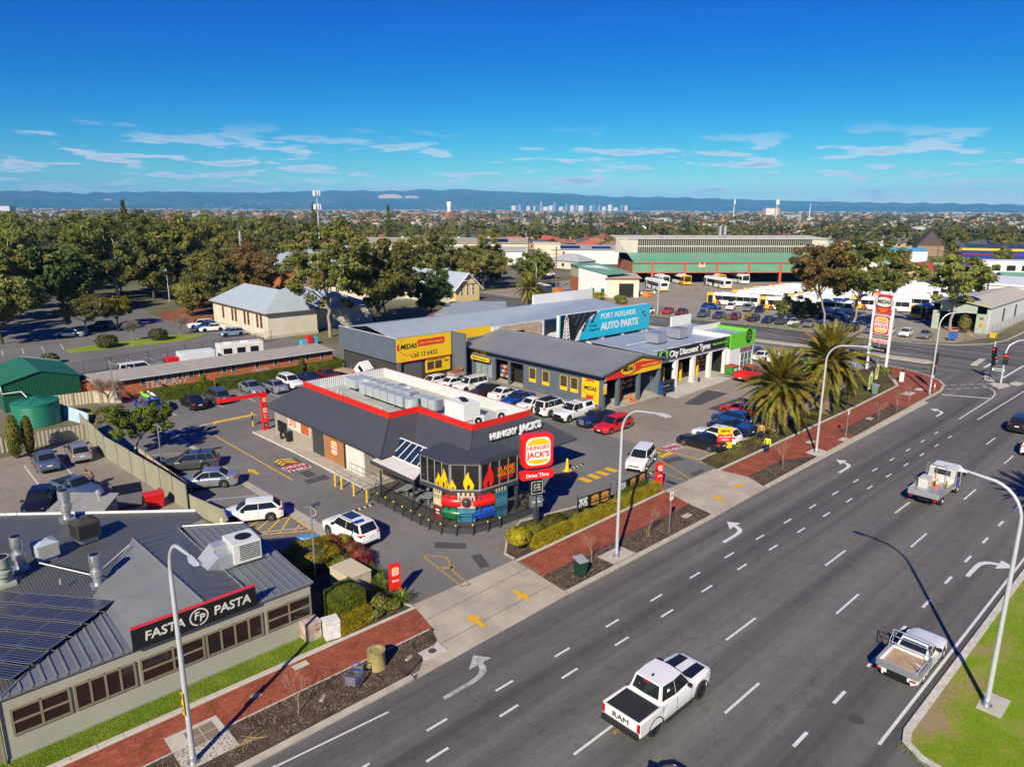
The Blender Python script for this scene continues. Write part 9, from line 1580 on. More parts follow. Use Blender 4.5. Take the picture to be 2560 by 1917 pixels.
def hills():
 prof=[(-400,515-28),(0,487),(150,484),(250,489),(330,486),(470,483),(560,484),(690,484),(800,480),(900,478),(960,479),(1020,478),(1085,473),(1110,478),(1155,472),(1200,477),(1300,481),(1400,484),(1500,492),(1650,494),(1800,499),(1950,504),(2150,509),(2300,511),(2450,514),(2560,516),(2900,520)]
 vs=[];fs=[];A,B=150,26;rr=random.Random(2);ph=[(rr.uniform(0,6.28),rr.uniform(0,6.28))for _ in range(8)]
 for i in range(A+1):
  px=-500+3500*i/A;y_=lerp([(-a,b)for a,b in prof],-px)if False else None
  for(a0,b0),(a1,b1)in zip(prof,prof[1:]):
   if a0<=px<=a1:y_=b0+(b1-b0)*(px-a0)/(a1-a0)
  if y_ is None:y_=prof[0][1]if px<prof[0][0]else prof[-1][1]
  hy=524+(px-1280)*.0045;ang=(hy-y_+1.2*math.sin(px*.09)+.9*math.sin(px*.17+2))/1850;x0,y0=polar(px,1)
  for j in range(B+1):
   f=j/B;dist=10200+f*4600;e=f**1.15;spur=sum(math.sin(px*.012*(k+1)+ph[k][0]+f*3*math.sin(px*.004+ph[k][1]))/(k+1.6)for k in range(7))*.2*math.sin(min(1,f*1.05)*math.pi);h=max(-1,(22+ang*14600)*(e*(1+spur*1.3)+.03*math.sin(px*.03+f*9)*(1-f)));
   if j==B:h*=.995
   vs.append((x0*dist,y0*dist,h if f>0 else-1))
 for i in range(A):
  for j in range(B):a=i*(B+1)+j;fs.append((a,a+B+1,a+B+2,a+1))
 m=MB();m.add(vs,fs)
 mt=M_two('hill_scrub',(.030,.050,.022),(.085,.095,.045),.0011,(.38,.66),(.05,.07,.03),sc2=.004,bump=0)
 nt=mt.node_tree;N=nt.nodes;b=N['Principled BSDF'];src=b.inputs['Base Color'].links[0].from_socket;tc=N.new('ShaderNodeTexCoord');vo=N.new('ShaderNodeTexVoronoi');vo.inputs['Scale'].default_value=.011;nt.links.new(tc.outputs['Object'],vo.inputs[0]);nz=N.new('ShaderNodeTexNoise');nz.inputs['Scale'].default_value=.0007;nt.links.new(tc.outputs['Object'],nz.inputs[0]);sp=N.new('ShaderNodeSeparateXYZ');nt.links.new(tc.outputs['Object'],sp.inputs[0])
 def mr(s,a,b2,lo,hi):q=N.new('ShaderNodeMapRange');q.inputs[1].default_value=a;q.inputs[2].default_value=b2;q.inputs[3].default_value=lo;q.inputs[4].default_value=hi;nt.links.new(s,q.inputs[0]);return q.outputs[0]
 def ml(a,b2):q=N.new('ShaderNodeMath');q.operation='MULTIPLY';nt.links.new(a,q.inputs[0]);nt.links.new(b2,q.inputs[1]);return q.outputs[0]
 k=ml(ml(mr(vo.outputs['Distance'],.22,.30,1,0),mr(nz.outputs['Fac'],.50,.58,0,1)),mr(sp.outputs[2],110,220,1,0));mx=N.new('ShaderNodeMixRGB');nt.links.new(k,mx.inputs[0]);nt.links.new(src,mx.inputs[1]);mx.inputs[2].default_value=(.62,.60,.56,1);nt.links.new(mx.outputs[0],b.inputs['Base Color'])
 o=m.bd('hills',mt,None,'full');o['kind']='structure'
hills()
for i,(px,d_,w,hh)in enumerate(((990,11800,190,60),(1040,11900,120,40),(320,12000,60,25))):
 x,y=polar(px,d_);u=Vector((y,-x)).normalized();z0=190 if i<2 else 120;m=MB();pts=[Vector((x,y))+u*(s*w)for s in(-1,-.5,0,.5,1)];m.add([(p.x,p.y,z0+(i*5)-k%2*8)for k,p in enumerate(pts)]+[(p.x+(x/d_)*60,p.y+(y/d_)*60,z0+hh*(.5 if k in(0,4)else 1))for k,p in enumerate(pts)],[(k,k+1,k+6,k+5)for k in range(4)]);o=m.bd('quarry_face',M('quarry_rock',(.50,.36,.26),.9,var=.2,sc=.02));o['kind']='structure'
for i,(px,h,w,c_)in enumerate(sorted(((1298,95,34,1),(1306,92,26,3),(1332,70,20,0),(1348,85,22,2),(1372,70,40,0),(1380,82,26,1),(1396,62,46,0),(1408,76,24,1),(1422,58,40,0),(1432,92,22,2),(1444,55,60,0),(1456,84,30,3),(1466,78,26,0),(1474,60,30,1),(1486,80,18,2),(1498,58,40,0),(1512,60,44,0),(1526,56,48,0),(1540,62,36,1),(1550,58,30,0),(1186,90,20,3),(1360,55,60,0),(1318,52,40,0),(1284,50,50,0)))):
 x,y=polar(px,8300);t=Th('city_tower','%s city tower, %s from the left in the skyline below the hills'%(('pale','glassy','pinkish','dark blue')[c_],NTH[i]),'tower',(x,y,0),R(20),'distant city towers');mt=(M('tower_pale',(.62,.58,.54),.6),M('tower_glass',(.12,.22,.34),.3),M('tower_pink',(.46,.34,.32),.6),M('tower_blue',(.06,.10,.22),.3))[c_];hh=h*(1.05+.25*math.sin(i*2.3));ebb(t,'shaft',mt,-w/2,-w/2,0,w/2,w/2,hh,1);ebb(t,'plant_room',M('tower_top',(.4,.4,.4),.7),-w/4,-w/4,hh,w/4,w/4,hh+5,.5)
 if h>75:
  for k in range(8):eb(t,'window_band',MS['tower_glass']if c_!=1 else MS['tower_pale'],-w/2-.3,-w/2-.3,8+k*hh/9,w/2+.3,w/2+.3,10+k*hh/9)
for i,(px,d_)in enumerate(((1806,1650),(1908,1700),(1987,1900))):
 x,y=polar(px,d_);t=Th('stadium_light',('white stadium light tower first left on the horizon','white stadium light tower beside the horizon hospital','striped stadium light tower seen edge on')[i],'light tower',(x,y,0),CAM_AZ,'stadium light towers');h=44 if i<2 else 40;eg_(t,'mast',M('mast_white',(.75,.74,.72),.5),'path',[(0,0,0),(0,0,h*.6),(-1.5,0,h*.85),(-3,0,h)],[1.1,.8,.7,.6],8)
 if i<2:ebb(t,'lamp_rack',MS['mast_white'],-3.4,-3.4 if i==1 else-1.4,h-9,-2.6,3.4 if i==1 else 1.4,h+1,.1)
x,y=polar(1900,2600);t=Th('hospital_block','long pink and cream hospital block on the horizon','building',(x,y,0),CAM_AZ+R(90));eb(t,'wing',MS['tower_pale'],0,-15,0,30,15,30);eb(t,'wing',M('hospital_pink',(.50,.28,.22),.7),-16,-15,0,-.5,15,31);[eb(t,'window_band',dG,2,-15.2,8+k*4,28,-15.1,10+k*4)for k in range(5)]
x,y=polar(1129,1500);t=Th('water_tower','pale round water tower above the far trees','tower',(x,y,0));eX(t,'shaft',M('mast_white',(.7,.7,.66)),lambda m:m.la([(4.5,0),(4,26),(5,30),(5,36),(4,37)],16),40);eb(t,'base_house',rB,-6,-6,0,6,6,17)
x,y=polar(70,3000);t=Th('white_silo_block','bright white industrial block on the left horizon','building',(x,y,0),CAM_AZ);eb(t,'block',M('far_white',(.7,.7,.7)),-15,-30,0,15,26,26);eb(t,'annexe',MS['far_grey'],-15,26.5,0,15,40,20)
x,y=polar(816,330);t=Th('phone_tower','slim phone tower with two tiers of white antennas','tower',(x,y,0));eg_(t,'mast',pM_,'tb',(0,0,0),(0,0,29.5),.3,.2,10)
for z in(22.5,28.2):
 eg_(t,'antenna_ring',gv,'la',[(1.3,z+.2),(1.3,z+.35)],12)
 for k in range(7):a=k*2*math.pi/7;ebb(t,'antenna',sW,1.4*math.cos(a)-.2,1.4*math.sin(a)-.2,z-.7,1.4*math.cos(a)+.2,1.4*math.sin(a)+.2,z+1.6,.04)
for i,(px,d_,s)in enumerate(((806,346,1.75),(984,430,1.75),(1466,520,1.5),(1172,480,1.3))):x,y=polar(px,d_);t=Th('norfolk_pine',('dark pine directly behind the phone tower','tall symmetrical pine on the horizon right of the phone tower','dark conical pine above the tiled houses','smaller pine near the horizon towers')[i],'tree',(x,y,0),0,'tall pines of the suburb');t.scale=(s*.8,s*.8,s);put('trunk',PRO[5][1],t,True);put('crown',PRO[5][0],t,True)
for i,(px,d_,th_)in enumerate(((1600,330,7.5),(1645,332,6.0),(2340,330,6.5),(2365,460,7),(2440,520,9),(2480,540,8),(2190,560,8))):x,y=polar(px,d_);palm(('taller palm above the depot roof','shorter palm beside it above the depot roof','palm in front of the sky blue roof','palm behind the sky blue roof','palm in the far right palm row','second palm in the far right palm row','palm on the horizon right of the domes')[i],x,y,th_,1.0,46,20+i,group='far palms')
for i,(px,d_,h)in enumerate(((1386,205,12),(1318,240,12),(1131,205,11),(2306,300,10),(2440,190,9.5),(1200,420,12))):
 x,y=polar(px,d_);t=Th('utility_pole',('rusty steel utility pole left of the depot','utility pole among the tiled houses','utility pole with curved arms behind the yellow church','utility pole before the white office','utility pole at the small green roofed office','utility pole in front of the far suburb')[i],'pole',(x,y,0),CAM_AZ,'utility poles');pmt=M('stobie_rust',(.16,.09,.065),.8);eb(t,'pole',pmt,-.12,-.16,0,.12,.16,h);eX(t,'cross_arm',pmt,lambda m:(m.box(-.06,-1.4,h-1.1,.06,1.4,h-.95),m.box(-.06,-1.0,h-2.2,.06,1.0,h-2.05)))
 for q in(-1.2,-.4,.4,1.2):eg_(t,'insulator',white,'la',[(.06,h-.95),(.07,h-.8),(.03,h-.7)],6,(0,q))
ov=MB();q=[G(572,600,5.0),G(566,618,5.0),G(690,632,4.2),G(660,606,4.2)];ov.pz(q,3.6,5.0);Sr('overpass_road',ov,m_cross)
t=Th('guard_rail','pale guard rail along the far overpass','railing',(*G(575,601,5),5));Pt('rail',M('rail_cream',(.55,.45,.30),.7),t,lambda m:m.tb((*G(574,602,5),5.9),(*G(664,608,4.4),5.2),.12,None,5));
for k in range(9):a,b=G(574+k*11,602+k*.75,5.0-.07*k);pg_('rail_post',gv,t,'tb',(a,b,4.2),(a,b,5.9-.08*k),.06,None,5)
hz=MB();hz.box(-900,-900,-1.6,17500,17500,470);mh=bpy.data.materials.new('haze');mh.use_nodes=True;N=mh.node_tree.nodes
for q in list(N):N.remove(q)
out=N.new('ShaderNodeOutputMaterial');pv=N.new('ShaderNodeVolumePrincipled');pv.inputs['Color'].default_value=(.14,.52,1,1);pv.inputs['Density'].default_value=6.5e-5;pv.inputs['Anisotropy'].default_value=-.2;mh.node_tree.links.new(pv.outputs[0],out.inputs['Volume'])
o=hz.bd('haze',mh);o['kind']='stuff';o['label']='thin blue air between here and the hills';o['category']='haze'
# -- street furniture
def sL(label,x,y,h,arm,ang,z=0.,rr=2.3,name='street_lamp'):
 t=Th(name,label,'street lamp',(x,y,z),R(ang),'street lamps');b=[]
 for k in range(9):a=R(180-90*k/8);b.append((rr*.62+rr*.62*math.cos(a),0,h-1.6+1.6*math.sin(a)))
 eX(t,'pole',pM_,lambda m:m.path([(0,0,0),(0,0,h*.5),(0,0,h-1.7)]+b+[(arm,0,h+.12)],[.115,.10,.085]+[.075]*9+[.05],10),60);eX(t,'base_plate',gv,lambda m:(m.la([(.24,0),(.24,.05)],12),m.la([(.14,.05),(.14,.3),(.118,.34)],12)))
 hd=eg_(t,'lamp_head',M('lamp_head',(.55,.58,.60),.4,.4),'add',[(arm-.15,-.08,h+.05),(arm+.25,-.17,h+.04),(arm+.75,-.15,h+.08),(arm+.85,0,h+.1),(arm+.75,.15,h+.08),(arm+.25,.17,h+.04),(arm-.15,.08,h+.05),(arm+.1,0,h+.22),(arm+.65,0,h+.2)],[(0,1,7),(1,2,8,7),(2,3,8),(3,4,8),(4,5,7,8),(5,6,7),(6,0,7),(6,5,4,3,2,1,0)]);eg_(hd,'diffuser',M('lamp_diffuser',(.75,.76,.76),.2),'la',[(.13,h-.0),(.12,h+.045)],10,(arm+.45,0))
 return t
l1=sL('street lamp on the concrete slab in front of the pasta restaurant',7.35,26.95,10.15,2.6,-90);sL('street lamp in the mulch in front of the burger restaurant',34.3,26.5,10.2,2.7,-88);sL('street lamp on the red footpath by the palms',64.5,26.85,10.4,2.9,-80);sL('street lamp on the grass median',35.45,5.7,10.7,2.4,88,z=.02);sL('street lamp at the corner beside the traffic signal',96.7,27.1,10.2,3.2,-45);sL('tall lamp in front of the depot fence by the blue billboard',127.2,90.1,10.7,2.0,200);sL('lamp in the depot yard between the parked buses',177.5,60.2,8.5,1.2,200)
x,y=G(1436,706);sL('street lamp on the church street behind the rear palm',128.0,128.0,9.5,2.2,200)
slabs('lamp_footing',[(34.9,5.0),(36.6,5.0),(36.6,6.0),(34.9,6.0)],c2_,.05)
o=pb('warning_plate',M('warning_yellow',(.80,.50,.01),.5),l1,7.23,26.80,2.35,7.47,26.82,3.35);Pt('warning_mark',sB,o,lambda m:(m.box(7.28,26.79,3.05,7.38,26.798,3.28),m.box(7.28,26.79,2.7,7.42,26.798,2.78),m.box(7.28,26.79,2.52,7.42,26.798,2.6)))
def yard_lamp(label,x,y,h,ang,kind=0):
 t=Th('yard_light',label,'light pole',(x,y,0),R(ang),'car park light poles');eg_(t,'pole',gv,'tb',(0,0,0),(0,0,h),.055,.05,8);eg_(t,'flood_light',M('flood_dark',(.06,.065,.07),.4),'sl',[(.05,-.2,h+.04),(.55,-.2,h+.16),(.55,.2,h+.16),(.05,.2,h+.04)],.09);eb(t,'bracket',gv,-.35,-.05,h-.03,.2,.05,h+.04)
 if kind==0:eg_(t,'cable_loop',white,'path',[(.05,0,h-.1),(.28,0,h-.35),(.25,0,h-.6),(.04,0,h-.65)],.018,5)
yard_lamp('slim grey light pole rising from the restaurant garden',18.15,36.9,4.95,-20);yard_lamp('light pole at the olive boundary fence',17.45,62.7,4.3,-30);yard_lamp('light pole in front of the weeping bare tree',20.1,86.9,5.75,60,1)
def post_sign(label,x,y,h,w=.42,hh=.6,z=0.):
 t=Th('parking_sign',label,'sign',(x,y,z),0,'parking sign posts');eg_(t,'post',gv,'tb',(0,0,0),(0,0,h),.032,None,8);o=eb(t,'plate',sW,-w/2,-.05,h-hh,w/2,-.035,h);eb(o,'symbol',red,-w*.18,-.056,h-hh*.55,w*.18,-.051,h-hh*.2)
post_sign('parking sign post in the mulch before the Exit totem',39.8,26.2,3.1);post_sign('parking sign post on the red footpath under the palms',70.9,26.75,3.1)
def signal(t,x,y,z,ang,lit=True):
 n=Vector((math.cos(R(ang)),math.sin(R(ang))));u=Vector((-n.y,n.x));bx=wpo([(-.3,-.75),(.3,-.75),(.3,.75),(-.3,.75)],(x,y,z),ang,.04).bd('signal_head',sB,t)
 for k,(c_,e)in enumerate((((.9,.02,.01),2.5),((.12,.06,.0),None),((.0,.06,.03),None))):
  for s in(-.12,.12)if lit==2 else(0,):p=Vector((x,y))+n*.10+u*s;wpo(ell(.11,.11,12),(p.x,p.y,z+.45-k*.42),ang,.03).bd('lamp_%s'%('red','amber','green')[k],M('signal_%d'%k,c_,.3,var=0,emit=e if lit else None),bx)
 wpo([(-.15,-.6),(.15,-.6),(.15,.6),(-.15,.6)],(x-n.x*.3,y-n.y*.3,z),ang,.3).bd('signal_case',black,bx)
t=Th('traffic_signal_mast','tall traffic signal mast with lit red lamp on the concrete island','traffic light',(110.4,22.7,0));Pt('pole',pM_,t,lambda m:m.path([(110.4,22.7,0),(110.4,22.7,4.2),(110.6,22.5,5.1),(111.4,21.8,5.7),(113,20.5,5.9)],[.13,.11,.1,.09,.07],10),60);signal(t,110.25,22.55,3.3,195,2);o=pb('street_name_plate',sW,t,109.4,22.3,1.75,109.44,23.7,2.05);pb('name_mark',M('plate_green',(.03,.12,.06),.5),o,109.38,22.45,1.82,109.399,23.5,1.98);
t=Th('traffic_signal','traffic signal post at the crossing island edge','traffic light',(112.0,24.4,0));pg_('post',black,t,'tb',(112.0,24.4,0),(112.0,24.4,4.4),.06);signal(t,111.8,24.3,3.7,150,False);signal(t,112.1,24.2,2.6,250,False);pg_('top_post',white,t,'tb',(112,24.4,4.4),(112,24.4,5.2),.05)
t=Th('traffic_signal','traffic signal post on the corner footpath','traffic light',(100.5,28.1,0));pg_('post',pM_,t,'tb',(100.5,28.1,0),(100.5,28.1,5.0),.06);signal(t,100.4,28.0,3.9,20,False);signal(t,100.4,28.0,2.5,260,False);pb('push_button',white,t,100.4,27.95,1.4,100.6,28.05,1.75)
def wheelie(label,x,y,body,lid,s=1.,ang=0):
 t=Th('wheelie_bin',label,'bin',(x,y,.01),R(ang));eg_(t,'body',body,'add',[(-.2*s,-.22*s,.05),(.2*s,-.22*s,.05),(.22*s,.22*s,.05),(-.22*s,.22*s,.05),(-.28*s,-.34*s,.95*s),(.28*s,-.34*s,.95*s),(.28*s,.32*s,.95*s),(-.28*s,.32*s,.95*s)],[(3,2,1,0),(0,1,5,4),(1,2,6,5),(2,3,7,6),(3,0,4,7)]);eg_(t,'lid',lid,'sl',[(-.30*s,-.37*s,.97*s),(.30*s,-.37*s,.97*s),(.30*s,.36*s,1.06*s),(-.30*s,.36*s,1.06*s)],.05)
 for q in(-.22,.22):eg_(t,'wheel',rU,'path',[(q*s-.03,.3*s,.1),(q*s+.03,.3*s,.1)],.1,10)
 eg_(t,'handle',lid,'tb',(-.25*s,.38*s,.9*s),(.25*s,.38*s,.9*s),.02,None,6)
wheelie('dark green wheelie bin with grey lid in the mulch',30.6,26.4,M('bin_green',(.012,.05,.025),.5),M('bin_lid_grey',(.30,.34,.33),.5),1.15,-15);wheelie('grey green wheelie bin at the garden edge by the flags',91.7,31.75,M('bin_grey_green',(.14,.22,.20),.5),MS['bin_lid_grey'],1.2,10)
mb=MB();mb.la([(.5,0),(.46,.1),(.44,.92),(.46,.95),(.30,.95),(.28,.90)],20,(0,0));o=mb.bd('concrete_well',M('lichen_concrete',(.33,.27,.10),.9,var=.25,sc=3),None,40);o.location=(16.35,27.25,0);tag(o,'mossy round concrete bollard standing in the mulch','bollard')
def box_unit(label,x,y,w,l,h,m,ang=0,name='utility_box',trim=None):
 t=Th(name,label,'utility box',(x,y,.01),R(ang));ebb(t,'cabinet',m,-w/2,-l/2,0,w/2,l/2,h,.02);ebb(t,'lid',m,-w/2-.03,-l/2-.03,h+.004,w/2+.03,l/2+.03,h+.07,.015)
 if trim:trim(t)
 return t
rusty=M('rusty_white',(.62,.60,.56),.7,var=.5,sc=2.2,var2=(.30,.12,.04));box_unit('rusty white cabinet against the restaurant wall',15.15,31.75,.85,.8,.95,rusty,0,'cabinet',lambda t:eb(t,'hatch',MS['rusty_sheet'],.1,-.412,.5,.3,-.401,.62));box_unit('white cabinet with red frame next to the rusty one',16.0,31.1,.8,.75,.95,M('stained_white',(.66,.65,.62),.7,var=.25,sc=3),-12,'cabinet',lambda t:eX(t,'red_frame',red,lambda q:(q.box(.402,-.36,.04,.412,.36,.1),q.box(.402,-.36,.84,.412,.36,.9),q.box(.402,-.36,.1,.412,-.30,.84),q.box(.402,.30,.1,.412,.36,.84))))
box_unit('large cream utility box in the restaurant garden',19.35,34.75,1.5,2.1,1.25,M('cream_cabinet',(.56,.48,.33),.6,var=.06),4,trim=lambda t:(eX(t,'door_seam',M('seam_tan',(.30,.25,.16),.7),lambda q:(q.box(-.01,-1.056,.05,.01,-1.051,1.2),q.box(-.756,-.01,.05,-.751,.01,1.2))),eb(t,'label_plate',sW,-.25,-1.06,.75,.05,-1.052,.98),eb(t,'notice_mark',M('label_maroon',(.15,.03,.04),.6),-.21,-1.064,.82,.01,-1.061,.87)))
t=Th('rubbish_skip','galvanised rubbish skip with black ribbed lid by the olive fence','bin',(13.2,57.0,0),R(-12));eg_(t,'body',gv,'add',[(-.85,-.55,.15),(.85,-.55,.15),(.85,.55,.15),(-.85,.55,.15),(-.95,-.7,1.25),(.95,-.7,1.25),(.95,.7,1.45),(-.95,.7,1.45)],[(3,2,1,0),(0,1,5,4),(1,2,6,5),(2,3,7,6),(3,0,4,7)]);eX(t,'lid',black,lambda m:(m.sl([(-1.0,-.75,1.3),(1.0,-.75,1.3),(1.0,.75,1.5),(-1.0,.75,1.5)],.05),[m.sl([(-.95+k*.24,-.7,1.34),(-.85+k*.24,-.7,1.34),(-.85+k*.24,.7,1.54),(-.95+k*.24,.7,1.54)],.04)for k in range(8)]));[eg_(t,'castor',rU,'path',[(q,-.45,.09),(q,-.38,.09)],.09,8)for q in(-.7,.7)];eX(t,'side_channel',gv,lambda m:(m.box(-.98,-.62,.8,-.9,.62,.95),m.box(.9,-.62,.8,.98,.62,.95)))
t=Th('rubbish_bin','bright red rubbish bin next to the galvanised skip','bin',(14.6,55.4,0),R(-10));rb=M('bin_red',(.62,.015,.015),.45);eg_(t,'body',rb,'add',[(-.55,-.4,.12),(.55,-.4,.12),(.55,.4,.12),(-.55,.4,.12),(-.65,-.5,1.05),(.65,-.5,1.05),(.65,.5,1.05),(-.65,.5,1.05)],[(3,2,1,0),(0,1,5,4),(1,2,6,5),(2,3,7,6),(3,0,4,7)]);ebb(t,'lid',rb,-.7,-.55,1.05,.7,.55,1.16,.03);[eg_(t,'castor',rU,'path',[(q,-.3,.07),(q,-.24,.07)],.07,8)for q in(-.4,.4)]
def trolley():
 t=Th('shopping_trolley','blue and chrome shopping trolley lying in the mulch','trolley',(14.7,26.6,0),R(35));ch=M('chrome_wire',(.5,.52,.55),.3,.8);bl=M('trolley_blue',(.02,.06,.35),.4)
 def basket(m):
  for k in range(8):z=.42+k*.06;m.path([(-.45,-.25,z),(.45,-.28-.0,z),(.45,.28,z),(-.45,.25,z),(-.45,-.25,z)],.008,4)
  for k in range(11):x=-.45+k*.09;m.path([(x,-.27,.86),(x,-.22,.42),(x,.22,.42),(x,.27,.86)],.007,4)
  for k in range(6):y=-.25+k*.1;m.path([(-.45,y,.86),(-.42,y,.42),(.42,y,.42),(.45,y,.86)],.007,4)
 eX(t,'basket',ch,basket);eX(t,'frame',ch,lambda m:[m.path([(.48,s*.24,.95),(.42,s*.24,.14),(-.5,s*.2,.12)],.016,5)for s in(-1,1)]);eg_(t,'handle',bl,'tb',(.52,-.27,.96),(.52,.27,.96),.025,None,8);eb(t,'child_seat',bl,.32,-.22,.66,.44,.22,.70);[eg_(t,'castor',rU,'path',[(x,y-.02,.06),(x,y+.02,.06)],.06,10)for x in(.4,-.45)for y in(-.22,.22)]
trolley()
rg=random.Random(4);
for i,(x,y)in enumerate(((13.2,26.9),(17.9,26.7))):mb=MB();mb.bbox(-.24,-.1,0,.24,.1,.06,.025);o=mb.bd('broken_slab',M('old_kerb',(.34,.30,.25),.9));o.location=(x,y,.01);o.rotation_euler=(.05,.03,rg.uniform(0,3));tag(o,('broken kerb piece beside the trolley','broken kerb piece near the manhole slab')[i],'debris','broken concrete pieces in the mulch')
mb=MB();[mb.tb((9.5+rg.uniform(-.2,.2),26.6+rg.uniform(-.15,.15),.03),(9.5+rg.uniform(-.9,.9),26.6+rg.uniform(-.5,.5),.08),.012,.004,4)for k in range(22)];tag(mb.bd('dry_palm_leaf',M('straw',(.45,.33,.16),.9)),'dry straw coloured frond lying in the mulch','frond')
for i,(lb,x,y,h,c_)in enumerate((('lime green BRAKES feather flag by the wheelie bin',91.6,32.6,2.8,(.45,.52,.20)),('lime green feather flag near the corner pylon',98.0,34.2,2.6,(.45,.52,.20)),('pale 4X4 feather flag behind the palm crowns',101.5,45.0,3.2,(.50,.55,.25)),('lavender feather flag behind the taller palm',99.0,37.6,3.4,(.35,.38,.62)))):
 t=Th('feather_flag',lb,'flag',(x,y,0),R(-30),'feather flags');eg_(t,'mast',gv,'path',[(0,0,0),(0,0,h*.7),(.12,0,h*.92),(.35,0,h)],.022,6);o=eX(t,'sail',M('flag_%d'%i,c_,.7),lambda m:m.add([(0,0,.4),(.5,.03,.5),(.58,.04,h*.6),(.55,.02,h*.85),(.35,0,h),(.12,0,h*.92),(0,0,h*.7)],[tuple(range(7))]));text(('BRAKES','TYRES','4X4','TYRES')[i],sB,o,(.30,-.012,h*.55),-90,size=.34,bold=.02,ext=.002,slope=90,lc=True)
box_unit('white traffic control cabinet on the corner footpath',101.5,32.0,.55,.5,1.15,white,10);t=Th('orange_bollard','orange and white plastic bollard at the corner kerb','bollard',(99.3,27.35,0));eg_(t,'post',M('cone_orange',(.8,.14,.02)),'la',[(.11,0),(.09,.1),(.09,1.0),(.05,1.05)],10);eg_(t,'band',sW,'la',[(.094,.45),(.094,.75)],10)
t=Th('flag_pole','flagpole with a teal flag in the church garden','flag',(57.0,183,0));eg_(t,'mast',white,'tb',(0,0,0),(0,0,8),.07);eg_(t,'flag',M('flag_teal',(.03,.25,.42),.7),'add',[(0,0,7.9),(-.7,.2,7.6),(-.6,.1,5.6),(0,0,5.9)],[(0,1,2,3)])
t=Th('red_box','dusty red roof box beside the auto parts roof','box',(119.5,108.5,0));ebb(t,'box',M('brick_red_box',(.34,.07,.05),.8),-1.2,-1.2,0,1.2,1.2,1.9,.05);ebb(t,'lid',M('brick_red_lid',(.28,.06,.05),.8),-1.3,-1.3,1.9,1.3,1.3,2.05,.03)
for i,(x,y,c_)in enumerate(((137,128,(.62,.18,.04)),(139,130.5,(.62,.18,.04)),(138.5,126.5,(.10,.16,.25)),(141.5,121.5,(.03,.12,.42)),(153.8,112.3,(.75,.25,.03)))):t=Th('storage_bin',('orange skip beside the dark bus','second orange skip beside the dark bus','grey blue crate stack by the depot office','blue drum at the depot office wall','orange tub at the depot office corner')[i],'bin',(x,y,0));ebb(t,'body',M('skip_%d'%i,c_,.6),-1.1,-.9,.1,1.1,.9,1.7 if i<3 else 1.2,.06);ebb(t,'rim',M('skip_%d'%i,c_),-1.15,-.95,1.7 if i<3 else 1.2,1.15,.95,1.78 if i<3 else 1.28,.02)
t=Th('poster_stand','blue and orange poster stand at the depot corner','sign',(141.2,37.2,0),R(-40));eb(t,'board',M('poster_blue',(.02,.10,.38),.5),-.8,-.05,.3,.8,.05,2.0);eb(t,'poster_top',orange,-.7,-.07,1.7,.7,-.051,2.0);[eb(t,'leg',gv,q-.04,-.04,0,q+.04,.04,.3)for q in(-.6,.6)]
t=Th('grit_bin','yellow grit bin at the end of the depot bar fence','bin',(150.8,33.4,0));ebb(t,'tub',yp_,-.6,-.45,0,.6,.45,.65,.06);ebb(t,'lid',MS['hoist_yellow'],-.65,-.5,.65,.65,.5,.8,.06)
for x,y in((136.5,79.5),(138.5,77)):mark([(x-1.5,y-.7),(x+1.5,y-.4),(x+1.5,y+.5),(x-1.5,y+.2)],yp_,.006,'painted_bar')
for k in range(12):a=Vector((178.5+k*2.7,128-k*2.1));St([(a.x,a.y),(a.x-11,a.y-9)],.16,yp_,.006,'bay_line')
for k in range(9):St([(158+k*4.6,49-k*.6),(160.5+k*4.6,57-k*.6)],.12,wl_,.006,'bay_line')
YL([(143,37.2),(150,36.2),(153,38.5)],.3);YL([(136,47),(140,40),(143,37.2)],.25)
palm('date palm on the grass median whose shadow falls across the road',58.6,3.9,6.6,.95,70,31)
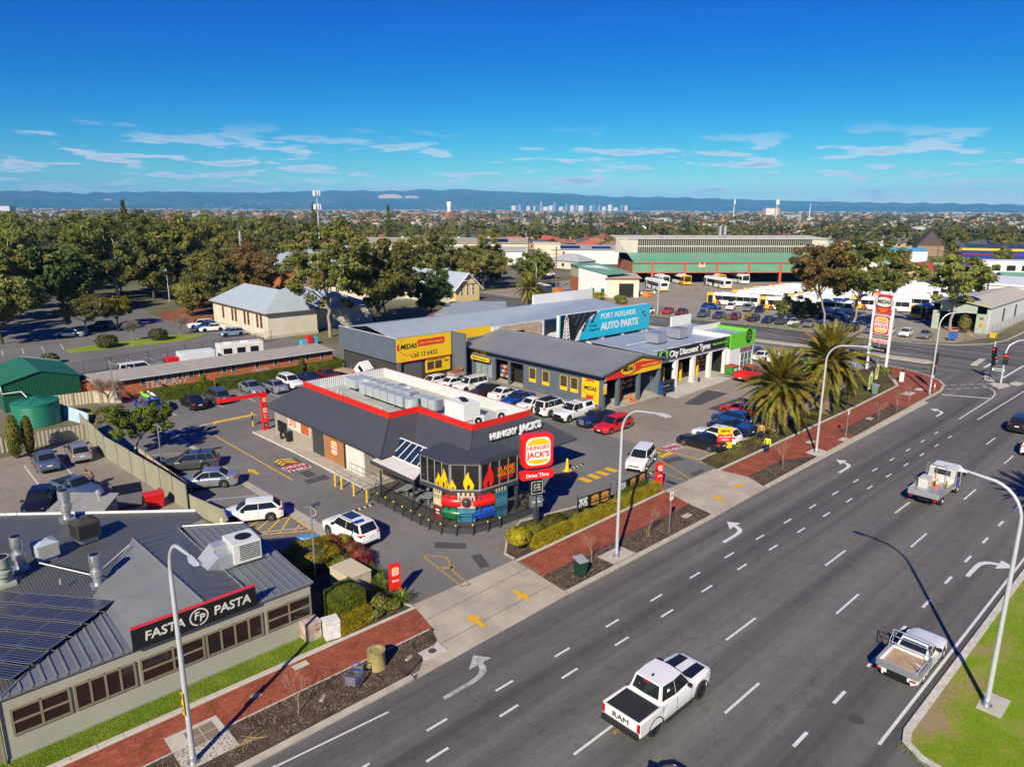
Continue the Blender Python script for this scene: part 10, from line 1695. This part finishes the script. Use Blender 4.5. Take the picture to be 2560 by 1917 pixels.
# -- people
def skin_part(name,V,E,rad,m,parent,root=0,sub=2):
 me=bpy.data.meshes.new(name);me.from_pydata(V,E,[]);me.materials.append(m);o=put(name,me,parent,True);o.modifiers.new('skin','SKIN')
 if not me.skin_vertices:me.attributes
 sk=me.skin_vertices[0].data if me.skin_vertices else None
 if sk:
  for i,r_ in enumerate(rad):sk[i].radius=(r_,r_)if not isinstance(r_,tuple)else r_
  sk[root].use_root=True
 s=o.modifiers.new('sub','SUBSURF');s.levels=s.render_levels=sub;return o
def person(label,x,y,ang,top,bottom,hairm,pose='walk',z=0.,cap=None):
 t=Th('person',label,'person',(x,y,z),R(ang));skinm=M('skin',(.46,.26,.18),.6);st=.20 if pose=='walk' else .04;ln=0 if pose!='lean' else .35
 hip,ch,nk,hd=(0,0,.94),(.02+ln*.6,0,1.30),(.04+ln,0,1.50-ln*.25),(.06+ln*1.25,0,1.64-ln*.35)
 sh=lambda s:(.03+ln*.9,s*.20,1.42-ln*.2);el=lambda s:(-.02+s*st*.5+ln*.9,s*.27,1.14-ln*.1);hnd=lambda s:(.10+s*st*.9+ln*1.6,s*.26,.90+ln*.35)
 kn=lambda s:(.06-s*st*.7,s*.11,.50);an=lambda s:(-s*st*1.5-.02,s*.11,.09);toe=lambda s:(-s*st*1.5+.16,s*.12,.04)
 V=[hip,(0,0,1.12),ch,nk,hd,(hd[0]+.01,0,hd[2]+.10)];E=[(0,1),(1,2),(2,3),(3,4),(4,5)];Rd=[(.15,.12),(.13,.11),(.16,.12),.055,.085,.07]
 for s in(-1,1):
  b=len(V);V+=[sh(s),el(s),hnd(s),(hnd(s)[0]+.05,hnd(s)[1],hnd(s)[2]-.08),(hnd(s)[0]+.06,hnd(s)[1]-.01*s,hnd(s)[2]-.15),(0,s*.10,.90),kn(s),an(s),toe(s)];E+=[(2,b),(b,b+1),(b+1,b+2),(b+2,b+3),(b+3,b+4),(0,b+5),(b+5,b+6),(b+6,b+7),(b+7,b+8)];Rd+=[.065,.047,.034,.038,.02,.085,.062,.045,.04]
 skin_part('body',V,E,Rd,skinm,t)
 V=[(0,0,.90),(0,0,1.12),ch,(nk[0],0,nk[2]-.06)];E=[(0,1),(1,2),(2,3)];Rd=[(.175,.14),(.165,.135),(.185,.14),.08]
 for s in(-1,1):b=len(V);V+=[sh(s),el(s),(hnd(s)[0]-.02,hnd(s)[1],hnd(s)[2]+.04)];E+=[(2,b),(b,b+1),(b+1,b+2)];Rd+=[.09,.068,.058]
 skin_part('jacket',V,E,Rd,top,t)
 V=[(0,0,.96)];E=[];Rd=[(.165,.13)]
 for s in(-1,1):b=len(V);V+=[(0,s*.10,.86),kn(s),(an(s)[0],an(s)[1],an(s)[2]+.03)];E+=[(0,b),(b,b+1),(b+1,b+2)];Rd+=[.105,.085,.072]
 skin_part('trousers',V,E,Rd,bottom,t)
 for s in(-1,1):skin_part('shoe',[an(s),(an(s)[0]+.02,an(s)[1],.05),(toe(s)[0]+.04,toe(s)[1],.045)],[(0,1),(1,2)],[.06,.062,.05],black,t)
 eX(t,'hair' if not cap else 'cap',cap or hairm,lambda m:m.add([(hd[0]+.02+.112*math.cos(2*math.pi*k/12)*c_,.112*math.sin(2*math.pi*k/12)*c_,hd[2]+.04+z_)for z_,c_ in((-.02,1),(.06,.97),(.12,.7),(.15,.1))for k in range(12)],[(i*12+k,i*12+(k+1)%12,(i+1)*12+(k+1)%12,(i+1)*12+k)for i in range(3)for k in range(12)]),'full')
 if cap:eg_(t,'cap_peak',cap,'sl',[(hd[0]+.08,-.08,hd[2]+.05),(hd[0]+.22,-.06,hd[2]+.035),(hd[0]+.22,.06,hd[2]+.035),(hd[0]+.08,.08,hd[2]+.05)],.01)
 for s in(-1,1):eb(t,'eye',black,hd[0]+.085,s*.035-.012,hd[2]+.005,hd[0]+.10,s*.035+.012,hd[2]+.02)
 eg_(t,'nose',skinm,'add',[(hd[0]+.08,-.015,hd[2]-.02),(hd[0]+.08,.015,hd[2]-.02),(hd[0]+.12,0,hd[2]-.02),(hd[0]+.085,0,hd[2]+.02)],[(0,2,3),(2,1,3),(0,1,2)]);eb(t,'mouth',M('lip',(.30,.10,.08),.6),hd[0]+.075,-.025,hd[2]-.055,hd[0]+.09,.025,hd[2]-.045)
 return t
hiv=M('hi_vis_yellow',(.55,.72,.02),.6,var=.06);navyc=M('navy_cloth',(.015,.02,.045),.85,var=.15);greyc=M('grey_cloth',(.12,.12,.13),.85);hairb=M('brown_hair',(.10,.06,.03),.7)
person('person in a bright yellow safety jacket and dark trousers walking on the red footpath',60.7,29.85,205,hiv,navyc,hairb,'walk',.01,cap=navyc);person('person in a yellow top standing in the shade by the palm',64.2,32.3,200,M('gold_top',(.55,.36,.02),.7),navyc,hairb,'stand',.02);person('person leaning over the open tub of the blue ute',12.2,63.2,215,M('tan_shirt',(.40,.25,.14),.8),greyc,hairb,'lean',0)
for q in(bus0,bus1,bus2):
 if q.get('label')=='b':[bpy.data.objects.remove(c_)for c_ in list(q.children)];bpy.data.objects.remove(q)
# -- grass blades
def blades(name,label,n,f,h,m,seed):
 r=np.random.default_rng(seed);P=f(r,n);k=len(P);a=r.uniform(0,2*np.pi,k);w=r.uniform(.012,.03,k)[:,None];hh=(h*r.uniform(.4,1.2,k))[:,None]
 u=np.stack([np.cos(a),np.sin(a),0*a],1);ln=np.stack([r.normal(0,.5,k),r.normal(0,.5,k),np.ones(k)],1);b=P+ln*hh
 V=np.stack([P-u*w,P+u*w,b+u*w*.3,b-u*w*.3],1);o=put(name,qm(name,V,m));return tag(o,label,'grass',kind='stuff')
gb=Ml('grass_blade',(.12,.17,.012),(.20,.28,.02),(.36,.36,.07),csc=.5,obvar=0)
def fm(r,n):
 P=np.stack([r.uniform(29.4,62,n),r.uniform(-1,7.6,n),np.full(n,.02)],1);q=np.sin(P[:,0]*.9+1)*np.sin(P[:,1]*1.1)+.5*np.sin(P[:,0]*2.3+P[:,1]*1.7);return P[q>-.45]
blades('median_grass','patchy mown grass on the road median',60000,fm,.035,gb,3)
blades('lawn_grass','bright mown lawn strip below the restaurant windows',26000,lambda r,n:np.stack([r.uniform(.5,15.7,n),r.uniform(30.72,32.08,n),np.full(n,.012)],1),.022,MS['grass_blade'],4)
blades('weeds','straggly weeds and leaf litter in the palm garden',2600,lambda r,n:np.stack([r.uniform(55,98,n),31.2+r.uniform(0,1.0,n)*2.4,np.full(n,.02)],1),.12,oL,5)
def chips(name,label,rects,dens,seed):
 r=np.random.default_rng(seed);Vs=[]
 for x0,x1,y0,y1 in rects:k=int((x1-x0)*(y1-y0)*dens);P=np.stack([r.uniform(x0,x1,k),r.uniform(y0,y1,k),.012+.012*r.uniform(size=k)],1);Vs.append(lq(P,np.tile((0,0,1.),(k,1)),.045,r,.8,1.2,.45,.6))
 o=put(name,qm(name,np.concatenate(Vs),Ml('bark_chip',(.05,.035,.025),(.15,.105,.07),(.34,.25,.17),trans=.02,csc=2,obvar=0)if 'bark_chip' not in MS else MS['bark_chip']));tag(o,label,'mulch',kind='stuff')
chips('bark_chips','loose bark chips on the planting strips along the road',[(0,17,25.7,28.05),(17,19.6,26.6,28),(29,44.6,25.95,27.95),(53.6,60,26.3,27.9),(73,88,26.6,28.1)],170,8);chips('bark_chips','loose bark chips in the restaurant gardens',[(15.8,20.6,30.7,33),(17,21.5,33,41),(29.4,46,31,33),(55,62,31.2,32.8)],110,9)
